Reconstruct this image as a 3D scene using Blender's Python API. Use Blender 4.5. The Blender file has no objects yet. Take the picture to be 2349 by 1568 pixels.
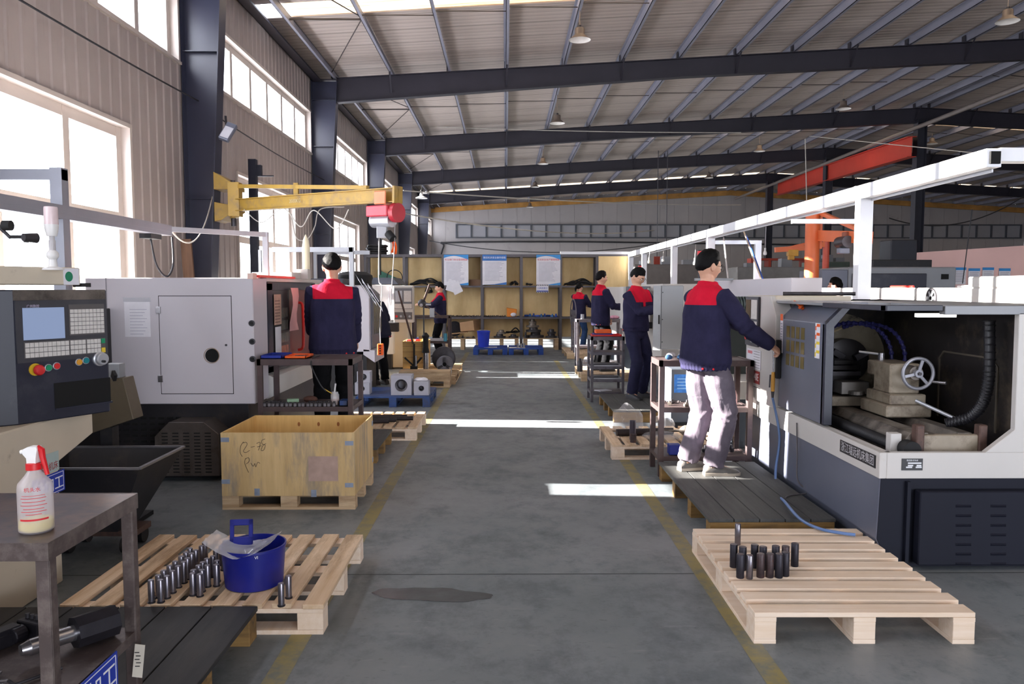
import bpy, bmesh, math, random
from math import pi, sin, cos, tan, atan, radians as RAD, hypot
from mathutils import Vector as V, Matrix, noise
random.seed(7)
SC = bpy.context.scene
COL = SC.collection
# ------------------------------------------------------------------ camera
H = 1.60; FPX = 1770.0; CX, CY = 1174.5, 784.0; VX, VY = 1160.0, 660.0
PIT = math.atan((CY - VY) / FPX); YAW = math.atan((CX - VX) / FPX * math.cos(PIT))
cd = bpy.data.cameras.new('camera'); cd.lens = FPX / 2349 * 36; cd.sensor_width = 36; cd.clip_end = 300
cam = bpy.data.objects.new('camera', cd); COL.objects.link(cam)
cam.location = (0, 0, H); cam.rotation_euler = (pi / 2 - PIT, 0, -YAW)
SC.camera = cam
_fw = V((sin(YAW) * cos(PIT), cos(YAW) * cos(PIT), -sin(PIT))); _rt = V((cos(YAW), -sin(YAW), 0)); _up = _rt.cross(_fw)
def _ray(x, y): return _fw + _rt * ((x - CX) / FPX) + _up * ((CY - y) / FPX)
def G(x, y, z=0.0):
    d = _ray(x, y); t = (z - H) / d.z; return V((d.x * t, d.y * t, z))
def D(x, y, Y):
    d = _ray(x, y); t = Y / d.y; return V((d.x * t, Y, H + d.z * t))
# ------------------------------------------------------------------ materials
def lin(c):
    return tuple(((v / 255) / 12.92 if v / 255 <= .04045 else ((v / 255 + .055) / 1.055) ** 2.4) for v in c) + (1,)
class NT:
    def __init__(s, name):
        s.m = bpy.data.materials.new(name); s.m.use_nodes = True; s.t = s.m.node_tree
        s.b = s.t.nodes.get('Principled BSDF'); s.out = s.t.nodes.get('Material Output')
    def n(s, k, **kw):
        x = s.t.nodes.new(k)
        for a, v in kw.items():
            if a.startswith('_'): x.inputs[a[1:].replace('_', ' ')].default_value = v
            else: setattr(x, a, v)
        return x
    def l(s, a, b): s.t.links.new(a, b)
    def co(s, which='Object', scale=(1, 1, 1)):
        tc = s.n('ShaderNodeTexCoord'); mp = s.n('ShaderNodeMapping'); mp.inputs['Scale'].default_value = scale
        s.l(tc.outputs[which], mp.inputs['Vector']); return mp.outputs['Vector']
    def noise(s, vec, scale, detail=4, rough=.6):
        x = s.n('ShaderNodeTexNoise'); x.inputs['Scale'].default_value = scale; x.inputs['Detail'].default_value = detail
        x.inputs['Roughness'].default_value = rough; s.l(vec, x.inputs['Vector']); return x.outputs['Fac']
    def ramp(s, fac, stops):
        r = s.n('ShaderNodeValToRGB'); e = r.color_ramp.elements
        while len(e) < len(stops): e.new(.5)
        for k, (p, c) in enumerate(stops): e[k].position = p; e[k].color = c
        s.l(fac, r.inputs['Fac']); return r.outputs['Color']
    def mix(s, f, a, b, mode='MIX'):
        x = s.n('ShaderNodeMix'); x.data_type = 'RGBA'; x.blend_type = mode
        for sock, v in ((x.inputs['Factor'], f), (x.inputs['A'], a), (x.inputs['B'], b)) if False else ((x.inputs[0], f), (x.inputs[6], a), (x.inputs[7], b)):
            if hasattr(v, 'node'): s.l(v, sock)
            else: sock.default_value = v
        return x.outputs[2]
    def math(s, op, a, b=0.0):
        x = s.n('ShaderNodeMath'); x.operation = op
        for i, v in enumerate((a, b)):
            if hasattr(v, 'node'): s.l(v, x.inputs[i])
            else: x.inputs[i].default_value = v
        return x.outputs[0]
    def bump(s, h, strength=.3, dist=.01):
        x = s.n('ShaderNodeBump'); x.inputs['Strength'].default_value = strength; x.inputs['Distance'].default_value = dist
        s.l(h, x.inputs['Height']); s.l(x.outputs['Normal'], s.b.inputs['Normal'])
    def base(s, c, rough=.5, metal=0.0, spec=.5):
        if hasattr(c, 'node'): s.l(c, s.b.inputs['Base Color'])
        else: s.b.inputs['Base Color'].default_value = c
        s.b.inputs['Roughness'].default_value = rough; s.b.inputs['Metallic'].default_value = metal
        s.b.inputs['Specular IOR Level'].default_value = spec
def sc_(c, f): return tuple(min(1, v * f) for v in c[:3]) + (1,)
_MC = {}
def M(name, c=None, rough=.5, metal=0.0, var=.12, vs=4.0, bump=0.0, bs=60.0, spec=.5, dirt=None, ds=3.0, dl=(.52, .72), stretch=(1, 1, 1)):
    """painted / plain surface with a slow tone variation, optional dirt blotches and fine bump"""
    if name in _MC: return _MC[name]
    n = NT(name); L = lin(c); v = n.co('Object', stretch)
    f = n.noise(v, vs)
    col = n.ramp(f, [(.3, sc_(L, 1 - var)), (.7, sc_(L, 1 + var))])
    if dirt:
        f2 = n.noise(v, ds, 8, .7); k = n.ramp(f2, [(dl[0], (0, 0, 0, 1)), (dl[1], (1, 1, 1, 1))])
        col = n.mix(k, col, lin(dirt))
    n.base(col, rough, metal, spec)
    if bump: n.bump(n.noise(v, bs, 3), bump, .004)
    _MC[name] = n.m; return n.m
def wood(name, c1, c2, axis=0, rough=.75, dirt=None, grain=28, spec=.3):
    if name in _MC: return _MC[name]
    n = NT(name); s = [grain, grain, grain]; s[axis] = 1.6
    v = n.co('Object', tuple(s)); f = n.noise(v, 1.0, 5, .65)
    w = n.noise(n.co('Object'), 2.2, 3)
    col = n.ramp(f, [(.25, lin(c2)), (.62, lin(c1))])
    col = n.mix(n.ramp(w, [(.4, (0, 0, 0, 1)), (.7, (.45, .45, .45, 1))]), col, sc_(lin(c2), .9))
    if dirt:
        sd = [5, 5, 5]; sd[axis] = .9; d = n.noise(n.co('Object', tuple(sd)), 1.3, 8, .72); col = n.mix(n.ramp(d, [(.5, (0, 0, 0, 1)), (.68, (.8, .8, .8, 1))]), col, lin(dirt))
    n.base(col, rough, 0, spec); n.bump(f, .25, .004)
    _MC[name] = n.m; return n.m
def emit(name, c, st):
    if name in _MC: return _MC[name]
    n = NT(name); n.base((0, 0, 0, 1)); n.b.inputs['Emission Color'].default_value = lin(c); n.b.inputs['Emission Strength'].default_value = st
    _MC[name] = n.m; return n.m
def sheer(name, c, alpha, rough=.15):
    """thin clear or milky sheet: part see-through, part glossy skin"""
    if name in _MC: return _MC[name]
    n = NT(name); t = n.n('ShaderNodeBsdfTransparent'); x = n.n('ShaderNodeMixShader'); x.inputs[0].default_value = alpha
    n.base(lin(c), rough, 0, .6); n.l(t.outputs[0], x.inputs[1]); n.l(n.b.outputs[0], x.inputs[2]); n.l(x.outputs[0], n.out.inputs['Surface'])
    _MC[name] = n.m; return n.m
# ------------------------------------------------------------------ mesh builder
class MB:
    def __init__(s): s.b = bmesh.new()
    def face(s, vs):
        try: s.b.faces.new([s.b.verts.new(p) for p in vs])
        except ValueError: pass
        return s
    def hexa(s, p):   # 8 points: bottom 4 ccw, top 4 ccw
        v = [s.b.verts.new(q) for q in p]
        for f in ((3, 2, 1, 0), (4, 5, 6, 7), (0, 1, 5, 4), (1, 2, 6, 5), (2, 3, 7, 6), (3, 0, 4, 7)): s.b.faces.new([v[i] for i in f])
        return s
    def box(s, x0, x1, y0, y1, z0, z1):
        return s.hexa([(x0, y0, z0), (x1, y0, z0), (x1, y1, z0), (x0, y1, z0), (x0, y0, z1), (x1, y0, z1), (x1, y1, z1), (x0, y1, z1)])
    def cb(s, c, d, R=None):   # centred box with optional rotation matrix
        h = [q / 2 for q in d]; pts = []
        for z in (-1, 1):
            for x, y in ((-1, -1), (1, -1), (1, 1), (-1, 1)):
                q = V((x * h[0], y * h[1], z * h[2])); q = R @ q if R else q; pts.append(V(c) + q)
        return s.hexa(pts)
    def bar(s, p, q, w, h=None, up=(0, 0, 1)):
        p, q = V(p), V(q); h = h or w; d = (q - p).normalized(); u = V(up)
        if abs(d.dot(u)) > .98: u = V((0, 1, 0))
        r = d.cross(u).normalized(); u = r.cross(d).normalized(); a, b = r * w / 2, u * h / 2
        return s.hexa([p - a - b, p + a - b, q + a - b, q - a - b, p - a + b, p + a + b, q + a + b, q - a + b])
    def rings(s, rings, cap=True, close=True):
        R = [[s.b.verts.new(p) for p in r] for r in rings]
        for a, b in zip(R, R[1:]):
            n = len(a)
            for i in range(n if close else n - 1):
                try: s.b.faces.new((a[i], a[(i + 1) % n], b[(i + 1) % n], b[i]))
                except ValueError: pass
        if cap and close:
            try: s.b.faces.new(list(reversed(R[0]))); s.b.faces.new(R[-1])
            except ValueError: pass
        return s
    def cyl(s, p, q, r, r2=None, n=16, cap=True):
        p, q = V(p), V(q); d = (q - p).normalized(); a = d.orthogonal().normalized(); b = d.cross(a); r2 = r if r2 is None else r2
        f = lambda c, k: [c + (a * cos(2 * pi * i / n) + b * sin(2 * pi * i / n)) * k for i in range(n)]
        return s.rings([f(p, r), f(q, r2)], cap)
    def lathe(s, prof, c=(0, 0, 0), axis=(0, 0, 1), n=24, cap=True):
        d = V(axis).normalized(); a = d.orthogonal().normalized(); b = d.cross(a); c = V(c)
        return s.rings([[c + d * z + (a * cos(2 * pi * i / n) + b * sin(2 * pi * i / n)) * max(r, .0004) for i in range(n)] for r, z in prof], cap)
    def tube(s, pts, r, n=8, closed=False):
        pts = [V(p) for p in pts]; R = []; a = None; m = len(pts)
        for i, p in enumerate(pts):
            d = (pts[(i + 1) % m] - pts[i - 1]) if closed else (pts[min(i + 1, m - 1)] - pts[max(i - 1, 0)])
            d.normalize()
            a = d.orthogonal().normalized() if a is None else (a - d * a.dot(d)).normalized()
            b = d.cross(a); k = r[i] if isinstance(r, (list, tuple)) else r
            R.append([p + (a * cos(2 * pi * j / n) + b * sin(2 * pi * j / n)) * k for j in range(n)])
        if closed: R.append(R[0]); return s.rings(R, False)
        return s.rings(R)
    def sph(s, c, r, n=16, sq=(1, 1, 1)):
        m = n // 2; c = V(c)
        return s.rings([[c + V((cos(2 * pi * i / n) * sin(pi * j / m) * r * sq[0], sin(2 * pi * i / n) * sin(pi * j / m) * r * sq[1], -cos(pi * j / m) * r * sq[2])) for i in range(n)] for j in range(0, m + 1)] if False else
                       [[c + V((cos(2 * pi * i / n) * max(sin(pi * j / m), .01) * r * sq[0], sin(2 * pi * i / n) * max(sin(pi * j / m), .01) * r * sq[1], -cos(pi * j / m) * r * sq[2])) for i in range(n)] for j in range(m + 1)])
    def prism(s, poly, axis, a, b):   # poly in the two remaining axes (in x,y,z order), swept along axis from a to b
        def mk(u, v, w): return {0: (w, u, v), 1: (u, w, v), 2: (u, v, w)}[axis]
        return s.rings([[mk(u, v, a) for u, v in poly], [mk(u, v, b) for u, v in poly]])
    def torus(s, c, R, r, axis=(0, 0, 1), n=32, k=10):
        d = V(axis).normalized(); a = d.orthogonal().normalized(); b = d.cross(a); c = V(c)
        return s.tube([c + (a * cos(2 * pi * i / n) + b * sin(2 * pi * i / n)) * R for i in range(n)], r, k, True)
    def merge(s, me, mx=None):
        b2 = bmesh.new(); b2.from_mesh(me)
        if mx: b2.transform(mx)
        t = bpy.data.meshes.new('t'); b2.to_mesh(t); b2.free(); s.b.from_mesh(t); bpy.data.meshes.remove(t); return s
    def xf(s, mx): s.b.transform(mx); return s
    def build(s, name, m, parent=None, smooth=True, bev=0.0, local=False, ang=38):
        bmesh.ops.recalc_face_normals(s.b, faces=s.b.faces)
        if bev:
            ed = [e for e in s.b.edges if len(e.link_faces) == 2 and e.calc_face_angle(0) > .5]
            if ed: bmesh.ops.bevel(s.b, geom=ed, offset=bev, offset_type='OFFSET', segments=1, profile=.5, affect='EDGES', clamp_overlap=True)
        me = bpy.data.meshes.new(name); s.b.to_mesh(me); s.b.free()
        for mm in (m if isinstance(m, (list, tuple)) else [m]): me.materials.append(mm)
        o = bpy.data.objects.new(name, me)
        if parent is not None:
            o.parent = parent
            if not local: me.transform(Matrix.Translation(-worldloc(parent)))
        else:
            if not local:
                xs = [v.co for v in me.vertices]
                c = V(((min(p.x for p in xs) + max(p.x for p in xs)) / 2, (min(p.y for p in xs) + max(p.y for p in xs)) / 2, min(p.z for p in xs)))
                me.transform(Matrix.Translation(-c)); o.location = c
        if smooth:
            me.polygons.foreach_set('use_smooth', [True] * len(me.polygons)); me.set_sharp_from_angle(angle=RAD(ang))
        COL.objects.link(o); return o
def worldloc(o):
    v = V((0, 0, 0))
    while o is not None: v = v + o.location; o = o.parent
    return v
def tag(o, label, cat, group=None, kind=None):
    o['label'] = label; o['category'] = cat
    if group: o['group'] = group
    if kind: o['kind'] = kind
    return o
def struct(o): o['kind'] = 'structure'; return o
def thing(name, label, cat, loc=(0, 0, 0), group=None):
    o = bpy.data.objects.new(name, None); o.empty_display_size = .1; COL.objects.link(o); o.location = loc
    return tag(o, label, cat, group)
def dup(root, loc, rz=0.0, label=None, group=None):
    r = root.copy(); COL.objects.link(r); r.location = loc; r.rotation_euler = (0, 0, rz)
    if label: r['label'] = label
    if group: r['group'] = group
    for ch in list(root.children):
        c = ch.copy(); COL.objects.link(c); c.parent = r
        for g in list(ch.children):
            d = g.copy(); COL.objects.link(d); d.parent = c
    return r
def text_me(body, size, ext=.001, align='CENTER'):
    c = bpy.data.curves.new('t', 'FONT'); c.body = body; c.size = size; c.align_x = align; c.align_y = 'CENTER'; c.extrude = ext; c.resolution_u = 3
    o = bpy.data.objects.new('t', c); COL.objects.link(o)
    me = bpy.data.meshes.new_from_object(o.evaluated_get(bpy.context.evaluated_depsgraph_get()))
    bpy.data.objects.remove(o); bpy.data.curves.remove(c); return me
def frame_mx(o, x, y):   # matrix with origin o, x-axis x, y-axis y
    x = V(x).normalized(); y = V(y); y = (y - x * x.dot(y)).normalized(); z = x.cross(y)
    return Matrix(((x.x, y.x, z.x, o[0]), (x.y, y.y, z.y, o[1]), (x.z, y.z, z.z, o[2]), (0, 0, 0, 1)))
def text_on(mb, body, size, o, x, y, squash=1.0, ext=.001):
    me = text_me(body, size, ext); mb.merge(me, frame_mx(o, x, y) @ Matrix.Diagonal((squash, 1, 1, 1))); bpy.data.meshes.remove(me); return mb
def RZ(a): return Matrix.Rotation(a, 3, 'Z')
def spline(pts, n=8):
    pts = [V(p) for p in pts]; out = []; P = [pts[0]] + pts + [pts[-1]]
    for i in range(1, len(P) - 2):
        for k in range(n):
            t = k / n; a, b, c, d = P[i - 1], P[i], P[i + 1], P[i + 2]
            out.append(.5 * ((2 * b) + (c - a) * t + (2 * a - 5 * b + 4 * c - d) * t * t + (3 * b - a - 3 * c + d) * t ** 3))
    out.append(pts[-1]); return out
def sag(p, q, s, n=14):
    p, q = V(p), V(q); return [p.lerp(q, i / n) - V((0, 0, 4 * s * (i / n) * (1 - i / n))) for i in range(n + 1)]
# ================================================================== SHELL
XW = -4.68; YB = 49.0; YR = -9.0; XR = 32.9; XM = 14.07
COLY = [-3.5, 4.0, 11.5, 19.0, 26.5, 34.0, 41.5]
def zr(x): return (6.62 + .058 * (x + 4.04)) if x <= XM else (6.62 + .058 * (XM + 4.04) - .058 * (x - XM))   # top of the rafters
ZP = .24
# ---- materials of the building
def m_floor():
    n = NT('floor_paint'); v = n.co('Object')
    a = n.noise(v, .55, 6, .62); b = n.noise(n.co('Object', (1, .8, 1)), 3.5, 8, .72); c = n.noise(n.co('Object', (1, 2.2, 1)), 16, 5, .7)
    col = n.ramp(a, [(.3, lin((100, 108, 112))), (.55, lin((121, 126, 130))), (.75, lin((138, 140, 144)))])
    col = n.mix(n.ramp(b, [(.48, (0, 0, 0, 1)), (.72, (.85, .85, .85, 1))]), col, lin((80, 87, 91)))
    col = n.mix(n.ramp(c, [(.6, (0, 0, 0, 1)), (.75, (.75, .75, .75, 1))]), col, lin((64, 71, 75)))
    d = n.noise(n.co('Object', (.6, 3, 1)), 5, 6, .7)
    col = n.mix(n.ramp(d, [(.62, (0, 0, 0, 1)), (.8, (.6, .6, .6, 1))]), col, lin((160, 160, 163)))
    n.base(col, .42, 0, .45); r = n.ramp(b, [(.3, (.34,) * 3 + (1,)), (.7, (.6,) * 3 + (1,))]); n.l(r, n.b.inputs['Roughness'])
    n.bump(c, .08, .003); return n.m
def m_line():
    n = NT('lane_paint'); v = n.co('Object'); b = n.noise(v, 5, 8, .75)
    col = n.ramp(b, [(.44, lin((140, 128, 82))), (.6, lin((108, 110, 100)))]); n.base(col, .5); return n.m
def m_ceiling():
    n = NT('roof_sheet'); v = n.co('Object')
    w = n.n('ShaderNodeTexWave'); w.wave_type = 'BANDS'; w.bands_direction = 'Y'; w.inputs['Scale'].default_value = 1.55; w.inputs['Distortion'].default_value = 0
    n.l(v, w.inputs['Vector'])
    w2 = n.n('ShaderNodeTexWave'); w2.bands_direction = 'Y'; w2.inputs['Scale'].default_value = .36; n.l(v, w2.inputs['Vector'])
    a = n.noise(n.co('Object', (.3, 2, 1)), 1.2, 4)
    col = n.ramp(a, [(.3, lin((180, 166, 157))), (.7, lin((194, 180, 171)))])
    col = n.mix(n.ramp(w.outputs['Fac'], [(.0, (.5, .5, .5, 1)), (.14, (0, 0, 0, 1))]), col, lin((132, 121, 114)))
    col = n.mix(n.ramp(w2.outputs['Fac'], [(.0, (.6, .6, .6, 1)), (.015, (0, 0, 0, 1))]), col, lin((118, 108, 98)))
    n.base(col, .6, 0, .3); n.bump(w.outputs['Fac'], .35, .02); return n.m
def m_wall():
    n = NT('wall_sheet'); v = n.co('Object'); a = n.noise(v, .8, 4)
    col = n.ramp(a, [(.3, lin((158, 146, 142))), (.7, lin((172, 160, 155)))])
    s = n.noise(n.co('Object', (1, 6, .7)), 1.6, 8, .75); col = n.mix(n.ramp(s, [(.56, (0, 0, 0, 1)), (.8, (.6, .6, .6, 1))]), col, lin((122, 108, 98)))
    n.base(col, .5, 0, .35); return n.m
MF, MLN, MCE, MWL = m_floor(), m_line(), m_ceiling(), m_wall()
M_back = M('back_wall_sheet', (166, 161, 161), .6, 0, .06, .6, dirt=(120, 112, 104), ds=.9, dl=(.6, .85))
M_white = M('window_pvc', (196, 184, 176), .4, 0, .05, 2)
M_glass = sheer('window_glass', (245, 248, 255), .10, .08)
M_col = M('column_paint', (52, 54, 72), .34, 0, .1, 1.5, dirt=(70, 66, 66), ds=2, dl=(.62, .8), spec=.6)
M_raf = M('rafter_paint', (48, 45, 54), .5, 0, .12, 1.5, spec=.4)
M_pur = M('purlin_zinc', (140, 140, 154), .45, .15, .12, 1.0, spec=.4)
def m_sky():
    n = NT('skylight_fibreglass'); tr = n.n('ShaderNodeBsdfTranslucent'); v = n.co('Object', (.25, 9, 1)); f = n.noise(v, 1.0, 5, .7)
    col = n.ramp(f, [(.35, lin((82, 62, 42))), (.62, lin((142, 130, 110)))]); n.l(col, tr.inputs['Color'])
    n.base(lin((200, 180, 150)), .5); x = n.n('ShaderNodeMixShader'); x.inputs[0].default_value = .25
    n.l(tr.outputs[0], x.inputs[1]); n.l(n.b.outputs[0], x.inputs[2]); n.l(x.outputs[0], n.out.inputs['Surface']); return n.m
M_sky = m_sky()
# ---- floor
fl = struct(MB().box(XW - .2, XR, YR, YB, -.2, 0).build('floor', MF, smooth=False)); tag(fl, 'worn grey-green painted concrete workshop floor', 'floor', kind='structure')
for nm, xc, y0, y1 in (('lane_marking', -.945, -1, 19.2), ('lane_marking', 1.105, -1, 17.0)):
    MB().face([(xc - .048, y0, .0012), (xc + .048, y0, .0012), (xc + .048, y1, .0012), (xc - .048, y1, .0012)]).build('lane_marking', MLN, fl, False)
st = MB(); pts = []
for i in range(40):
    a = 2 * pi * i / 40; c0, c1 = G(905, 1358), G(1075, 1368)
    c = c0.lerp(c1, .5 + .5 * cos(a)); k = 1 + .35 * noise.noise(V((cos(a) * 2, sin(a) * 2, 3)))
    pts.append((c.x + .12 * cos(a) * k, c.y + .085 * sin(a) * k, .0016))
st.face(pts).build('wet_stain', M('wet_floor', (74, 78, 80), .2, 0, .2, 9), fl, False)
M_joint = M('floor_joint', (60, 64, 66), .7)
for y in (4.22, 10.6, 17.0): MB().face([(-4.6, y, .001), (8, y, .001), (8, y + .008, .001), (-4.6, y + .008, .001)]).build('floor_joint', M_joint, fl, False)
# ---- left wall with ribs, openings cut for the windows
LWZ, UWZ = (.95, 3.57), (4.82, 5.78)
LOW = [(7.95 + 7.5 * k - 1.82, 7.95 + 7.5 * k + 1.80) for k in (-2, -1, 0, 1, 2, 3, 4, 5)]; LOW[0] = (LOW[0][0] , LOW[0][1])
UPP = [(a + .22, b - .22) for a, b in zip(COLY, COLY[1:] + [YB])]
br = set([YR, YB]); [br.update(w) for w in LOW + UPP]
y = YR + .1
while y < YB - .1: br.update((round(y, 3), round(y + .022, 3), round(y + .055, 3), round(y + .077, 3))); y += .24
br = sorted(br)
def rx(y):
    t = ((y - YR - .1) % .24)
    return XW + (.014 if .015 < t < .065 else 0.0)
zb = [-.0, LWZ[0], LWZ[1], UWZ[0], UWZ[1], 7.0]
w = MB(); G2 = {}
def gv(i, j):
    if (i, j) not in G2: G2[(i, j)] = w.b.verts.new((rx(br[i]), br[i], zb[j]))
    return G2[(i, j)]
for i in range(len(br) - 1):
    m_ = (br[i] + br[i + 1]) / 2
    for j in range(5):
        if j == 1 and any(a < m_ < b for a, b in LOW): continue
        if j == 3 and any(a < m_ < b for a, b in UPP): continue
        w.b.faces.new((gv(i, j), gv(i + 1, j), gv(i + 1, j + 1), gv(i, j + 1)))
wl = w.build('wall_left', MWL, smooth=False); tag(wl, 'beige ribbed sheet-metal wall with two bands of windows', 'wall', kind='structure')
nwin = [0]
def window(y0, y1, z0, z1, nx, zt=None, fw=.12, lab=''):
    """white frame set back in the wall, its reveal, sill and panes"""
    nwin[0] += 1; xo = XW - .16
    f = MB()
    for a, b in ((z0, z0 + fw), (z1 - fw, z1)) + (((zt - .06, zt + .06),) if zt else ()): f.box(xo, xo + .07, y0, y1, a, b)
    for i in range(nx + 1):
        yy = y0 + (y1 - y0) * i / nx; yy = min(max(yy, y0 + fw / 2), y1 - fw / 2); f.box(xo - .002, xo + .075, yy - fw / 2, yy + fw / 2, z0, z1)
    if zt:   # inner sashes of the lower row
        for i in range(nx):
            a = y0 + (y1 - y0) * i / nx + fw / 2; b = y0 + (y1 - y0) * (i + 1) / nx - fw / 2
            for q in (a, b - .035): f.box(xo + .01, xo + .06, q, q + .035, z0, zt)
    o = f.build('window_%d' % nwin[0], M_white, smooth=False); tag(o, lab, 'window', kind='structure')
    r = MB(); r.box(xo + .07, XW + .035, y0 - .05, y1 + .05, z1, z1 + .05); r.box(xo + .07, XW + .03, y0 - .05, y0, z0, z1); r.box(xo + .07, XW + .03, y1, y1 + .05, z0, z1)
    r.build('window_reveal', M_white, o, False)
    MB().box(xo + .07, XW + .05, y0 - .05, y1 + .05, z0 - .04, z0).build('window_sill', M_white, o, False)
    for i in range(nx):
        a = y0 + (y1 - y0) * i / nx; b = y0 + (y1 - y0) * (i + 1) / nx
        for c, d in (((z0, zt), (zt, z1)) if zt else ((z0, z1),)):
            MB().face([(xo + .03, a, c), (xo + .03, b, c), (xo + .03, b, d), (xo + .03, a, d)]).build('pane', M_glass, o, False)
ordn = ['first', 'second', 'third', 'fourth', 'fifth', 'sixth', 'seventh', 'eighth']
for k, (a, b) in enumerate(LOW): window(a, b, LWZ[0], LWZ[1], 3, 2.47, lab='tall lower window of three bays in the left wall, %s one along the hall' % ordn[k])
for k, (a, b) in enumerate(UPP): window(a, b, UWZ[0], UWZ[1], 7, None, .11, lab='high strip window under the left eave, %s one along the hall' % ordn[k])
# ---- columns
def column(y, x0=XW + .02, lab=''):
    m = MB(); zt = 6.55; xi = lambda z: -4.42 + .056 * z
    m.hexa([(x0, y - .006, 0), (xi(0), y - .006, 0), (xi(0), y + .006, 0), (x0, y + .006, 0), (x0, y - .006, zt), (xi(zt), y - .006, zt), (xi(zt), y + .006, zt), (x0, y + .006, zt)])
    for a in (0, .012): pass
    m.hexa([(xi(0), y - .13, 0), (xi(0) + .016, y - .13, 0), (xi(0) + .016, y + .13, 0), (xi(0), y + .13, 0), (xi(zt), y - .13, zt), (xi(zt) + .016, y - .13, zt), (xi(zt) + .016, y + .13, zt), (xi(zt), y + .13, zt)])
    m.box(x0, x0 + .014, y - .13, y + .13, 0, zt)
    for z in (2.9, 5.0, 6.1): m.box(x0, xi(z), y - .1, y + .1, z - .006, z + .006)
    m.box(x0 - .0, xi(0) + .08, y - .18, y + .18, 0, .02)
    o = m.build('column', M_col, smooth=False); tag(o, lab, 'column', kind='structure')
for k, y in enumerate(COLY): column(y, lab='dark blue steel column on the left window wall, ' + ordn[k] + ' along the hall')
M_icol = M('inner_column_paint', (50, 50, 60), .5)
for k, y in enumerate(COLY[3:]):
    m = MB(); zt = zr(XM) - .4
    m.box(XM - .16, XM - .145, y - .15, y + .15, 0, zt).box(XM + .145, XM + .16, y - .15, y + .15, 0, zt).box(XM - .145, XM + .145, y - .006, y + .006, 0, zt)
    tag(m.build('column', M_icol, smooth=False), 'dark steel column under the roof ridge in mid hall, %s one from the camera' % ordn[k], 'column', kind='structure')
# ---- roof: sheeting, skylights, rafters, purlins, tie rods
SKY = [(14.72, 15.45), (28.8, 29.75), (42.6, 43.5), (1.0, 1.8)]
ys = sorted([YR, YB] + [q for s_ in SKY for q in s_]); zz = lambda x: zr(x) + ZP
m = MB()
for a, b in zip(ys, ys[1:]):
    if (a, b) in SKY: continue
    for xa, xb in ((XW - .25, XM), (XM, XR)):
        m.hexa([(xa, a, zz(xa)), (xb, a, zz(xb)), (xb, b, zz(xb)), (xa, b, zz(xa)), (xa, a, zz(xa) + .05), (xb, a, zz(xb) + .05), (xb, b, zz(xb) + .05), (xa, b, zz(xa) + .05)])
ce = m.build('ceiling', MCE, smooth=False); tag(ce, 'pale ribbed roof sheeting on grey purlins and dark rafters', 'ceiling', kind='structure')
for a, b in SKY:
    m = MB()
    for xa, xb in ((XW + .5, XM), (XM, XR - .5)): m.face([(xa, a, zz(xa) + .02), (xb, a, zz(xb) + .02), (xb, b, zz(xb) + .02), (xa, b, zz(xa) + .02)])
    m.build('skylight', M_sky, ce, False)
def ibeam(m, p, q, d0, d1, w=.2, t=.014):
    p, q = V(p), V(q); dz = V((0, 0, 1)); y = V((0, 1, 0))
    for a, b, c, d in ((p, q, t, t), (p - dz * (d0 - t), q - dz * (d1 - t), t, t)):
        m.hexa([a - y * w / 2 - dz * t, b - y * w / 2 - dz * t, b + y * w / 2 - dz * t, a + y * w / 2 - dz * t, a - y * w / 2, b - y * w / 2, b + y * w / 2, a + y * w / 2])
    h = y * .005; m.hexa([p - h - dz * d0, q - h - dz * d1, q + h - dz * d1, p + h - dz * d0, p - h, q - h, q + h, p + h])
PX = [.02 + 1.385 * k for k in range(-3, 11)] + [XM + .3 + 1.385 * k for k in range(0, 14)]
for y in COLY:
    m = MB(); x0 = -4.06
    ibeam(m, (x0, y, zr(x0)), (4.2, y, zr(4.2)), .58, .44); ibeam(m, (4.2, y, zr(4.2)), (XM, y, zr(XM)), .44, .5)
    ibeam(m, (XM, y, zr(XM)), (XR, y, zr(XR)), .5, .44)
    for k, x in enumerate(PX):   # flange braces and purlin cleats
        m.box(x - .05, x - .035, y - .07, y + .07, zr(x), zr(x) + .16)
        if k % 2 == 1: m.bar((x, y - .02, zr(x) - .42), (x + .02, y - .42, zr(x) + .06), .035, .012)
    m.box(XW, x0 + .02, y - .1, y + .1, zr(XW) - .012, zr(XW))
    m.build('rafter', M_raf, ce, False)
for x in PX:
    MB().box(x - .012, x, YR, YB, zr(x), zr(x) + .2).box(x - .012, x + .055, YR, YB, zr(x), zr(x) + .012).box(x - .06, x, YR, YB, zr(x) + .185, zr(x) + .197).build('purlin', M_pur, ce, False)
m = MB(); x = -4.62
m.box(x, x + .2, YR, YB, zr(-4.6) - .05, zr(-4.6) - .03).box(x, x + .014, YR, YB, zr(-4.6) - .05, zr(-4.6) + .2).build('eave_beam', M_raf, ce, False)
m = MB()
for y0, y1 in zip(COLY, COLY[1:] + [YB]):
    for fr in (.14, .5):
        yy = y0 + (y1 - y0) * fr
        for k, (a, b) in enumerate(zip(PX, PX[1:])):
            m.bar((a, yy - .06, zr(a) + .11), (b, yy + .06, zr(b) + .07), .03 if k == 0 else .016)
    m.bar((PX[0], y0 + .2, zr(PX[0]) + .1), (PX[1], (y0 + y1) / 2, zr(PX[1]) + .08), .016); m.bar((PX[0], y1 - .2, zr(PX[0]) + .1), (PX[1], (y0 + y1) / 2, zr(PX[1]) + .08), .016)
m.build('tie_rods', M('rod_dark', (62, 54, 52), .6), ce, False)['kind'] = 'stuff'
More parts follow.
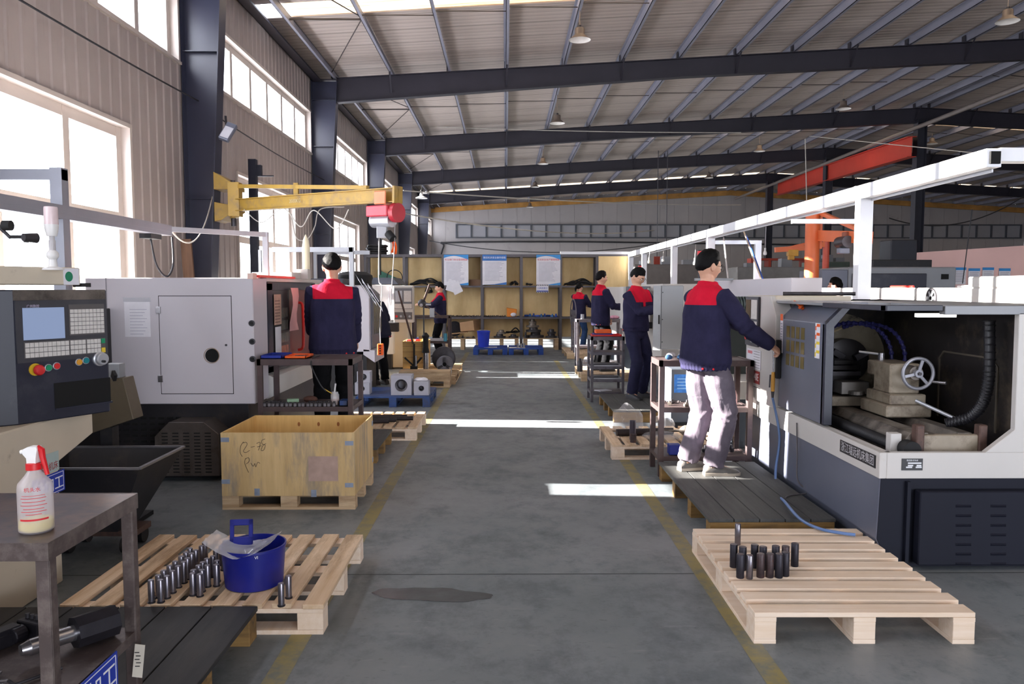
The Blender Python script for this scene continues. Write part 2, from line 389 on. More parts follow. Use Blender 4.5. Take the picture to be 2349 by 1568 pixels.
# ---- back, right walls
zt = lambda x: zr(x) + ZP
m = MB(); xs_ = [XW - .2] + [XW + .9 * k for k in range(1, 42)] + [XR]
for a, b in zip(xs_, xs_[1:]):
    g = .006
    m.hexa([(a + g, YB, 0), (b - g, YB, 0), (b - g, YB + .06, 0), (a + g, YB + .06, 0), (a + g, YB, zt(a)), (b - g, YB, zt(b)), (b - g, YB + .06, zt(b)), (a + g, YB + .06, zt(a))])
m.box(XW - .2, XR, YB + .03, YB + .08, 0, 6.7)
m.prism([(XW - .2, 6.7), (XR, 6.7), (XR, zt(XR)), (XM, zt(XM)), (XW - .2, zt(XW - .2))], 1, YB + .03, YB + .08)
tag(m.build('wall_back', M_back, smooth=False), 'pale grey panelled end wall of the hall', 'wall', kind='structure')
m = MB()
for xa, xb in ((XW, XM), (XM, XR)):
    m.hexa([(xa, YB - .25, zr(xa) - .28), (xb, YB - .25, zr(xb) - .28), (xb, YB - .1, zr(xb) - .28), (xa, YB - .1, zr(xa) - .28), (xa, YB - .25, zr(xa) + .02), (xb, YB - .25, zr(xb) + .02), (xb, YB - .1, zr(xb) + .02), (xa, YB - .1, zr(xa) + .02)])
tag(m.build('trim_1', M('gable_insulation', (176, 128, 66), .8, 0, .35, 1.2), smooth=False), 'brownish yellow insulation strip under the gable roof', 'trim', kind='structure')
tag(MB().box(XR, XR + .1, YR, YB, 0, 7).build('wall_right', M_back, smooth=False), 'plain far side wall of the hall', 'wall', kind='structure')
m = MB(); m.box(XW - .2, 3.0, YR - .06, YR, 0, 8).box(13, XR, YR - .06, YR, 0, 8).box(3.0, 13, YR - .06, YR, 4.4, 8.2)
tag(m.build('wall_front', M_back, smooth=False), 'plain hall wall with an open gateway behind the camera', 'wall', kind='structure')
# crane rail and pipe between the inner columns
a, b = D(2092, 336, 26.2), D(1784, 433, 41.2)
tag(MB().bar(a, b, .012, .66).bar(a + V((0, 0, .33)), b + V((0, 0, .33)), .3, .02).bar(a - V((0, 0, .33)), b - V((0, 0, .33)), .3, .02).build('crane_beam', M('crane_red', (196, 66, 52), .45, 0, .1, .8), smooth=False), 'long red crane beam slung between the dark inner columns', 'beam')
tag(MB().cyl((13.86, 18, 7.0), (13.86, 47, 6.96), .07, n=10).build('roof_pipe', M('pipe_grey', (122, 112, 108), .5), smooth=True), 'long grey pipe running under the roof beside the inner columns', 'pipe')
# window band in the back wall (blanked from outside)
a, b = D(1047, 514, YB - .07), D(2349, 524, YB - .07); z0, z1 = 4.72, 5.6
nwin[0] += 1; f = MB(); X0, X1 = a.x, XR - .3; n_ = 38
f.box(X0, X1, YB - .1, YB - .001, z1 - .07, z1).box(X0, X1, YB - .1, YB - .001, z0, z0 + .07)
for i in range(n_ + 1):
    x = X0 + (X1 - X0) * i / n_; f.box(x - .05, x + .05, YB - .11, YB - .001, z0, z1)
o = f.build('window_%d' % nwin[0], M('dark_frame', (70, 74, 82), .5), smooth=False); tag(o, 'long dark-framed window band high on the grey end wall', 'window', kind='structure')
M_bpane = M('blind_pane', (150, 150, 156), .35, 0, .06, .7)
for i in range(n_):
    x = X0 + (X1 - X0) * i / n_; q = X0 + (X1 - X0) * (i + 1) / n_
    MB().face([(x, YB - .04, z0), (q, YB - .04, z0), (q, YB - .04, z1), (x, YB - .04, z1)]).build('pane', M_bpane, o, False)
m = MB(); m.tube(spline([(-4.3, YB - .12, 2.6), (-3.9, YB - .12, 4.2), (-3.4, YB - .12, 4.45), (4, YB - .12, 4.5), (12, YB - .12, 4.4), (20, YB - .12, 4.3)], 6), .05, 6)
tag(m.build('wall_cable', M('cable_black', (40, 40, 44), .5)), 'thick black cable running along the end wall below its window band', 'cable')
# ================================================================== LIGHT
wd = bpy.data.worlds.new('world'); SC.world = wd; wd.use_nodes = True; bg = wd.node_tree.nodes['Background']
bg.inputs['Color'].default_value = (.85, .895, 1.0, 1); bg.inputs['Strength'].default_value = 11.0
sd = bpy.data.lights.new('sun', 'SUN'); sd.energy = 60; sd.angle = .009; sd.color = (1, .945, .88)
so = bpy.data.objects.new('sun', sd); COL.objects.link(so)
dr = V((1, -.07, -.39)).normalized(); so.rotation_euler = dr.to_track_quat('-Z', 'Y').to_euler()
def portal(loc, rot, sx, sy):
    l = bpy.data.lights.new('window_portal', 'AREA'); l.shape = 'RECTANGLE'; l.size = sx; l.size_y = sy; l.cycles.is_portal = True
    o = bpy.data.objects.new('window_portal', l); COL.objects.link(o); o.location = loc; o.rotation_euler = rot
portal((XW - .3, 16, 2.26), (0, -pi / 2, 0), 2.7, 50); portal((XW - .3, 20, 5.3), (0, -pi / 2, 0), 1.1, 56)
portal((8, YR - .1, 2.2), (pi / 2, 0, 0), 10, 4.4)
SC.view_settings.view_transform = 'Standard'; SC.view_settings.look = 'None'; SC.view_settings.gamma = 1; SC.view_settings.use_curve_mapping = False
SC.view_settings.exposure = 0.08
# ================================================================== PEOPLE
def remesh(bm, vox, smooth=1, push=None):
    bmesh.ops.recalc_face_normals(bm, faces=bm.faces)
    me = bpy.data.meshes.new('t'); bm.to_mesh(me); bm.free()
    o = bpy.data.objects.new('t', me); COL.objects.link(o)
    r = o.modifiers.new('r', 'REMESH'); r.mode = 'VOXEL'; r.voxel_size = vox; r.use_smooth_shade = True
    if smooth:
        s = o.modifiers.new('s', 'SMOOTH'); s.factor = .5; s.iterations = smooth
    out = bpy.data.meshes.new_from_object(o.evaluated_get(bpy.context.evaluated_depsgraph_get()))
    bpy.data.objects.remove(o); bpy.data.meshes.remove(me)
    if push:
        for v, nn in [(v, v.normal.copy()) for v in out.vertices]: v.co = v.co + nn * push(v.co)
    out.polygons.foreach_set('use_smooth', [True] * len(out.polygons)); return out
def addmesh(name, me, m, parent):
    me.name = name; me.materials.clear(); me.materials.append(m); o = bpy.data.objects.new(name, me); COL.objects.link(o); o.parent = parent; return o
def ell(c, a, b, rot=0.0, n=20, p=2.3, tilt=0.0):
    out = []
    for i in range(n):
        t = 2 * pi * i / n; x = a * math.copysign(abs(cos(t)) ** (2 / p), cos(t)); y = b * math.copysign(abs(sin(t)) ** (2 / p), sin(t))
        out.append(V((c[0] + x * cos(rot) - y * sin(rot), c[1] + x * sin(rot) + y * cos(rot), c[2] + y * tilt)))
    return out
def head_r(d):
    x, y, z = d; g = lambda cx, cy, cz, s: math.exp(-((x - cx) ** 2 + (y - cy) ** 2 + (z - cz) ** 2) / (s * s))
    a, b, c = .076, .094, .118
    if z < 0: a *= 1 - .28 * (-z) ** 1.6; b *= (1 - .10 * (-z)) if y > 0 else (1 - .30 * (-z) ** 1.2)
    if y < 0: b *= 1.06
    r = 1 / math.sqrt((x / a) ** 2 + (y / b) ** 2 + (z / c) ** 2)
    r += .020 * g(0, .98, -.16, .17) + .010 * g(0, .99, .02, .14) - .007 * (g(.36, .92, .08, .17) + g(-.36, .92, .08, .17)) + .004 * (g(.3, .9, .3, .25) + g(-.3, .9, .3, .25))
    r += .006 * g(0, .86, -.50, .14) - .004 * g(0, .9, -.40, .08) + .007 * g(0, .72, -.74, .2) + .004 * (g(.62, .72, -.2, .25) + g(-.62, .72, -.2, .25)); return r
def head_grid(f, n=40, m=28):
    R = []
    for j in range(m + 1):
        ph = pi * j / m; R.append([V((sin(ph) * cos(2 * pi * i / n), sin(ph) * sin(2 * pi * i / n), -cos(ph))) for i in range(n)])
        if j in (0, m): R[-1] = [V((cos(2 * pi * i / n) * .01, sin(2 * pi * i / n) * .01, -cos(ph))).normalized() for i in range(n)]
    return [[d * f(d) for d in r] for r in R]
SKIN = M('skin', (205, 158, 132), .5, 0, .06, 12); HAIR = M('hair_black', (15, 14, 15), .62, 0, .4, 90, bump=.4, bs=260, spec=.12)
M_eye = M('eye_white', (225, 222, 218), .25); M_iris = M('eye_dark', (30, 22, 18), .2)
def cloth(name, c, yoke=None):
    if name in _MC: return _MC[name]
    n = NT(name); v = n.co('Object'); f = n.noise(v, 9, 4); L = lin(c)
    col = n.ramp(f, [(.3, sc_(L, .82)), (.7, sc_(L, 1.15))])
    if yoke:
        a = n.n('ShaderNodeAttribute'); a.attribute_name = 'yoke'; k = n.math('GREATER_THAN', a.outputs['Fac'], 0.0)
        y = lin(yoke); col = n.mix(k, col, n.ramp(f, [(.3, sc_(y, .9)), (.7, sc_(y, 1.1))]))
    n.base(col, .9, 0, .12)
    n.bump(n.math('ADD', n.noise(n.co('Object', (1, 1, .55)), 17, 5, .55), n.math('MULTIPLY', n.noise(v, 420, 2), .03)), .34, .02); _MC[name] = n.m; return n.m
NAVY = cloth('work_jacket_navy', (43, 41, 66), (198, 26, 52)); NAVYT = cloth('navy_trousers', (42, 42, 66)); GREY = cloth('grey_trousers', (106, 98, 108)); BLK = cloth('black_trousers', (19, 19, 22)); JEAN = cloth('blue_jeans', (52, 76, 116))
def person(label, root, rz, scale=1.0, hands=None, feet=None, legs=GREY, lean=0.0, yaw=0.0, head=(0, 0), vox=.008, hem=.80, wide=1.0, glasses=False, pony=False, shoe=(70, 66, 64), sole=(150, 140, 130), curl=(.5, .5), coat=NAVY, girth=1.0):
    t = thing('person', label, 'person', root); t.rotation_euler = (0, 0, rz); t.scale = (scale,) * 3
    iv = Matrix.Rotation(-rz, 3, 'Z'); W = lambda p: (iv @ (V(p) - V(root))) / scale
    feet = feet or {'R': ((.11, .02), -.15), 'L': ((-.11, -.02), .15)}
    spine = lambda z: V((0, 0 if z < .95 else tan(lean) * (z - .95), z if z < .95 else .95 + (z - .95) * cos(lean) ** .5))
    cy = lambda z: yaw * min(1, max(0, (z - .95) / .35))
    sh = {}
    for s, sg in (('R', 1), ('L', -1)):
        c = spine(1.392); a = yaw; sh[s] = c + V((cos(a) * .172 * sg, sin(a) * .172 * sg, 0))
    ik = {}
    for s, sg in (('R', 1), ('L', -1)):
        S = sh[s]; Wp = W(hands[s]) if hands and s in hands else S + V((sg * .09, .10, -.52))
        d = Wp - S; L = d.length
        if L > .545: Wp = S + d * (.545 / L); d = Wp - S; L = .545
        a = (L * L + .29 ** 2 - .26 ** 2) / (2 * L); h = math.sqrt(max(0, .29 ** 2 - a * a)); u = d / L
        hint = V((sg * .45, -.35, -1)); hint = (hint - u * hint.dot(u)).normalized(); ik[s] = (S, S + u * a + hint * h, Wp)
    hip = {s: V((.092 * sg, 0, .90)) for s, sg in (('R', 1), ('L', -1))}
    leg = {}
    for s, sg in (('R', 1), ('L', -1)):
        (fx, fy), fa = feet[s]; A = V((fx, fy, .085)); d = A - hip[s]; L = min(d.length, .835); a = L / 2; h = math.sqrt(max(0.0004, .42 ** 2 - a * a)); u = d.normalized()
        hint = V((-sin(fa) * .6, 1, 0)); hint = (hint - u * hint.dot(u)).normalized(); leg[s] = (hip[s], hip[s] + u * a + hint * h, A, fa)
    hc = spine(1.615) + V((0, .015 + .25 * tan(lean) * 0, 0)); hm = Matrix.Translation(hc) @ Matrix.Rotation(head[0] + yaw, 4, 'Z') @ Matrix.Rotation(head[1], 4, 'X')
    # --- body: one continuous skin
    b = MB()
    b.rings([ell(spine(z), a * girth, c * girth, cy(z)) for z, a, c in ((.84, .10, .08), (.90, .155, .105), (1.0, .145, .10), (1.1, .135, .098), (1.25, .155, .112), (1.36, .165, .108), (1.43, .12, .085), (1.47, .062, .06))])
    b.tube([spine(1.40) + V((0, -.005, 0)), spine(1.47), spine(1.53) + V((0, .004, 0)), hm @ V((0, -.012, -.045))], [.075, .058, .054, .056], 14)
    hd = MB(); hd.rings(head_grid(head_r)); 
    for sg in (1, -1):
        hd.sph((sg * .078, -.008, -.004), .03, 12, (.38, .72, 1.1)); hd.sph((sg * .082, -.016, .004), .026, 10, (.4, .55, 1.05))
    tm = bpy.data.meshes.new('h'); hd.b.to_mesh(tm); hd.b.free(); b.merge(tm, hm)
    for s, sg in (('R', 1), ('L', -1)):
        S, E, Wp = ik[s]; b.tube([S, S.lerp(E, .5), E, E.lerp(Wp, .4), Wp], [.052, .046, .038, .038, .027], 12)
        u = (Wp - E).normalized(); pn = V((-sg * .75, .0, -.75)); pn = (pn - u * pn.dot(u)).normalized(); sd_ = u.cross(pn) * (1 if sg > 0 else -1)   # side towards the thumb
        ca = curl[0] if s == 'R' else curl[1]
        b.rings([ell((0, 0, 0), 1, 1)] if False else [[Wp + u * q + sd_ * x * w + pn * y * th for x, y in [(cos(2 * pi * i / 14), sin(2 * pi * i / 14)) for i in range(14)]] for q, w, th in ((-.01, .026, .019), (.02, .034, .017), (.055, .041, .015), (.085, .041, .012), (.094, .032, .006))])
        for k, (L, r) in enumerate(((.066, .0088), (.075, .0090), (.070, .0086), (.054, .0076))):
            p = Wp + u * (.082 - .004 * abs(k - 1.3)) + sd_ * (.029 - .0195 * k); pts = [p - u * .02, p]; an = .2 * ca
            for q in (.45, .32, .25):
                an += ca * 1.0 * (.75 if q == .45 else 1); dd = u * cos(an) + pn * sin(an) + sd_ * (.10 - .065 * k) * (1 - ca * .6); p = p + dd.normalized() * L * q; pts.append(p)
            b.tube(pts, [r, r, r * .97, r * .9, r * .72], 8)
        p = Wp + u * .022 + sd_ * .028; q1 = p + (u * .55 + sd_ * .75 + pn * .35).normalized() * .036; q2 = q1 + (u * .8 + sd_ * .15 + pn * .55 * (.4 + ca)).normalized() * .028; q3 = q2 + (u * .75 - sd_ * .2 + pn * .6 * (.4 + ca)).normalized() * .022
        b.tube([p - sd_ * .012, p, q1, q2, q3], [.012, .0125, .0108, .0095, .0075], 8)
        h_, k_, a_, fa = leg[s]; b.tube([h_ + V((0, 0, .03)), h_.lerp(k_, .45), k_, k_.lerp(a_, .35), a_], [.083, .075, .052, .052, .036], 12)
        f = V((-sin(fa), cos(fa), 0)); b.tube([a_ + V((0, 0, -.02)) - f * .03, a_ + V((0, 0, -.035)) + f * .06, a_ + V((0, 0, -.055)) + f * .15], [.04, .034, .022], 10)
    addmesh('body', remesh(b.b, vox * .7, 1), SKIN, t)
    # --- hair, eyes, eyebrows
    def hr(d):
        x, y, z = d; line = .50 if y > .45 else (.50 - (.45 - y) * .82 if y > -.1 else .05 - (-.1 - y) * .86) - .03 - (.26 if abs(x) > .80 and -.05 < y < .40 else 0)
        k = min(1, max(0, (z - line + .10 * noise.noise(d * 5)) / .52))
        return head_r(d) - .006 + k * (.021 + .014 * max(0, z) + .005 * noise.noise(V((x * 4, y * 4, z * 3)) + V((root[0], 0, 0))) + .004 * noise.noise(V((x * 16, y * 16, z * 5))))
    hb = MB(); hb.rings(head_grid(hr, 64, 44))
    if pony: hb.sph((0, -.125, .0), .035, 12, (1, 1, 1)).tube([(0, -.13, 0), (0, -.155, -.05), (0, -.15, -.13)], [.028, .03, .008], 10)
    hb.xf(hm); hb.build('hair', HAIR, t, local=True, ang=180)
    for sg in (1, -1):
        e = MB(); e.sph((sg * .031, .0815, .010), .0105, 10).xf(hm); eo = e.build('eye', M_eye, t, local=True)
        e = MB(); e.sph((sg * .031, .0905, .009), .0052, 8, (1, .5, 1)).xf(hm); e.build('iris', M_iris, eo, local=True)
        e = MB(); e.tube([(sg * .014, .0975, .030), (sg * .032, .0945, .035), (sg * .050, .083, .030)], [.003, .0038, .002], 6).xf(hm); e.build('eyebrow', HAIR, t, local=True)
    if glasses:
        g = MB()
        for sg in (1, -1):
            g.torus((sg * .033, .106, .008), .022, .0016, (0, 1, 0), 20, 6); g.tube([(sg * .055, .104, .012), (sg * .072, .07, .014), (sg * .083, -.005, .012), (sg * .08, -.025, -.01)], .0016, 6)
        g.tube([(-.012, .108, .010), (0, .110, .014), (.012, .108, .010)], .0014, 6).xf(hm); g.build('glasses', M('spectacle_frame', (58, 48, 46), .3), t, local=True)
    # --- trousers
    b = MB(); w_ = wide
    b.rings([ell(spine(z), a * girth, c * girth) for z, a, c in ((.80, .13, .10), (.88, .170, .123), (.96, .168, .119), (1.03, .150, .110))])
    for s in 'RL':
        h_, k_, a_, fa = leg[s]; an = a_ + V((0, 0, -.012))
        b.tube([h_ + V((0, 0, .0)), h_.lerp(k_, .4), k_ + V((0, .006, 0)), k_.lerp(an, .5), k_.lerp(an, .85), an], [.090, .095 * w_, .080 * w_, .075 * w_, .076 * w_, .072 * w_], 16)
    sx = random.random() * 9
    def fold(c):
        q = V((c.x * 5 + sx, c.y * 5, c.z * 4.2)); k = noise.noise(q) * .012 + noise.noise(V((q.x * 2.6, q.y * 2.6, q.z * 1.1))) * .008
        if c.z < .32: k += .006 * sin(c.z * 80 + 6 * noise.noise(V((c.x * 12, c.y * 12, c.z * 6)))) * (1 - c.z / .32)
        if .42 < c.z < .6: k += .0035 * sin(c.z * 70 + 7 * noise.noise(V((c.x * 11, c.y * 11, c.z * 5))))
        return k
    addmesh('trousers', remesh(b.b, vox, 2, fold), legs, t)
    # --- jacket
    b = MB(); J = ((hem, .190, .142), (hem + .035, .188, .142), (hem + .06, .200, .154), (1.0, .192, .148), (1.12, .186, .144), (1.25, .188, .146), (1.34, .182, .134), (1.40, .150, .112), (1.462, .10, .086), (1.475, .078, .076))
    b.rings([ell(spine(z), a * girth, c * girth, cy(z)) for z, a, c in J])
    b.rings([ell(spine(z) + V((0, .004, 0)), a, a, cy(z), tilt=-.12) for z, a in ((1.44, .085), (1.47, .077), (1.49, .073), (1.505, .070))])
    for s in 'RL':
        S, E, Wp = ik[s]; u = (Wp - E).normalized()
        b.tube([S + (spine(1.36) - S) * .25, S, S.lerp(E, .45), E, E.lerp(Wp, .45), Wp - u * .03, Wp - u * .0], [.072, .076, .072, .066, .061, .053, .048], 16)
    zy = 1.325; iy = Matrix.Rotation(-yaw, 3, 'Z'); c0 = spine(1.35)
    def fold2(c):
        q = V((c.x * 6 + sx, c.y * 6, c.z * 3.2)); k = noise.noise(q) * .012 + noise.noise(V((q.x * 2.6, q.y * 2.6, q.z * 1.6))) * .007
        for s in 'RL':
            S, E, Wp = ik[s]; d = (c - E).length
            if d < .16: k += .006 * sin(((c - E).dot((Wp - S).normalized())) * 95) * (1 - d / .16)
        if c.z < hem + .05: k += .003 * sin(math.atan2(c.y, c.x) * 30)
        return k
    me = remesh(b.b, vox, 2, fold2); at = me.attributes.new('yoke', 'FLOAT', 'POINT'); vals = []
    for v in me.vertices:
        p = iy @ (v.co - V((c0.x, c0.y, 0))); dd = v.co.z - spine(zy).z
        for s in 'RL':   # sleeves stay navy beyond the shoulder seam
            pass
        k = min(dd + (.035 * (1 if p.y > 0 else 0)), (.182 - abs(p.x)) * .9)
        if p.y > .02 and v.co.z > 1.12: k = max(k, .026 - abs(p.x))
        vals.append(k)
    at.data.foreach_set('value', vals); addmesh('jacket', me, coat, t)
    for a in (.55, .95): q = ell(spine(hem + .02), .193 * girth, .145 * girth, 0, 40, 2.3)[int(40 * (1 - a / 6.28)) % 40]; MB().sph((q.x, q.y, hem + .02), .009, 8).build('jacket_button', M('red_button', (214, 36, 44), .3), t, local=True)
    # --- shoes
    for s in 'RL':
        _, _, a_, fa = leg[s]; f = V((-sin(fa), cos(fa), 0)); r_ = V((cos(fa), sin(fa), 0)); o_ = V((a_.x, a_.y, 0))
        sec = ((-.078, .020, .045), (-.072, .034, .075), (-.03, .039, .102), (.03, .041, .095), (.09, .046, .070), (.14, .049, .056), (.18, .042, .045), (.20, .022, .032))
        mk = lambda z0, gx, hz: [[o_ + f * q + r_ * (w * gx) * cx + V((0, 0, z0 + (hz or h - z0) * (0 if k < 1 else 1) if False else z0 + ((hz or (h - z0)) * zz_))) for k, (cx, zz_) in enumerate(((1, 0), (1.02, .45), (.72, .85), (.3, 1), (-.3, 1), (-.72, .85), (-1.02, .45), (-1, 0)))] for q, w, h in sec]
        so_ = MB().rings(mk(.022, 1, None)).build('shoe', M('shoe_%d' % shoe[0], shoe, .55, 0, .2, 20), t, local=True, ang=60)
        MB().rings([[o_ + f * (q * 1.03) + r_ * (w * 1.1) * cx + V((0, 0, zz_)) for cx, zz_ in ((1, .002), (1, .024), (-1, .024), (-1, .002))] for q, w, h in sec]).build('sole', M('sole_%d' % sole[0], sole, .7), so_, local=True)
    return t
PZ = .145
main_man = person('man in navy jacket with red yoke and grey trousers, reaching to the large lathe', (1.565, 6.0, PZ), RAD(-58), 1.0,
    hands={'R': D(1768, 792, 5.86), 'L': D(1733, 764, 6.33)}, feet={'R': ((.10, .0), -.55), 'L': ((-.13, -.05), -.25)}, legs=GREY, lean=.0, yaw=-.12, head=(-.12, -.18), vox=.0075, wide=1.16, glasses=True, girth=1.07, curl=(.85, .55), shoe=(96, 92, 88), sole=(176, 166, 152), hem=.82)
person('man seen from behind in navy and red jacket and black trousers', (-1.655, 7.4, PZ), RAD(16), 1.02,
    hands={'L': (-1.95, 7.75, 1.12), 'R': (-1.5, 7.72, 1.08)}, legs=BLK, head=(.0, -.22), vox=.0085, girth=1.12, hem=.80, shoe=(40, 38, 38), sole=(50, 48, 46))
person('man in navy coverall with red yoke, working at the open grey control box', (1.72, 10.15, PZ), RAD(-140), .985,
    hands={'R': (1.98, 9.86, 1.33), 'L': (2.12, 10.02, 1.38)}, feet={'R': ((.12, .03), -.2), 'L': ((-.12, .0), .35)}, legs=NAVYT, head=(.2, -.5), vox=.011, hem=.90, glasses=True, shoe=(42, 42, 48), sole=(60, 58, 58), curl=(.7, .7))
person('young man in navy and red jacket with black trousers, arm stretched towards a machine', (1.66, 13.5, PZ), RAD(-68), 1.0,
    hands={'R': (2.08, 13.45, 1.26), 'L': (1.80, 13.72, 1.05)}, legs=BLK, head=(-.1, -.1), vox=.013, shoe=(41, 38, 38), sole=(51, 48, 46))
person('woman with tied-back hair in navy and red jacket and blue jeans', (1.75, 18.4, PZ), RAD(-38), .90,
    hands={'R': (2.1, 18.62, 1.15), 'L': (2.0, 18.85, 1.15)}, legs=JEAN, head=(-.1, -.2), vox=.014, pony=True, shoe=(43, 38, 38), sole=(53, 48, 46))
person('man in navy and red jacket facing left, by the far left work table', (-1.50, 17.72, .01), RAD(98), .985,
    hands={'R': (-1.95, 17.75, 1.22), 'L': (-1.92, 17.45, 1.22)}, legs=BLK, head=(0, -.25), vox=.013, shoe=(44, 38, 38), sole=(54, 48, 46))
person('man in dark workwear bending into a lathe beside the control box', (-2.06, 12.66, .01), RAD(42), .97, hands={'R': (-2.2, 13.1, 1.0), 'L': (-2.42, 12.92, 1.02)}, legs=BLK, lean=.5, head=(.1, -.5), vox=.013, coat=cloth('dark_coat', (38, 38, 52)), shoe=(45, 38, 38), sole=(55, 48, 46))
person('dark-haired man mostly hidden behind the white machine in the next row', (5.14, 12.0, .01), RAD(60), 1.0, legs=BLK, vox=.016, shoe=(46, 38, 38), sole=(56, 48, 46))
# ================================================================== SHARED MATERIALS AND MAKERS
W1 = wood('new_pine', (236, 217, 198), (222, 196, 168), 0); W1y = wood('new_pine_long', (236, 217, 198), (222, 196, 168), 1)
W2 = wood('pallet_pine', (206, 182, 150), (170, 140, 104), 0, dirt=(120, 92, 66)); W2y = wood('pallet_pine_long', (224, 200, 172), (196, 164, 128), 1, dirt=(140, 112, 84))
W3 = wood('grimy_board', (84, 84, 82), (66, 66, 66), 1, .7, dirt=(52, 52, 54), grain=20); W3e = wood('board_edge', (150, 118, 70), (110, 82, 50), 0, dirt=(60, 52, 44))
WD = wood('black_board', (50, 50, 52), (38, 38, 40), 1, .6, dirt=(64, 62, 60), grain=20)
PLY = wood('crate_plywood', (212, 182, 132), (184, 154, 106), 2, .6, dirt=(128, 122, 116), grain=14)
PLYI = wood('crate_inside', (224, 188, 122), (204, 162, 98), 2, .6, grain=14)
BLUEP = M('blue_pallet', (38, 66, 118), .5, 0, .2, 6, dirt=(62, 62, 68), ds=5); BLUEP2 = M('blue_plastic_pallet', (34, 74, 160), .45, 0, .1, 6)
STEEL = M('bright_steel', (176, 174, 178), .25, .9, .1, 12); STEELD = M('dark_steel', (74, 72, 76), .45, .7, .25, 14); IRON = M('black_iron', (54, 51, 56), .5, .35, .2, 30, dirt=(92, 70, 60), ds=14, dl=(.58, .75)); RUST = M('rusty_iron', (92, 70, 62), .6, .3, .2, 30, dirt=(60, 52, 54), ds=10)
ALU = M('pale_steel', (186, 188, 194), .35, .5, .06, 3); TRAYW = M('white_tray', (222, 222, 226), .4, .1, .05, 3)
RK = M('rack_brown', (84, 70, 70), .5, .3, .15, 8, dirt=(112, 92, 84), ds=9, dl=(.58, .8)); RKG = M('rack_grey', (104, 100, 108), .45, .4, .15, 8, dirt=(70, 62, 62), ds=9)
MW = M('machine_white', (198, 194, 190), .4, 0, .04, 1.4, dirt=(176, 164, 148), ds=3.2, dl=(.64, .85)); MWG = M('machine_cool_white', (196, 191, 197), .38, 0, .03, 1.2, dirt=(170, 160, 150), ds=2.4, dl=(.68, .9)); MBG = M('machine_beige', (204, 192, 172), .45, 0, .05, 2, dirt=(140, 126, 106), ds=5, dl=(.62, .8))
MD = M('machine_dark', (38, 40, 54), .42, 0, .1, 2, dirt=(62, 62, 70), ds=4); MDG = M('machine_slate', (104, 107, 121), .4, .1, .08, 2, dirt=(112, 110, 112), ds=5, dl=(.6, .85)); MG = M('machine_grey', (136, 138, 142), .42, .05, .06, 2)
BLK0 = M('black_paint', (26, 26, 30), .5, 0, .2, 5, dirt=(48, 44, 42), ds=6); BLKM = M('matte_black', (20, 20, 22), .75); SLOT = M('slot_black', (10, 10, 11), .9)
PAPER = M('paper', (222, 220, 226), .8, 0, .05, 8); PINKP = M('pink_paper', (214, 164, 164), .8, 0, .06, 8); CLEAR = sheer('clear_film', (226, 226, 232), .42, .12); CLEAR2 = sheer('clear_bag', (220, 220, 226), .2, .1); RED = M('red_paint', (206, 42, 44), .4, 0, .1, 6); ORG = M('orange_plastic', (236, 96, 28), .4, 0, .08, 8); BLU = M('blue_plastic', (30, 50, 150), .4, 0, .12, 6); YEL = M('yellow_paint', (172, 138, 60), .5, 0, .1, 3, dirt=(136, 112, 78), ds=5, dl=(.5, .7)); GRN = M('green_plastic', (24, 140, 96), .4); TEAL = M('teal_plastic', (20, 122, 132), .4); AMB = M('amber_plastic', (214, 150, 50), .35); RUB = M('rubber', (32, 31, 34), .6); WPL = M('white_plastic', (228, 226, 224), .35); GREENP = M('green_sheet', (66, 122, 104), .6); CARD = M('cardboard', (184, 146, 108), .8, 0, .08, 5); INK = M('black_ink', (36, 34, 36), .6); REDINK = M('red_ink', (204, 40, 52), .6); BLUINK = M('blue_sign', (28, 56, 168), .45); WHINK = M('white_ink', (240, 240, 242), .5); ZINC = M('zinc_clip', (150, 160, 178), .4, .3, .1, 20)
def pallet(label, x0, x1, y0, y1, n=9, along='x', mt=W1, mb=W1, z=.145, rz=0.0, group=None, sw=.095, cover=None):
    """slatted pallet: deck of slats on stringers, nine blocks, three runners"""
    t = thing('pallet', label, 'pallet', ((x0 + x1) / 2, (y0 + y1) / 2, 0), group); a, b = (x1 - x0) / 2, (y1 - y0) / 2
    mx = Matrix.Identity(4) if along == 'x' else Matrix.Rotation(pi / 2, 4, 'Z')
    if along != 'x': a, b = b, a
    m = MB(); rg = random.Random(int(abs(x0 * 100)))
    for i in range(n):
        y = -b + sw / 2 + (2 * b - sw) * i / (n - 1); j = lambda: rg.uniform(-.006, .006)
        m.cb((j(), y + j() * .5, z - .011), (2 * a, sw + j(), .022), RZ(j() * 1.2))
    m.xf(mx).build('deck_slats', mt, t, False, .002, True)
    for q in (-a + .05, 0, a - .05):
        MB().cb((q, 0, z - .033), (.1, 2 * b, .021)).xf(mx).build('stringer', mb, t, False, .0015, True)
        MB().cb((q, 0, .0105), (.1, 2 * b, .021)).xf(mx).build('runner', mb, t, False, .0015, True)
        for r in (-b + .06, 0, b - .06): MB().cb((q, r, .0215 + (z - .065) / 2), (.098, .12, z - .065)).xf(mx).build('block', mb, t, False, .002, True)
    t.rotation_euler = (0, 0, rz); return t
def platform(label, x0, x1, y0, y1, n=5, z=.145, mt=W3, me=W3e, ny=4):
    """foot board: planks running away from the camera over cross bearers"""
    t = thing('foot_platform', label, 'platform', ((x0 + x1) / 2, (y0 + y1) / 2, 0)); m = MB(); w = (x1 - x0) / n
    for i in range(n): m.box(x0 + i * w + .003, x0 + (i + 1) * w - .003, y0, y1, z - .022, z)
    m.build('deck_planks', mt, t, False, .002)
    for i in range(ny):
        y = y0 + .05 + (y1 - y0 - .1) * i / (ny - 1); MB().box(x0 + .01, x1 - .01, y - .05, y + .05, 0, z - .0225).build('bearer', me, t, False, .002)
    return t
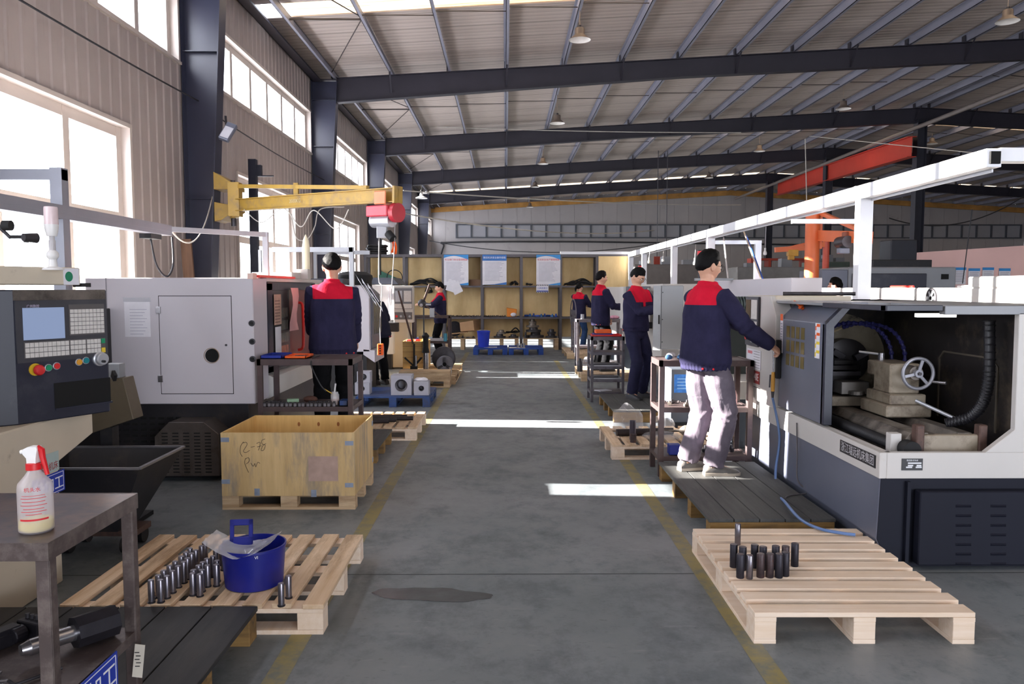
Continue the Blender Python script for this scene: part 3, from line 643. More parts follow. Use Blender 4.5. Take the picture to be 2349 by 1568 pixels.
def rack(label, x0, x1, y0, y1, zt, shelves, mt=RK, w=.042, z0=0.0):
    t = thing('tool_rack', label, 'rack', ((x0 + x1) / 2, (y0 + y1) / 2, z0))
    for x in (x0, x1 - w):
        for y in (y0, y1 - w): MB().box(x, x + w, y, y + w, z0, zt - .045).build('leg', mt, t, False, .002)
    MB().box(x0, x1, y0, y0 + .03, zt - .045, zt + .006).box(x0, x1, y1 - .03, y1, zt - .045, zt + .006).box(x0, x0 + .03, y0, y1, zt - .045, zt + .006).box(x1 - .03, x1, y0, y1, zt - .045, zt + .006).build('top_rail', mt, t, False)
    MB().box(x0 + .03, x1 - .03, y0 + .03, y1 - .03, zt - .012, zt).build('top_plate', mt, t, False)
    for z in shelves:
        MB().box(x0 + .005, x1 - .005, y0 + .005, y1 - .005, z - .008, z).box(x0 + .005, x1 - .005, y0 + .002, y0 + .03, z - .035, z + .004).box(x0 + .002, x0 + .03, y0 + .005, y1 - .005, z - .035, z + .004).box(x1 - .03, x1 - .002, y0 + .005, y1 - .005, z - .035, z + .004).build('shelf', mt, t, False)
    return t
def one(name, mb, m, label, cat, group=None, **k): return tag(mb.build(name, m, **k), label, cat, group)
def tray(name, label, x0, x1, y0, y1, z, h, m, cat='tray', group=None):
    return one(name, MB().box(x0, x1, y0, y1, z, z + .006).box(x0, x1, y0, y0 + .006, z, z + h).box(x0, x1, y1 - .006, y1, z, z + h).box(x0, x0 + .006, y0, y1, z, z + h).box(x1 - .006, x1, y0, y1, z, z + h), m, label, cat, group, smooth=False)
def panel_frame(o, u, n=None):   # face frame: u along the face, v up
    return frame_mx(V(o), V(u), V((0, 0, 1)))
def fbox(mb, mx, u0, u1, v0, v1, d0, d1):   # box in a face frame (u, v, depth towards the viewer)
    return mb.hexa([mx @ V(p) for p in ((u0, v0, d0), (u1, v0, d0), (u1, v1, d0), (u0, v1, d0), (u0, v0, d1), (u1, v0, d1), (u1, v1, d1), (u0, v1, d1))])
def fcyl(mb, mx, u, v, r, d0, d1, n=18): return mb.cyl(mx @ V((u, v, d0)), mx @ V((u, v, d1)), r, n=n)
def keys(mx, u0, u1, v0, v1, nu, nv, d, gap=.12, skip=()):
    m = MB(); a, b = (u1 - u0) / nu, (v1 - v0) / nv
    for i in range(nu):
        for j in range(nv):
            if (i, j) in skip: continue
            fbox(m, mx, u0 + a * (i + gap / 2), u0 + a * (i + 1 - gap / 2), v0 + b * (j + gap / 2), v0 + b * (j + 1 - gap / 2), 0, d)
    return m
SCRN = emit('lcd_screen', (150, 168, 206), .75)
def signal_lamp(parent, p, cols, r=.022, h=.055, pole=.12):
    s = MB().cyl(p, p + V((0, 0, pole)), r * .45, n=10).build('signal_lamp', STEELD, parent); z = pole
    for c in cols: MB().cyl(p + V((0, 0, z)), p + V((0, 0, z + h)), r, n=14).build('lamp_segment', c, s); z += h
    MB().cyl(p + V((0, 0, z)), p + V((0, 0, z + .012)), r * .95, n=14).build('lamp_cap', BLK0, s); return s
# ================================================================== LEFT SIDE, NEAR
# ---- lathe whose control panel fills the left edge
t = thing('cnc_lathe', 'beige and dark blue lathe at the left edge with its control panel facing the aisle', 'machine', (-3.0, 3.0, 0)); LA = t
XA = -2.42
MB().prism([(1.4, 0), (4.14, 0), (4.14, .66), (4.5, .75), (4.5, .905), (1.4, .905)], 0, -3.75, XA).build('body', MBG, t, False, .008)
MB().box(-3.75, -2.75, 1.4, 4.1, .906, 1.495).build('guard', MW, t, False, .01)
MB().box(-3.4, -2.62, 4.145, 4.42, .02, .64).build('sump_tank', BLK0, t, False, .006)
P0 = V((-2.475, 3.90, .905)); U = V((.245, .43, 0)).normalized(); L_ = .495; HT = .685; mx = panel_frame(P0, U)
nn = U.cross(V((0, 0, 1)))   # outward
m = MB(); f = [(0, -.0), (L_, -.0), (L_ + .02, -.03), (L_ + .02, -.2), (-.16, -.2), (-.17, -.10), (-.08, -.03)]
m.rings([[mx @ V((u, z_, d)) for u, d in f] for z_ in (-.0, .1, HT)]); m.build('control_panel', MD, t, False, .006); CP = t.children[-1]
uu = lambda x: (x - 150) / 795 * L_; vv = lambda y: HT - (y - 240) * .000592
cpo = CP
fbox(MB(), mx, .0, L_ - .006, vv(330), vv(240), 0, .003).build('trim_strip', M('stained_steel', (112, 104, 98), .4, .5, .3, 9, dirt=(60, 56, 54), ds=8), cpo, False)
fbox(MB(), mx, .006, L_ - .004, vv(868), vv(332), 0, .006).build('bezel', M('panel_grey', (66, 66, 72), .45, .2, .15, 6), cpo, False)
fbox(MB(), mx, uu(215), uu(555), vv(672), vv(395), .006, .009).build('screen', SCRN, cpo, False)
text_on(MB(), '广州数控', .016, mx @ V((uu(300), vv(382), .0065)), U, (0, 0, 1), ext=.0003).build('maker_text', M('panel_print', (190, 180, 205), .5), cpo, False)
kp = M('key_cap', (206, 202, 198), .5, 0, .08, 40); fbox(MB(), mx, uu(595), uu(915), vv(652), vv(372), .006, .008).build('key_field', M('key_field', (88, 84, 84), .5), cpo, False)
keys(panel_frame(mx @ V((0, 0, .008)), U), uu(602), uu(908), vv(642), vv(415), 9, 6, .004).build('keypad', kp, cpo, False)
fbox(MB(), mx, uu(215), uu(915), vv(832), vv(690), .006, .008).build('key_field', M('key_field', (88, 84, 84), .5), cpo, False)
mk = panel_frame(mx @ V((0, 0, .008)), U); keys(mk, uu(220), uu(585), vv(828), vv(695), 10, 3, .004).build('keypad', kp, cpo, False); keys(mk, uu(595), uu(732), vv(826), vv(695), 4, 3, .004).build('keypad', kp, cpo, False); keys(mk, uu(742), uu(870), vv(826), vv(695), 4, 3, .004).build('keypad', kp, cpo, False)
fbox(MB(), mk, uu(876), uu(910), vv(740), vv(696), 0, .004).build('green_key', GRN, cpo, False); fbox(MB(), mk, uu(876), uu(910), vv(826), vv(782), 0, .004).build('yellow_key', M('key_yellow', (226, 196, 60), .5), cpo, False)
b = MB(); fcyl(b, mx, uu(300), vv(932), .032, .0, .006); o = b.build('stop_button', M('stop_yellow', (206, 170, 40), .45), cpo); b = MB(); b.lathe([(.015, 0), (.016, .02), (.027, .022), (.028, .032), (.022, .042), (.008, .046)], mx @ V((uu(305), vv(935), .006)), nn); b.build('button_cap', RED, cpo)
for x, y, c in ((407, 926, GRN), (476, 917, RED), (670, 900, AMB), (733, 890, TEAL)):
    b = MB(); b.lathe([(.0195, 0), (.0195, .006), (.0165, .007), (.016, .006)], mx @ V((uu(x), vv(y), .0)), nn); o = b.build('push_button', ALU, cpo); b = MB(); fcyl(b, mx, uu(x), vv(y), .0155, .004, .012); b.build('button_cap', c, cpo)
b = MB(); b.lathe([(.040, 0), (.040, .012), (.034, .016), (.034, .035), (.030, .040), (.006, .041)], mx @ V((uu(860), vv(885), .0)), nn, 28); o = b.build('hand_wheel', ALU, cpo); b = MB(); fcyl(b, mx, uu(848), vv(905), .007, .04, .062, 10); b.build('crank_knob', BLK0, cpo)
fbox(MB(), mx, uu(450), uu(955), vv(1300), vv(1070), -.004, .0015).build('pocket', SLOT, cpo, False)
fbox(MB(), mx, uu(450), uu(960), vv(1312), vv(1295), 0, .012).build('pocket_lip', MD, cpo, False)
m = MB(); mt_ = panel_frame(P0 + V((0, 0, .70)) - nn * .05, U); fbox(m, mt_, -.42, .385, .01, .105, -.16, 0); m.build('top_box', MBG, t, False, .006); TB = t.children[-1]
m = MB(); fbox(m, mt_, .29, .375, .012, .10, 0, .0012); m.build('sticker', PAPER, TB, False); m = MB(); m.rings([[mt_ @ V((.32 + .021 * cos(2 * pi * i / 20), .056 + .027 * sin(2 * pi * i / 20), d)) for i in range(20)] for d in (.0012, .002)]); m.build('green_seal', M('seal_green', (20, 120, 84), .5), TB)
m = MB(); fbox(m, mt_, .40, .455, .0, .022, -.1, -.02); m.build('latch', BLK0, t, False)
MB().bar(P0 + V((-.2, -.25, .69)), P0 + V((-.2, -.25, .72)), .1).build('arm_joint', BLK0, t, False)
p = D(122, 619, 4.07); m = MB(); m.lathe([(.052, 0), (.048, .01), (.022, .018), (.018, .06), (.018, .06)], p); sl = m.build('warning_lamp', WPL, t)
m = MB(); m.sph(p + V((0, 0, .078)), .030, 16); m.build('ball_joint', WPL, sl); m = MB(); m.lathe([(.016, .10), (.016, .155), (.013, .156), (.013, .175)], p); m.build('lamp_stem', M('lamp_stem', (190, 186, 188), .4), sl)
m = MB(); m.lathe([(.024, .175), (.032, .21), (.034, .235), (.034, .236)], p); m.build('lamp_base', WPL, sl); m = MB(); m.lathe([(.034, .236), (.033, .32), (.031, .327), (.01, .328)], p); m.build('lamp_lens', M('lamp_lens', (226, 206, 208), .25), sl)
# stickers on the aisle face of the body
my = panel_frame((XA, 3.88, .62), (0, 1, 0))
m = MB(); fbox(m, my, .07, .26, .0, .105, .0, .002); o = m.build('maker_plate', M('plate_green', (168, 186, 184), .5), t, False)
text_on(MB(), '瑞远机床', .046, my @ V((.165, .030, .0022)), (0, 1, 0), (0, 0, 1), .95, .0004).build('plate_text', M('dark_red_ink', (150, 44, 48), .6), o, False)
my2 = panel_frame((XA, 3.78, .50), (0, 1, 0)); m = MB(); fbox(m, my2, .12, .40, .0, .115, .002, .006); o = m.build('status_sign', BLUINK, t, False)
m = MB(); [fbox(m, my2, *q, .006, .0068) for q in ((.13, .39, .007, .010), (.13, .39, .105, .108), (.13, .133, .007, .108), (.387, .39, .007, .108))]; m.build('sign_border', WHINK, o, False)
text_on(MB(), '待加工', .082, my2 @ V((.26, .050, .0065)), (0, 1, 0), (0, 0, 1), 1.05, .0004).build('sign_text', WHINK, o, False)
# ---- things on the far side of it
t = thing('chip_conveyor', 'olive-brown sheet metal cover with a small switch box behind the control panel', 'machine part', (-2.66, 5.2, 0))
OLV = M('olive_sheet', (92, 82, 66), .45, .3, .15, 4)
m = MB(); m.prism([(-2.80, .62), (-2.50, .72), (-2.56, 1.0), (-2.86, .98)], 1, 5.15, 5.3); m.build('cover', OLV, t, False, .004)
MB().box(-2.74, -2.66, 5.18, 5.27, 0, .66).box(-2.9, -2.5, 5.05, 5.4, 0, .03).build('stand', BLK0, t, False)
MB().box(-3.56, -3.31, 5.3, 6.492, .0, 1.43).build('sun_blocker', BLK0, t, False, .006); MB().box(-2.70, -2.60, 5.18, 5.27, .99, 1.09).build('switch_box', MG, t, False, .004); MB().bar((-2.63, 5.16, 1.03), (-2.60, 5.13, 1.0), .02, .05).build('switch_handle', BLKM, t, False)  # first box is unseen, added to block sun from the aisle floor
t = thing('chip_hopper', 'black tapered steel chip hopper on wheels beside the left lathe', 'hopper', (-2.5, 4.75, 0))
RM = [(-2.9, 4.44), (-2.13, 4.44), (-2.13, 5.06), (-2.9, 5.06)]; BT = [(-2.76, 4.56), (-2.33, 4.56), (-2.33, 4.84), (-2.76, 4.84)]
HOP = M('hopper_black', (34, 33, 37), .5, .2, .2, 5, dirt=(58, 52, 48), ds=6)
m = MB(); ins = lambda q, k: [(-2.5 + (x + 2.5) * k, 4.75 + (y - 4.75) * k) for x, y in q]
m.rings([[(x, y, .14) for x, y in BT], [(x, y, .55) for x, y in RM], [(x, y, .55) for x, y in ins(RM, .975)], [(x, y, .16) for x, y in ins(BT, .96)]]); m.build('tub', HOP, t, False)
m = MB(); c = [V((x, y, .553)) for x, y in RM]; [m.bar(c[i], c[(i + 1) % 4], .022, .012) for i in range(4)]; m.build('rim', M('worn_rim', (120, 118, 122), .4, .6, .2, 9), t, False)
m = MB(); m.box(-2.7, -2.24, 4.6, 4.8, .10, .135); m.build('chassis', RUST, t, False)
for x, y in ((-2.65, 4.6), (-2.3, 4.6), (-2.65, 4.8), (-2.3, 4.8)): MB().cyl((x - .02, y, .05), (x + .02, y, .05), .05, n=16).build('wheel', RUB, t)
# ---- near cart with the spray bottle
t = thing('steel_cart', 'rusty brown steel cart in the lower left corner with a flat top', 'cart', (-1.7, 2.35, .145)); CT = t
CTM = M('cart_steel', (88, 76, 74), .45, .45, .2, 5, dirt=(134, 122, 116), ds=7, dl=(.46, .72)); x0, x1, y0, y1, zt = -2.3, -1.262, 2.09, 2.605, .90
MB().box(x0, x1, y0, y1, zt - .006, zt).build('table_top', M('cart_top', (84, 74, 78), .36, .5, .2, 4, dirt=(124, 98, 86), ds=5, dl=(.42, .66)), t, False)
m = MB(); m.box(x0, x1, y0 - .004, y0, zt - .05, zt + .001).box(x1, x1 + .004, y0 - .004, y1, zt - .05, zt + .001).box(x0, x1, y1, y1 + .004, zt - .05, zt + .001).box(x0, x1, y0, y0 + .04, zt - .05, zt - .046).box(x1 - .04, x1, y0, y1, zt - .05, zt - .046); m.build('edge_angle', CTM, t, False)
for x in (x0 + .0, x1 - .042):
    for y in (y0, y1 - .042): MB().box(x + .006, x + .042, y, y + .006, .145, zt - .05).box(x + .036, x + .042, y + .006, y + .040, .145, zt - .05).build('leg', CTM, t, False, .002)
MB().box(x0 + .01, x1 - .005, y0 + .01, y1 - .005, .425, .431).box(x1 - .03, x1 - .002, y0 + .01, y1 - .01, .40, .433).box(x0 + .01, x1 - .01, y0 + .008, y0 + .03, .40, .433).build('lower_shelf', CTM, t, False)
t = thing('spray_bottle', 'white spray bottle with red trigger and red printed label on the cart top', 'bottle', (-1.357, 2.20, .90)); c = V((-1.357, 2.20, .90)); BOT = sheer('bottle_plastic', (228, 218, 220), .40, .3)
m = MB(); m.lathe([(.040, .0), (.0455, .006), (.0455, .125), (.043, .142), (.026, .162), (.0155, .178), (.0155, .186)], c, n=28); m.build('bottle_body', BOT, t)
m = MB(); m.lathe([(.038, .004), (.044, .01), (.044, .034), (.01, .035)], c, n=24); m.build('liquid', M('yellow_liquid', (226, 210, 104), .2), t)
m = MB()
for k, (z, w_, h_) in enumerate(((.112, .9, .0012), (.104, 1.0, .0016), (.094, .9, .0016), (.084, 1.05, .0016), (.074, .8, .0016), (.066, 1.0, .0016), (.058, .6, .0016), (.040, 1.15, .0055))):
    q = [c + V((.0459 * sin(.42 + (i - 6) / 6 * w_ * .75), -.0459 * cos(.42 + (i - 6) / 6 * w_ * .75), 0)) for i in range(13)]
    for a, b in zip(q, q[1:]): m.face([a + V((0, 0, z)), b + V((0, 0, z)), b + V((0, 0, z + h_)), a + V((0, 0, z + h_))])
text_on(m, '机头水', .014, c + V((.0185, -.0432, .130)), (1, .42, 0), (0, 0, 1), 1, .0003); m.build('label_print', REDINK, t, False)
m = MB(); m.lathe([(.021, .180), (.021, .198), (.016, .2)], c, n=20); m.build('cap_ring', M('cap_red', (206, 26, 34), .35), t)
m = MB(); m.rings([[c + V((x, y, z)) for x, y in ((-.017 * k + o_, -.013), (.017 * k + o_, -.013), (.017 * k + o_, .013), (-.017 * k + o_, .013))] for z, k, o_ in ((.199, .75, 0), (.214, .8, .0), (.226, 1.15, -.004), (.240, 1.2, -.002), (.247, .7, .004))]); m.cyl(c + V((-.018, 0, .232)), c + V((-.036, 0, .230)), .008, .006, 10); m.build('spray_head', WPL, t, ang=60)
m = MB(); m.tube([c + V(q) for q in ((.012, 0, .244), (.024, 0, .236), (.026, 0, .215), (.032, 0, .19), (.038, 0, .165))], [.008, .009, .008, .007, .006], 8); m.build('trigger', M('cap_red', (206, 26, 34)), t)
# parts lying on the lower shelf of the cart
zs = .4335; GDK = M('oily_steel', (48, 46, 52), .38, .5, .25, 18)
for i, (x, y, r) in enumerate(((-2.02, 2.36, .5), (-1.93, 2.40, .5), (-1.84, 2.44, .5), (-1.75, 2.36, .5), (-1.66, 2.42, .45))):
    m = MB(); R_ = RZ(-r); m.cb((x, y, zs + .022), (.05, .20, .042), R_); m.cb((x + .02, y + .04, zs + .05), (.045, .09, .016), R_); m.cb((x + .0, y - .05, zs + .049), (.03, .05, .012), R_)
    one('chuck_jaw', m, GDK, 'stepped dark steel chuck jaw lying on the lower shelf of the near cart', 'chuck jaw', 'chuck jaws on the near cart', smooth=False, bev=.002)
t = thing('boring_tool', 'octagonal black tool block with a shiny spindle on the lower cart shelf', 'tool', (-1.42, 2.42, zs)); d = V((.62, .78, 0)).normalized(); c = V((-1.40, 2.44, zs + .052))
m = MB(); m.cyl(c, c + d * .13, .052, n=8); m.build('block', GDK, t, ang=20); m = MB(); m.cyl(c - d * .13, c, .026, n=18); m.cyl(c - d * .155, c - d * .13, .017, .024, 18); m.build('spindle', STEEL, t)
t = thing('valve_block', 'small grey valve block with bolts on the lower cart shelf', 'machine part', (-1.58, 2.52, zs)); m = MB(); m.cb((-1.58, 2.53, zs + .03), (.10, .06, .06), RZ(-.4)); m.cyl((-1.6, 2.5, zs + .03), (-1.615, 2.46, zs + .03), .026, n=14); m.build('housing', GDK, t, False, .003)
for k in range(4): MB().cyl((-1.61 + .02 * k, 2.54 - .008 * k, zs + .06), (-1.61 + .02 * k, 2.54 - .008 * k, zs + .075), .007, n=6).build('bolt', STEELD, t)
for p, q in (((-1.98, 2.14, zs + .008), (-1.55, 2.25, zs + .008)), ((-1.9, 2.12, zs + .008), (-1.5, 2.2, zs + .008))):
    p, q = V(p), V(q); u = (q - p).normalized(); r_ = V((-u.y, u.x, 0)); m = MB(); m.bar(p, q, .016, .008)
    for e, s_ in ((p, -1), (q, 1)): m.bar(e + r_ * .012, e + r_ * .012 + u * s_ * .03, .01, .008); m.bar(e - r_ * .012, e - r_ * .012 + u * s_ * .03, .01, .008)
    one('spanner', m, STEEL, 'open-ended steel spanner lying on the lower shelf of the near cart', 'spanner', 'spanners on the near cart', smooth=False, bev=.001)
one('allen_key', MB().tube([(-1.36, 2.30, zs + .006), (-1.44, 2.2, zs + .006), (-1.47, 2.22, zs + .006)], .005, 8), STEELD, 'bent hexagonal key near the blue sign on the lower cart shelf', 'hex key')
t = thing('hanging_sign', 'blue sign with white characters hanging on the side of the near cart', 'sign', (x1 + .01, 2.3, .3)); mx_ = panel_frame((x1 + .006, 2.02, .29), (0, 1, 0)); m = MB(); fbox(m, mx_, .12, .40, .03, .145, 0, .004); m.build('board', BLUINK, t, False)
m = MB(); [fbox(m, mx_, *q, .004, .0048) for q in ((.13, .39, .037, .040), (.13, .39, .135, .138), (.13, .133, .037, .138), (.387, .39, .037, .138))]; m.build('border', WHINK, t, False); text_on(MB(), '待加工', .082, mx_ @ V((.26, .080, .0045)), (0, 1, 0), (0, 0, 1), 1.05, .0004).build('sign_text', WHINK, t, False)
t = thing('paper_tag', 'cream inspection tag tied to the rear leg of the near cart', 'tag', (x1 + .01, 2.585, .3)); m = MB(); o_ = D(318, 1515, 2.54); m.cb(o_, (.034, .002, .115), Matrix.Rotation(.12, 3, 'Y')); m.build('card', M('cream_card', (204, 196, 182), .8), t, False); m = MB(); [m.cb(o_ + V((-.004 + .004 * (k % 2), -.0016, .03 - .012 * k)), (.016, .0008, .003)) for k in range(5)]; m.build('print', INK, t, False)
platform('black oily plank platform under the near cart', -2.40, -1.135, 1.75, 3.455, 6, .145, WD, W3e, 4)
# ---- left pallet with pins and bucket
pallet('new pine pallet on the left, loaded with steel pins and a blue bucket', -2.06, -.845, 3.475, 4.49, 9, 'y', W2y, W1y, .145)
PINM = M('turned_steel', (128, 124, 132), .28, .85, .15, 30)
pm = None; tops = [(760, 460), (827, 458), (812, 425), (872, 430), (850, 392), (912, 395), (893, 358), (952, 360), (932, 328), (992, 330), (975, 292), (1018, 305), (1008, 263), (1047, 272), (1037, 234), (1078, 248), (1120, 218), (1143, 189), (1055, 412), (1105, 418), (1062, 388), (1120, 388), (1097, 356), (1160, 355), (1127, 333), (1157, 308), (1222, 245), (1258, 212), (1287, 180), (1270, 246), (1310, 212), (1326, 186), (1205, 352), (1228, 322), (1200, 290)]
pts = []
for x, y in tops:
    p = G(100 + x * .3235, 1180 + y * .3235, .255)
    for _ in range(40):
        bad = [q for q in pts if (q - p).length < .0375]
        if not bad: break
        p = p + (p - bad[0]).normalized() * .004 if (p - bad[0]).length > .001 else p + V((.005, .005, 0))
    pts.append(p)
pts += [G(100 + 1683 * .3235, 1180 + 482 * .3235, .255), G(100 + 1735 * .3235, 1180 + 430 * .3235, .255)]
for k, p in enumerate(pts):
    right = k >= len(pts) - 2; near = (p.x > -1.5 and not right)
    lab = ('turned steel pin standing alone right of the blue bucket' if right else ('turned steel pin with flanged foot in the cluster beside the blue bucket' if near else 'turned steel pin with flanged foot in the row left of the bucket'))
    if pm is None:
        pm = thing('steel_pin', lab, 'steel pin', (p.x, p.y, .1455), 'turned steel pins in the left row on the pallet')
        MB().lathe([(.0125, .006), (.0145, .0075), (.0145, .104), (.0125, .1085), (.004, .1085)], n=20).build('shank', PINM, pm, local=True); MB().lathe([(.0165, 0), (.0175, .001), (.0175, .006), (.0125, .0065)], n=20).build('flange', GDK, pm, local=True)
    else: dup(pm, (p.x, p.y, .1455), random.random() * 6, lab, 'steel pins standing alone by the bucket' if right else ('steel pins clustered beside the bucket' if near else 'turned steel pins in the left row on the pallet'))
t = thing('bucket', 'round blue plastic bucket with upright handle on the left pallet', 'bucket', (-1.245, 3.74, .1455)); c = V((-1.245, 3.74, .1455))
m = MB(); m.lathe([(.132, 0), (.138, .004), (.152, .185), (.156, .187), (.156, .198), (.149, .198), (.149, .187), (.133, .012), (.004, .012)], c, n=40); m.build('tub', M('bucket_blue', (22, 30, 122), .35, 0, .08, 5), t)
m = MB(); mh = frame_mx(c + V((-.055, -.02, .13)), (1, .1, 0), (0, .12, 1))
for q in ((-.055, -.035, 0, .19), (.035, .055, 0, .19), (-.055, .055, .16, .19), (-.055, .055, .0, .105)): fbox(m, mh, *q, -.006, .006)
m.build('handle', M('bucket_blue', (22, 30, 122)), t, False, .003)
m = MB(); text_on(m, 'VI', .02, c + V((.06, -.147, .176)), (1, .42, 0), (0, -.0, 1), 1, .0006); m.build('print', WHINK, t, False)
m = MB(); n_ = 16
rows = []
for j in range(9):
    r = []
    for i in range(n_ + 1):
        u = i / n_; v = j / 8; x = -.19 + .33 * u; y = -.165 + .19 * v; z = .20 + .055 * (2 * u - 1) ** 2 - .028 * (1 - v) * (1 - abs(2 * u - 1)) + .010 * noise.noise(V((u * 6, v * 6, 2))); r.append(c + V((x, y, z + .004)))
    rows.append(r)
m.rings(rows, False, False); one('plastic_sheet', m, CLEAR, 'crumpled milky plastic sheet draped over the blue bucket', 'plastic sheet')
# ================================================================== LEFT SIDE, MIDDLE
# ---- second lathe: big white cabinet
t = thing('cnc_lathe', 'large white lathe cabinet with a round hole in its door, behind the plywood crate', 'machine', (-2.8, 7.7, 0))
xl, xr, yf, yb = -3.52, -2.12, 6.5, 8.95
MB().box(xl, xr, yf, 6.88, .62, 1.685).build('electrical_cabinet', MWG, t, False, .006)
MB().box(xl, -2.9, 6.88, yb, .62, 1.685).box(-2.9, -2.14, 8.62, yb, .62, 1.685).box(-2.9, xr, 6.88, yb, 1.655, 1.69).build('enclosure', MW, t, False, .004)
MB().box(-2.9, -2.16, 6.88, 8.62, .8, .84).build('chip_tray_floor', BLK0, t, False)
MB().box(xl + .06, xr - .08, yf + .06, yb, .0, .62).build('base', M('base_black', (34, 32, 36), .5, .1, .2, 3, dirt=(58, 50, 46), ds=5), t, False, .006)
MB().prism([(-2.15, .60), (-2.085, .63), (-2.085, .80), (-2.15, .83)], 1, 6.9, 8.9).build('white_belt', MW, t, False, .003)
f = panel_frame((xl, yf, .62), (1, 0, 0)); fx = lambda px: D(px, 700, yf).x - xl; fz = lambda py: D(480, py, yf).z - .62
m = MB(); fbox(m, f, fx(365), fx(530), fz(902), fz(679), 0, .004); m.build('door', MWG, t, False, .0015); dr_ = t.children[-1]
m = MB(); [fbox(m, f, *q, 0, .0012) for q in ((fx(363.6), fx(365), fz(903.4), fz(677.6)), (fx(530), fx(531.4), fz(903.4), fz(677.6)), (fx(363.6), fx(531.4), fz(903.4), fz(902)), (fx(363.6), fx(531.4), fz(679), fz(677.6)))]; m.build('door_gap', SLOT, dr_, False)
for py in (711, 868): m = MB(); fbox(m, f, fx(358), fx(369), fz(py + 8), fz(py - 8), .002, .012); m.build('hinge', STEEL, dr_, False, .002)
m = MB(); m.rings([[f @ V((fx(483) + r * cos(2 * pi * i / 32), fz(815) + r * sin(2 * pi * i / 32), d)) for i in range(32)] for r, d in ((.066, .0045), (.066, .0075), (.060, .0075))], False); m.build('hole_rim', M('rust_ring', (150, 128, 108), .6, 0, .2, 20), dr_)
m = MB(); fcyl(m, f, fx(484), fz(815), .058, .0046, .0056, 28); m.build('hole', SLOT, dr_)
m = MB(); fcyl(m, f, fx(517), fz(791), .009, .004, .012, 12); m.build('key_lock', STEELD, dr_)
m = MB(); fbox(m, f, fx(244), fx(246), 0, 1.065, 0, .0012); m.build('panel_seam', M('seam_grey', (120, 118, 124), .6), t, False)
for py in (741, 783, 823): m = MB(); m.lathe([(.026, 0), (.026, .008), (.018, .010), (.018, .004)], f @ V((fx(577), fz(py), 0)), (0, -1, 0), 18); o = m.build('cable_gland', STEELD, t); m = MB(); fcyl(m, f, fx(577), fz(py), .014, .002, .008, 14); m.build('plug', BLKM, o)
m = MB(); fbox(m, f, fx(568), fx(582), fz(640), fz(626), -.1, .001); m.build('corner_lamp', M('lamp_cover', (224, 190, 178), .4), t, False, .003)
t2 = thing('paper_sheet', 'printed sheet taped to the white lathe cabinet left of its door', 'paper', f @ V((fx(315), fz(772), 0))); m = MB(); fbox(m, f, fx(285), fx(344), fz(772), fz(684), .0005, .002); m.build('sheet', PAPER, t2, False); m = MB(); fbox(m, f, fx(283), fx(346), fz(692), fz(682), .002, .0035); m.build('clear_tape', CLEAR, t2, False)
m = MB(); [fbox(m, f, fx(297), fx(297) + .11 + .05 * ((k * 7) % 3) / 3, fz(766 - k * 7), fz(765 - k * 7), .002, .0023) for k in range(9)]; m.build('print', M('pale_ink', (160, 158, 176), .8), t2, False)
# motor guard on the front of the base
m = MB(); a, b = D(356, 1060, 6.3).x, D(503, 1060, 6.3).x; h0, h1 = .05, .50
pf = [(a, h0), (b, h0), (b, h1 - .10), (b - .12, h1), (a + .12, h1), (a, h1 - .12)]
m.prism(pf, 1, 6.3, 6.56); m.build('motor_guard', M('guard_steel', (96, 88, 84), .4, .5, .2, 6, dirt=(66, 54, 46), ds=5), t, False, .004); mg = t.children[-1]
m = MB()
for i in range(5):
    for j in range(13):
        u = a + .06 + i * (b - a - .12) / 4.6; v = h0 + .03 + j * .027
        if v < h1 - .07: m.box(u, u + .05, 6.297, 6.301, v, v + .009)
m.build('vent_grille', SLOT, mg, False)
m = MB()
for i in range(9):
    for j in range(9): m.box(-3.42 + .075 * i, -3.37 + .075 * i, 6.556, 6.562, .08 + .05 * j, .10 + .05 * j)
m.build('vent_grille', SLOT, t, False)
MB().box(-2.9, -2.2, 6.45, 6.6, .0, .05).build('sill_plate', BLK0, t, False)
# aisle side: sliding door
s_ = panel_frame((-2.12, 6.9, .84), (0, 1, 0)); m = MB()
for q in ((0, .14, 0, .80), (1.55, 1.72, 0, .80), (0, 1.72, .74, .81), (0, 1.72, 0, .05)): fbox(m, s_, *q, -.06, .0)
m.build('door_frame', MD, t, False); df = t.children[-1]
m = MB(); fbox(m, s_, .14, .72, .05, .74, -.05, -.01); m.build('sliding_door', M('door_dark', (44, 42, 46), .4, .2, .2, 4), t, False, .003); sd2 = t.children[-1]
m = MB(); [fbox(m, s_, .40 + .045 * i, .432 + .045 * i, .12 + .12 * j, .21 + .12 * j, -.011, -.008) for i in range(6) for j in range(4)]; m.build('window_grid', M('dim_glass', (86, 82, 74), .2), sd2, False)
m = MB(); fbox(m, s_, .72, 1.55, .05, .74, -.05, -.02); m.build('red_panel', M('dull_red', (104, 26, 32), .35, 0, .2, 2), t, False)
m = MB(); y_ = 7.86; m.tube(spline([(-2.115, y_, .97), (-2.07, y_, .99), (-2.06, y_, 1.1), (-2.06, y_, 1.34), (-2.07, y_, 1.44), (-2.115, y_, 1.45)], 4), .014, 10); m.build('handle', M('handle_red', (224, 44, 36), .35), t)
m = MB(); m.box(-2.2, -2.1, 6.62, 7.75, 1.69, 1.71); m.build('top_rail', M('rail_red', (232, 70, 62), .4), t, False)
MB().box(-2.6, -2.19, 7.95, 8.3, 1.691, 1.76).build('top_box', MW, t, False, .004)
m = MB(); p = D(703, 640, 8.35); p.z = 1.69; m.box(p.x - .12, p.x + .03, 8.3, 8.42, 1.691, 1.80); m.build('lamp_foot', MW, t, False, .004)
m = MB(); m.lathe([(.042, .11), (.042, .34), (.03, .42), (.004, .48)], p, n=18); m.build('lamp_cover', M('sunlit_plastic', (240, 236, 204), .3), t)
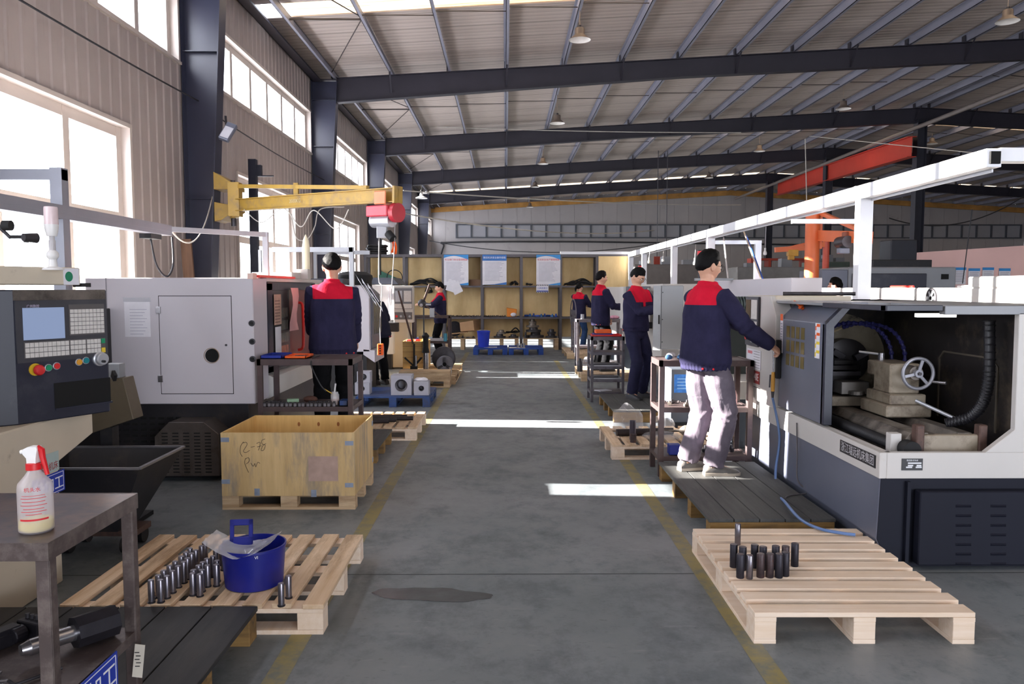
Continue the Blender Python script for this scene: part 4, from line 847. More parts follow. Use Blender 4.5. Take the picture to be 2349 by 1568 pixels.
t3 = thing('notice_sheet', 'stained note pinned to the dark sliding door of the left lathe', 'paper', (-2.115, 7.2, 1.2)); m = MB(); fbox(m, s_, .18, .40, .42, .70, .001, .003); m.build('sheet', M('stained_paper', (176, 146, 130), .8, 0, .2, 9), t3, False); m = MB(); [fbox(m, s_, .20, .36, .44 + .028 * k, .448 + .028 * k, .003, .0035) for k in range(8)]; m.build('print', M('brown_ink', (110, 84, 80), .8), t3, False)
one('notice_sheet', (lambda m: (fbox(m, s_, .20, .38, .10, .40, .001, .003), m)[1])(MB()), PAPER, 'white paper sheet below the stained note on the sliding door', 'paper', smooth=False)
m = MB(); R_ = [[V((-2.085 + .02 * sin(v * 5 + u), 7.52 + .26 * u * (.8 + .3 * v), 1.60 - .42 * v)) for u in (0, .33, .66, 1)] for v in (0, .2, .4, .6, .8, 1)]; m.rings(R_, False, False); one('pink_slip', m, PINKP, 'curling pink paper hanging at the top of the lathe door', 'paper')
# ---- plywood crate
t = thing('plywood_crate', 'open yellow plywood crate on pallet feet with handwriting on its front', 'crate', (-1.57, 5.9, 0)); x0, x1, y0, y1 = -2.05, -1.09, 5.5, 6.27; zb_, zt_ = .10, .562; w_ = .012
MB().box(x0, x1, y0, y0 + w_, zb_, zt_).build('front_panel', PLY, t, False, .001); fp = t.children[-1]
MB().box(x0, x1, y1 - w_, y1, zb_, zt_).build('rear_panel', PLYI, t, False, .001); rp = t.children[-1]
MB().box(x0, x0 + w_, y0 + w_, y1 - w_, zb_, zt_).build('side_panel', PLYI, t, False, .001); MB().box(x1 - w_, x1, y0 + w_, y1 - w_, zb_ - .0, zt_).build('side_panel', PLY, t, False, .001)
MB().box(x0 + w_, x1 - w_, y0 + w_, y1 - w_, .10, .115).build('floor_panel', PLYI, t, False)
for y in (y0 + .045, (y0 + y1) / 2, y1 - .045):
    MB().box(x0, x1, y - .045, y + .045, 0, .018).build('runner', W2, t, False)
    for x in (x0 + .06, (x0 + x1) / 2, x1 - .06): MB().box(x - .06, x + .06, y - .045, y + .045, .018, .10).build('block', W2, t, False, .002)
cf = panel_frame((0, y0, 0), (1, 0, 0))
for px, py, s in ((516, 1008, 0), (518, 1104, 0), (801, 1016, 0), (801, 1112, 0), (590, 1128, 1), (720, 1131, 1)):
    q = D(px, py, y0); a, b = ((.03, .016) if not s else (.019, .026)); m = MB(); fbox(m, cf, q.x - a, q.x + a, q.z - b, q.z + b, 0, .003); fbox(m, cf, q.x - a * .7, q.x + a * .5, q.z - .004, q.z + .004, .003, .005); m.build('metal_clip', ZINC, fp, False)
for y, z in ((y1 - .03, .50), (y1 - .03, .2)): MB().box(x1, x1 + .003, y - .02, y + .02, z - .02, z + .02).build('metal_clip', ZINC, t, False)
def stroke(pts): return [D(480 + x * .2615, 780 + y * .2615, y0 - .0012) for x, y in pts]
m = MB()
for s in ([(300, 890), (275, 930), (272, 985), (290, 1020)], [(295, 900), (325, 895), (330, 920), (300, 970), (320, 985), (355, 965)], [(365, 938), (398, 930)], [(415, 905), (445, 895), (440, 940), (430, 965)], [(420, 935), (460, 925)], [(490, 865), (460, 880), (465, 910), (490, 920), (480, 960), (455, 965), (470, 925), (498, 905)],
          [(318, 1035), (312, 1080), (345, 1160)], [(315, 1040), (345, 1030), (350, 1060), (325, 1085)], [(365, 1075), (385, 1105), (400, 1080), (408, 1110), (425, 1070), (445, 1080)]): m.tube(spline(stroke(s), 5), .0016, 5)
m.build('handwriting', INK, fp)
q0, q1 = D(708, 1103, y0), D(775, 1046, y0); m = MB(); fbox(m, cf, q0.x, q1.x, q0.z, q1.z, 0, .001); m.build('label_pouch', M('pouch', (176, 150, 138), .25, 0, .1, 14), fp, False)
m = MB()
for k in range(3): m.rings([[V((x0 + .36 + .16 * k + .011 * cos(2 * pi * i / 12), y1 - w_ - .0006 - .0004 * j, .49 + .018 * sin(2 * pi * i / 12))) for i in range(12)] for j in (0, 1)])
m.build('wood_knots', M('knot', (150, 96, 50), .7), rp, False)
# ---- rack in front of the left operator
rack('brown steel rack behind the plywood crate with trays on top', -2.078, -1.285, 6.43, 6.93, 1.0, (.60, .2), RK, .04)
tray('parts_tray', 'blue plastic tray on the left corner of the brown rack behind the crate', -2.06, -1.88, 6.47, 6.78, 1.0065, .028, M('tray_blue', (26, 46, 140), .45))
tray('parts_tray', 'orange plastic tray beside the blue one on the brown rack', -1.86, -1.68, 6.47, 6.74, 1.0065, .022, ORG)
for k, (x, y) in enumerate(((-1.80, 6.56), (-1.74, 6.62), (-1.77, 6.67))): one('gauge', MB().bar((x - .05, y, 1.018), (x + .06, y + .01, 1.018), .02, .008).bar((x + .03, y - .03, 1.018), (x + .03, y + .03, 1.018), .012, .008), STEEL, 'small steel gauge lying in the orange tray on the brown rack', 'gauge', 'gauges in the orange tray', smooth=False)
p0 = None
for j in range(2):
    for k in range(17):
        x, y = -2.03 + .036 * k + random.uniform(-.004, .004), 6.485 + .075 * j; hgt = .028 + .01 * random.random()
        if j and k in (5, 6, 7, 8, 9): continue
        if p0 is None:
            p0 = thing('tool_holder', 'small grey tool holder in the rows on the middle shelf of the brown rack', 'tool holder', (x, y, .6045), 'tool holders on the brown rack shelf')
            MB().box(-.012, .012, -.03, .03, 0, .026).build('shank', M('holder_grey', (120, 116, 120), .5, .4, .25, 30), p0, False, .002, True); MB().box(-.010, .010, -.036, -.012, .0265, .036).build('tip', STEELD, p0, False, .001, True)
        else: dup(p0, (x, y, .6045), random.uniform(-.15, .15))
one('scouring_pad', MB().cb((-1.83, 6.60, .635), (.10, .06, .03), RZ(.3)), M('pad_green', (146, 176, 146), .9, 0, .1, 40, bump=.3), 'pale green block among the tool holders on the brown rack', 'pad', bev=.005)
one('rag', MB().sph((-1.70, 6.68, .635), .05, 12, (1.3, .9, .6)), M('rag_brown', (84, 54, 44), .9, 0, .3, 20), 'crumpled brown rag on the middle shelf of the brown rack', 'rag')
t = thing('oil_jar', 'clear jar of amber liquid with brushes in it on the brown rack', 'jar', (-1.46, 6.56, .6045)); c = V((-1.46, 6.56, .6045)); MB().lathe([(.034, 0), (.036, .004), (.036, .085), (.028, .10), (.028, .11)], c, n=20).build('glass', CLEAR, t); MB().lathe([(.032, .003), (.033, .05), (.004, .05)], c, n=18).build('oil', M('amber_oil', (170, 112, 48), .25), t)
m = MB(); m.bar(c + V((-.01, 0, .05)), c + V((.005, .01, .18)), .012, .006); m.build('brush', WPL, t, False); m = MB(); m.bar(c + V((.02, 0, .07)), c + V((-.10, 0, .14)), .010, .006); m.build('brush', M('brush_yellow', (222, 182, 70), .5), t, False)
tray('parts_bin', 'small blue bin of bits at the right end of the brown rack shelf', -1.41, -1.335, 6.48, 6.6, .6045, .045, BLUEP)
one('cable_offcut', MB().tube(spline([(-1.62, 6.7, 1.014), (-1.62, 6.5, 1.016), (-1.62, 6.41, .96), (-1.55, 6.41, .80), (-1.50, 6.41, .74)], 6), .006, 6), RUB, 'black cable hanging over the front of the brown rack', 'cable')
platform('dark foot platform under the man at the left lathe', -2.03, -1.17, 6.97, 7.9, 5, .145, W3, W3e, 3)
pallet('used pine pallet right of the plywood crate carrying black bars', -1.92, -.94, 8.02, 9.03, 8, 'y', W2y, W1y)
for k, (x0_, x1_, y_) in enumerate(((-1.85, -1.19, 8.30), (-1.8, -1.02, 8.40), (-1.85, -1.10, 8.50), (-1.86, -1.26, 8.22))): one('steel_bar', MB().cyl((x0_, y_, .169), (x1_, y_ + .03, .169), .023, n=14), M('black_bar', (56, 50, 52), .5, .5, .2, 20), 'long blackened round steel bar lying on the pallet right of the crate', 'steel bar', 'black bars on the used pallet')
# ---- blue pallet with castings
pallet('dark blue painted wooden pallet carrying grey cast blocks', -2.02, -1.02, 10.3, 11.3, 10, 'x', BLUEP, BLUEP)
def casting(label, x, y, s, h, r, z=.1455, rag=False, grp=None):
    t = thing('cast_block', label, 'casting', (x, y, z)); n = 24; m = MB(); a = s / 2
    sq = lambda k, yy: [V((x + a * k * max(-1, min(1, 1.5 * cos(2 * pi * i / n))), yy, z + h / 2 + h / 2 * k * max(-1, min(1, 1.5 * sin(2 * pi * i / n))))) for i in range(n)]
    ci = lambda k, yy: [V((x + r * k * cos(2 * pi * i / n), yy, z + h / 2 + r * k * sin(2 * pi * i / n))) for i in range(n)]
    m.rings([ci(1, y + s * .3), ci(1, y - a), sq(.98, y - a), sq(1, y - a + .006), sq(1, y + a)], True); m.build('housing', M('cast_grey', (162, 162, 172), .5, .1, .06, 5), t, ang=30)
    m = MB(); m.rings([ci(.99, y - a + .02), ci(.7, y - a + .03), ci(.68, y + .0)], False); m.build('bore', STEELD, t); return t
xg = lambda px, Y: (px - 1160) / 1770 * Y
casting('grey cast block with a large round bore at the front of the blue pallet', xg(922, 10.55), 10.55, .28, .27, .085)
casting('smaller grey cast block with a small bore, topped by a white rag', xg(967, 10.5), 10.5, .20, .19, .038)
casting('grey cast block standing at the left end of the blue pallet behind the rack', xg(832, 10.6), 10.6, .20, .16, .035)
casting('grey cast block stacked on another one at the left end of the blue pallet', xg(835, 10.62), 10.62, .18, .15, .045, .3065)
m = MB(); m.sph((xg(965, 10.5), 10.5, .1455 + .205), .085, 18, (1.15, .8, .35)); 
for v in m.b.verts: v.co += V((noise.noise(v.co * 22), noise.noise(v.co * 22 + V((5, 0, 0))), noise.noise(v.co * 25))) * .012
one('white_rag', m, PAPER, 'crumpled white rag lying on the smaller grey casting', 'rag')
# ---- third lathe
t = thing('cnc_lathe', 'white lathe with slanted end cover and dark slatted door, behind the blue pallet', 'machine', (-2.7, 12, 0)); y0, y1 = 11.35, 12.22
pf = [(-3.5, .66), (-2.0, .66), (-2.0, 1.50), (-2.12, 1.64), (-3.5, 1.66)]; MB().prism(pf, 1, y0, y0 + .1).build('end_cover', MWG, t, False, .008)
pd = [(-2.25, .66), (-1.985, .70), (-1.985, 1.50), (-2.14, 1.64), (-2.4, 1.64)]; MB().prism(pd, 1, y0 + .11, y1).build('sliding_door', MDG, t, False, .005); sdo = t.children[-1]
s2 = panel_frame((-1.985, y0 + .2, .8), (0, 1, 0)); m = MB(); [fbox(m, s2, .08 + .12 * i, .16 + .12 * i, .10, .58, 0, .003) for i in range(6)]; m.build('door_slats', M('slat_glass', (120, 112, 88), .25), sdo, False)
MB().prism([(-2.1, .62), (-1.93, .50), (-1.93, .68), (-2.1, .70)], 1, y0 - .0, y1).build('white_belt', MWG, t, False, .003)
MB().box(-3.5, -2.06, y0 + .05, y1, 0, .62).build('base', BLK0, t, False); MB().box(-3.5, -2.5, y0 + .1, y1, .62, 1.66).build('enclosure', MW, t, False); MB().box(-3.4, -2.45, y0 + .3, y1, 1.66, 1.74).build('top_cover', MD, t, False)
m = MB(); p = D(815, 640, 11.2); m.tube(spline([p + V((0, 0, .0)), p + V((.06, 0, -.10)), p + V((.12, 0, -.25))], 4), .012, 6)
t4 = thing('hanging_papers', 'bundle of creased papers hanging from the slanted lathe cover', 'paper', (-2.0, 11.3, 1.3))
for k in range(3): m = MB(); a = D(815 + 14 * k, 628 + 12 * k, 11.30 - .01 * k); m.rings([[a + V((.02 * u + .16 * v, -.002 * k, -.04 * u - .26 * v + .02 * sin(3 * u + k))) for u in (0, 1, 2, 3)] for v in (0, .5, 1)], False, False); m.build('sheet', PAPER, t4, False)
one('rubber_drum', MB().lathe([(.30, -1.715), (.30, 0), (.32, .05), (.31, .10), (.2, .16), (.02, .17)], (xg(815, 13.6) - .0, 13.6, 1.72), n=28), BLKM, 'black domed rubber cover on top of the third lathe behind the operator', 'cover')
# ---- fourth lathe with pendant
t = thing('cnc_lathe', 'white lathe with a cantilevered control box, left of the far worker', 'machine', (-2.7, 16, 0))
MB().box(-3.5, -2.2, 15.1, 16.9, .3, 1.66).build('enclosure', MW, t, False, .01); MB().box(-3.45, -2.25, 15.15, 16.85, 0, .3).build('base', BLK0, t, False)
MB().box(xg(905, 15.6), xg(940, 15.6), 15.3, 15.7, .02, 1.0).build('cabinet', MBG, t, False, .006)
MB().box(xg(893, 15), xg(908, 15), 14.95, 15.1, .98, 1.63).build('side_cover', MWG, t, False, .006)
b = MB(); a0, a1 = xg(906, 15), xg(950, 15); b.box(a0, a1, 14.85, 15.09, .935, 1.64); b.build('control_panel', MW, t, False, .006); cp2 = t.children[-1]
f2 = panel_frame((a0, 14.85, .935), (1, 0, 0)); k = (a1 - a0) / 45
for nm, q, mm in (('bezel', (2 * k, 43 * k, .26, .66), M('bezel_grey', (116, 116, 120), .5)), ('screen', (4 * k, 20 * k, .40, .61), M('screen_pale', (188, 190, 198), .3)), ('keypad', (24 * k, 41 * k, .40, .61), kp), ('keypad', (3 * k, 42 * k, .27, .36), kp), ('button_strip', (2 * k, 43 * k, .06, .20), M('strip_grey', (96, 94, 96), .5))):
    m = MB(); fbox(m, f2, *q, 0, .004 if nm == 'bezel' or nm == 'button_strip' else .008); m.build(nm, mm, cp2, False)
for i, c in enumerate((RED, ALU, ALU, ALU)): m = MB(); fcyl(m, f2, (7 + 10 * i) * k, .12, .022, .004, .02, 12); m.build('push_button', c, cp2)
m = MB(); m.box(xg(886, 14.9), xg(914, 14.9), 14.8, 15.0, .76, .93); m.build('arm_bracket', BLK0, t, False)
MB().prism([(-3.5, 1.67), (xg(915, 15.2), 1.67), (xg(915, 15.2) - .12, 1.80), (-3.5, 1.80)], 1, 15.2, 16.4).build('top_cover', M('slate_cover', (72, 76, 88), .45), t, False)
# ---- stack of pallets with chest, chuck and tool stand
pallet('grimy pallet on the left of the aisle carrying the wooden chest', -1.72, -.84, 12.75, 14.9, 12, 'x', W2, W2)
MB_ = MB().box(-1.72, -.9, 12.35, 12.7, .1, .26).box(-1.72, -.9, 12.35, 12.7, 0, .02); [MB_.box(x, x + .1, 12.35, 12.7, .02, .10) for x in (-1.72, -1.36, -1.0)]; one('wooden_skid', MB_, W2, 'low wooden skid in front of the chest pallet', 'skid', smooth=False)
t = thing('wooden_chest', 'pale plank chest holding red tools on the left pallet', 'chest', (-1.78, 14.3, .1455)); x0, x1 = -1.86, -1.42; y0, y1 = 13.9, 14.5; CH = wood('chest_wood', (206, 170, 110), (170, 134, 82), 0, .6, grain=10)
MB().box(x0, x1, y0, y0 + .02, .1455, .64).build('front_panel', CH, t, False); fpp = t.children[-1]; MB().box(x0, x1, y1 - .02, y1, .1455, .64).build('rear_panel', CH, t, False); MB().box(x0, x0 + .02, y0 + .02, y1 - .02, .1455, .64).build('side_panel', CH, t, False); MB().box(x1 - .02, x1, y0 + .02, y1 - .02, .1455, .64).build('side_panel', CH, t, False); MB().box(x0, x1, y0, y1, .60, .606).build('shelf_board', CH, t, False)
m = MB(); [m.box(x0, x1, y0 - .002, y0, .1455 + .10 * k, .150 + .10 * k) for k in range(1, 5)]; m.build('plank_gaps', M('gap_brown', (96, 70, 44), .8), fpp, False)
for k, (dx, l, mm) in enumerate(((.05, .18, RED), (.16, .14, RED), (.28, .16, M('glove_yellow', (196, 168, 60), .8)))): one(('tool_case', 'tool_case', 'work_glove')[k], MB().cb((x0 + dx * 1.1 + .06, 14.02 + .13 * k, .637), (l * .7, .10, .05), RZ(.3 * k)), mm, ('red tool case at the left end of the plank chest', 'red tool case in the middle of the plank chest', 'yellow glove on top of the plank chest')[k], ('case', 'case', 'glove')[k], bev=.01)
t = thing('bar_puller', 'tall black steel lever standing against the plank chest', 'lever', (-1.66, 13.72, .1455)); m = MB(); m.bar((-1.64, 13.74, .17), (-1.64, 13.8, .60), .03); m.build('post', BLKM, t, False); m = MB(); m.bar((-1.64, 13.76, .2), (-1.80, 13.72, .36), .03).bar((-1.64, 13.76, .2), (-1.50, 13.72, .36), .03).cb((-1.64, 13.74, .18), (.12, .12, .06)); m.build('foot', BLKM, t, False); m = MB(); m.bar((-1.66, 13.82, .60), (-1.92, 13.85, 1.55), .028); m.build('arm', RUST, t, False); m = MB(); m.cyl((-1.60, 13.70, .18), (-1.60, 13.70, .40), .02, n=12); m.build('pin', STEEL, t)
def chuck(label, c, R, d, ax=(0, -1, 0), jaws=True):
    t = thing('lathe_chuck', label, 'chuck', (c[0], c[1], c[2] - R)); m = MB(); m.lathe([(.03, -.002), (R * .25, 0), (R * .9, 0), (R, -.012), (R, -d), (R * .5, -d)], c, ax, 32, True); m.build('body', STEELD if not jaws else M('chuck_grey', (122, 122, 130), .4, .6, .1, 8), t)
    m = MB(); m.lathe([(R * .24, .001), (R * .22, .004), (.005, .004)], c, ax, 20); m.build('bore', SLOT, t)
    if jaws:
        for k in range(3):
            a = 2 * pi * k / 3 + pi / 2; u = V((cos(a), 0, sin(a))); m = MB(); m.bar(V(c) + u * R * .25 + V((0, -.02, 0)), V(c) + u * R * .85 + V((0, -.02, 0)), R * .28, .04, (0, 1, 0)); m.build('jaw', STEELD, t, False, .003)
    return t
chuck('large dark chuck ring standing on the pallet behind the grey chuck', (xg(1017, 13.6), 13.6, .1455 + .21), .21, .09, (0, -1, 0), False)
chuck('grey three-jaw chuck standing at the front of the left pallet', (xg(1019, 13.2), 13.2, .1455 + .145), .145, .1)
one('steel_slug', MB().cyl((xg(1032, 12.95), 12.95, .1458), (xg(1032, 12.95), 12.95, .27), .026, n=16), STEEL, 'short bright steel cylinder in front of the grey chuck', 'steel cylinder')
t = thing('drill_stand', 'slim drill stand with ball head and black cone beside the chest', 'stand', (xg(978, 13.9), 13.76, .1455)); c = V((xg(976, 13.76), 13.76, .1455))
MB().lathe([(.03, 0), (.05, .0), (.05, .30), (.02, .30)], c, n=16).build('sleeve', STEEL, t); MB().lathe([(.07, .30), (.05, .40), (.05, .55), (.07, .60), (.02, .66)], c, n=16).build('cone', BLKM, t); MB().cyl(c + V((-.03, 0, .6)), c + V((-.03, 0, 1.12)), .013, n=10).build('post', STEELD, t)
m = MB(); m.sph(c + V((-.06, 0, 1.18)), .075, 18); m.build('ball_head', STEELD, t); m = MB(); m.cyl(c + V((-.065, -.075, 1.15)), c + V((-.065, -.085, 1.15)), .03, n=14); m.build('dial', STEEL, t); m = MB(); m.bar(c + V((-.03, 0, 1.22)), c + V((.08, .03, 1.52)), .035); m.bar(c + V((0, 0, 1.15)), c + V((.30, .06, .92)), .03); m.build('feed_lever', RUST, t, False)
MB().box(c.x + .08, c.x + .16, 13.72, 13.80, 1.08, 1.24).bar(c + V((0, 0, 1.16)), c + V((.1, 0, 1.16)), .03).build('motor', ALU, t, False)
t = rack('dark work table in front of the far left worker', -2.06, -1.22, 16.9, 17.42, .985, (.42,), RK, .05)
tray('parts_tray', 'white tray on the lower shelf of the far left work table', -1.75, -1.35, 17.0, 17.3, .4245, .05, PAPER); one('oil_can', MB().cyl((-1.33, 16.99, .4245), (-1.33, 16.99, .60), .04, n=14), M('can_cyan', (90, 180, 214), .4), 'pale blue can on the far left work table shelf', 'can')
for k, x in enumerate((-2.0, -1.92, -1.84)): one('parts_box', MB().box(x, x + .08, 17.0, 17.2, .4245, .49 + .05 * (k % 2)), (BLUEP2, CARD, PAPER)[k], ('small blue box on the far left table shelf', 'small brown carton on the far left table shelf', 'small white box on the far left table shelf')[k], 'box', smooth=False)
# ---- steel frames, cable tray, post
CHN = M('channel_grey', (150, 152, 162), .4, .4, .06, 3)
def uch(m, p, q, w, h): return m.bar(p, q, w, h)
t = thing('cable_tray', 'grey steel cable tray running past the left windows', 'cable tray', (-3.0, 5.5, 2.0)); m = MB(); m.box(-3.05, -2.95, 3.6, 6.9, 2.06, 2.15).box(-2.952, -2.948, 3.6, 6.9, 2.095, 2.101); m.build('trunking', CHN, t, False); m = MB(); m.box(-3.04, -2.96, 5.23, 5.31, 1.5, 2.40); m.build('post', CHN, t, False); m = MB(); m.box(-4.4, -2.96, 5.235, 5.305, 2.32, 2.39); m.build('cross_bar', CHN, t, False)
m = MB(); m.box(-3.1, -3.0, 6.6, 6.8, 2.02, 2.06); m.build('junction_box', BLK0, t, False)
t = thing('cable_gantry', 'thin galvanized frame standing on the second left lathe', 'frame', (-2.4, 7.4, 1.69)); m = MB(); m.bar((-2.99, 6.92, 2.12), (-2.33, 7.55, 2.115), .035, .045); m.build('top_bar', ALU, t, False); m = MB(); m.bar((-2.33, 7.56, 1.691), (-2.33, 7.56, 2.14), .05); m.build('post', ALU, t, False)
t = thing('cable_gantry', 'pale galvanized frame standing on the third lathe behind the operator', 'frame', (-2.7, 11.2, 1.3)); y = 11.28
m = MB(); m.box(xg(628, y), xg(812, y), y, y + .06, 2.12, 2.19); m.build('top_bar', ALU, t, False); m = MB(); m.box(xg(803, y), xg(813, y), y, y + .06, 1.4, 2.19); m.build('post', ALU, t, False); m = MB(); m.box(xg(597, y), xg(603, y), y, y + .05, .0, 2.15); m.build('post', ALU, t, False)
t = thing('cable_gantry', 'far galvanized frame between the third lathe and the shelf', 'frame', (-3.2, 14.4, 0)); y = 14.4; m = MB(); m.box(xg(722, y), xg(850, y), y, y + .06, 2.22, 2.29); m.build('top_bar', ALU, t, False); m = MB(); m.box(xg(722, y), xg(729, y), y, y + .06, 0, 2.22); m.build('post', ALU, t, False)
t = thing('steel_post', 'dark steel post standing in front of the second left window', 'post', (-4.03, 12.5, 0)); m = MB(); m.box(-4.09, -3.97, 12.45, 12.55, 0, 3.64); m.build('shaft', MD, t, False); m = MB(); m.box(-3.97, -3.89, 12.46, 12.54, 3.38, 3.55); m.build('bracket', MD, t, False); m = MB(); m.bar((-3.97, 12.5, 3.38), (-3.70, 12.5, 3.38), .02); m.build('arm', MD, t, False)
t = thing('dial_stand', 'jointed black indicator arm on top of the near left lathe', 'indicator stand', D(20, 620, 3.9)); Y_ = 3.9
m = MB(); m.tube([D(-30, 480, Y_), D(0, 522, Y_), D(24, 545, Y_)], .009, 8); m.build('arm', STEELD, t); m = MB(); m.tube([D(24, 543, Y_), D(62, 543, Y_)], .009, 8); m.build('arm', BLKM, t); m = MB(); m.cyl(D(8, 517, Y_), D(26, 517, Y_), .026, n=10); m.build('knob', BLKM, t); m = MB(); m.cyl(D(62, 545, Y_) + V((0, -.03, 0)), D(62, 545, Y_) + V((.03, .03, 0)), .02, .026, 12); m.build('clamp', STEELD, t); m = MB(); m.cyl(D(60, 545, Y_), D(60, 556, Y_), .012, n=8); m.build('screw', BLKM, t); m = MB(); m.box(-2.96, -2.8, 3.84, 3.94, 1.497, 1.75); m.build('base', BLK0, t, False, .004); m = MB(); m.tube([(-2.88, 3.9, 1.75), D(-30, 560, Y_), D(-30, 480, Y_)], .01, 8); m.build('column', STEELD, t)
one('wood_offcut', MB().bar((xg(455, 10.6), 10.6, 0.0), (xg(434, 10.6), 10.6, 2.26), .14, .04, (0, 1, 0)), wood('offcut', (112, 84, 66), (80, 58, 46), 2, .8), 'weathered wooden plank leaning by the first visible column', 'plank', smooth=False)
# ---- jib crane on the first column
t = thing('jib_crane', 'yellow jib crane with its arm reaching over the left lathes', 'crane', (-4.1, 11.5, 2.3)); A = D(540, 470, 11.2); B = D(914, 452, 9.25)
def colbr(z, s): return [( -4.26, z), (-4.26, z + s * .32), (-4.02, z + s * .32), (-3.86, z + s * .1), (-3.86, z)]
MB().prism([(-4.215, 3.02), (-4.215, 3.27), (-4.12, 3.22), (-3.90, 3.08), (-3.90, 3.02)], 1, 11.30, 11.70).build('upper_bracket', YEL, t, False, .004); MB().prism([(-4.215, 2.84), (-4.215, 2.56), (-4.12, 2.58), (-3.90, 2.72), (-3.90, 2.78)], 1, 11.30, 11.70).build('lower_bracket', YEL, t, False, .004)
MB().cyl((-3.98, 11.42, 2.5), (-3.98, 11.42, 3.16), .035, n=12).build('pivot', STEELD, t)
MB().bar((A.x, A.y, 2.62), (A.x, A.y, 3.10), .16, .16).bar((-3.98, 11.42, 3.0), (A.x, A.y, 3.0), .1).bar((-3.98, 11.42, 2.66), (A.x, A.y, 2.66), .1).build('mast', YEL, t, False, .003)
m = MB(); q = D(914, 455, 9.25); a_ = V((A.x, A.y, 2.78)); b_ = V((q.x, q.y, 2.70))
m.bar(a_, b_, .012, .15); m.bar(a_ + V((0, 0, .08)), b_ + V((0, 0, .08)), .10, .012); m.bar(a_ - V((0, 0, .08)), b_ - V((0, 0, .08)), .10, .012); m.bar(a_.lerp(b_, .99), b_, .14, .20); m.build('beam', YEL, t, False)
c1 = a_.lerp(b_, .84) + V((0, 0, .09)); MB().bar((A.x, A.y, 3.05), c1 + V((0, 0, .02)), .05).bar(a_.lerp(b_, .42) + V((0, 0, .08)), a_.lerp(b_, .42) + V((0, 0, .24)), .06).build('tie_bar', YEL, t, False)
m = MB(); text_on(m, '2000KG', .07, a_.lerp(b_, .42) + V((.0, -.02, 0)) + (b_ - a_).cross(V((0, 0, 1))).normalized() * .02, b_ - a_, (0, 0, 1), 1, .001); m.build('lettering', M('faded_print', (176, 160, 120), .6), t, False)
h = a_.lerp(b_, .93); t = thing('electric_hoist', 'red and grey electric chain hoist hanging from the yellow jib', 'hoist', (h.x, h.y, 2.3)); HR = M('hoist_red', (206, 62, 78), .4, 0, .1, 6)
n_ = (b_ - a_).normalized(); sdv = n_.cross(V((0, 0, 1)))
MB().bar(h + V((0, 0, -.03)) + sdv * .08 - n_ * .10, h + V((0, 0, -.03)) + sdv * .08 + n_ * .10, .02, .16).bar(h + V((0, 0, -.03)) - sdv * .08 - n_ * .10, h + V((0, 0, -.03)) - sdv * .08 + n_ * .10, .02, .16).build('trolley', M('trolley_orange', (222, 130, 84), .45), t, False, .01)
MB().bar(h + V((0, 0, -.19)) - n_ * .20 + sdv * .05, h + V((0, 0, -.19)) + n_ * .16 + sdv * .05, .16, .13).build('drive_cover', HR, t, False, .012); m = MB(); m.cyl(h + V((0, 0, -.21)) + n_ * .16, h + V((0, 0, -.21)) + n_ * .23, .115, n=20); m.build('end_wheel', M('wheel_red', (176, 32, 50), .4), t)
m = MB(); m.cyl(h + V((0, 0, -.30)) - n_ * .20, h + V((0, 0, -.30)) + n_ * .12, .08, n=18); m.build('motor', ALU, t); MB().cb(h + V((0, 0, -.44)) - n_ * .05, (.12, .12, .14)).build('gear_box', ALU, t, False, .006); m = MB(); m.tube([h + V((0, 0, -.45)) + n_ * .05, h + V((.0, 0, -.52)) + n_ * .13], .05, 10); m.build('limit_switch', BLKM, t)
m = MB(); m.cyl(h + V((-.07, 0, -.5)), h + V((-.07, 0, -.95)), .016, n=8); m.build('chain', BLKM, t)
pc = D(873, 800, 9.3); m = MB(); m.tube(spline([h + V((-.07, -.02, -.5)), h + V((-.08, -.03, -1.0)), D(876, 660, 9.3), D(872, 740, 9.3), D(873, 790, 9.3)], 6), .006, 6); m.build('pendant_cable', M('cable_grey', (150, 146, 146), .6), t)
MB().box(pc.x - .036, pc.x + .036, 9.27, 9.33, pc.z - .075, pc.z + .065).build('pendant_control', ORG, t, False, .008); pp = t.children[-1]
for k in range(4): MB().cyl((pc.x, 9.262, pc.z + .04 - .03 * k), (pc.x, 9.27, pc.z + .04 - .03 * k), .010, n=10).build('button', BLKM, pp)
m = MB(); m.tube(spline([h + V((.12, 0, -.25)), D(905, 560, 9.3), D(900, 640, 9.3), D(896, 700, 9.3)], 6), .006, 6); m.build('load_chain', M('cable_grey', (150, 146, 146)), t)
# ================================================================== RIGHT SIDE
# ---- big lathe with open front
t = thing('cnc_lathe', 'large open lathe at the right with handwheel, slate sliding door and white apron', 'machine', (2.8, 5.4, 0)); LE = t
xs, yf, yb, xb, zt = 2.14, 4.33, 6.78, 3.35, 1.50
BASE = M('base_side_lit', (98, 102, 118), .36, .1, .08, 2, dirt=(104, 104, 108), ds=4, dl=(.6, .85)); BASEF = M('base_front_shaded', (25, 27, 39), .6, .0, .1, 2, spec=.2)  # one dark blue paint: lit side and shaded front put into the colours
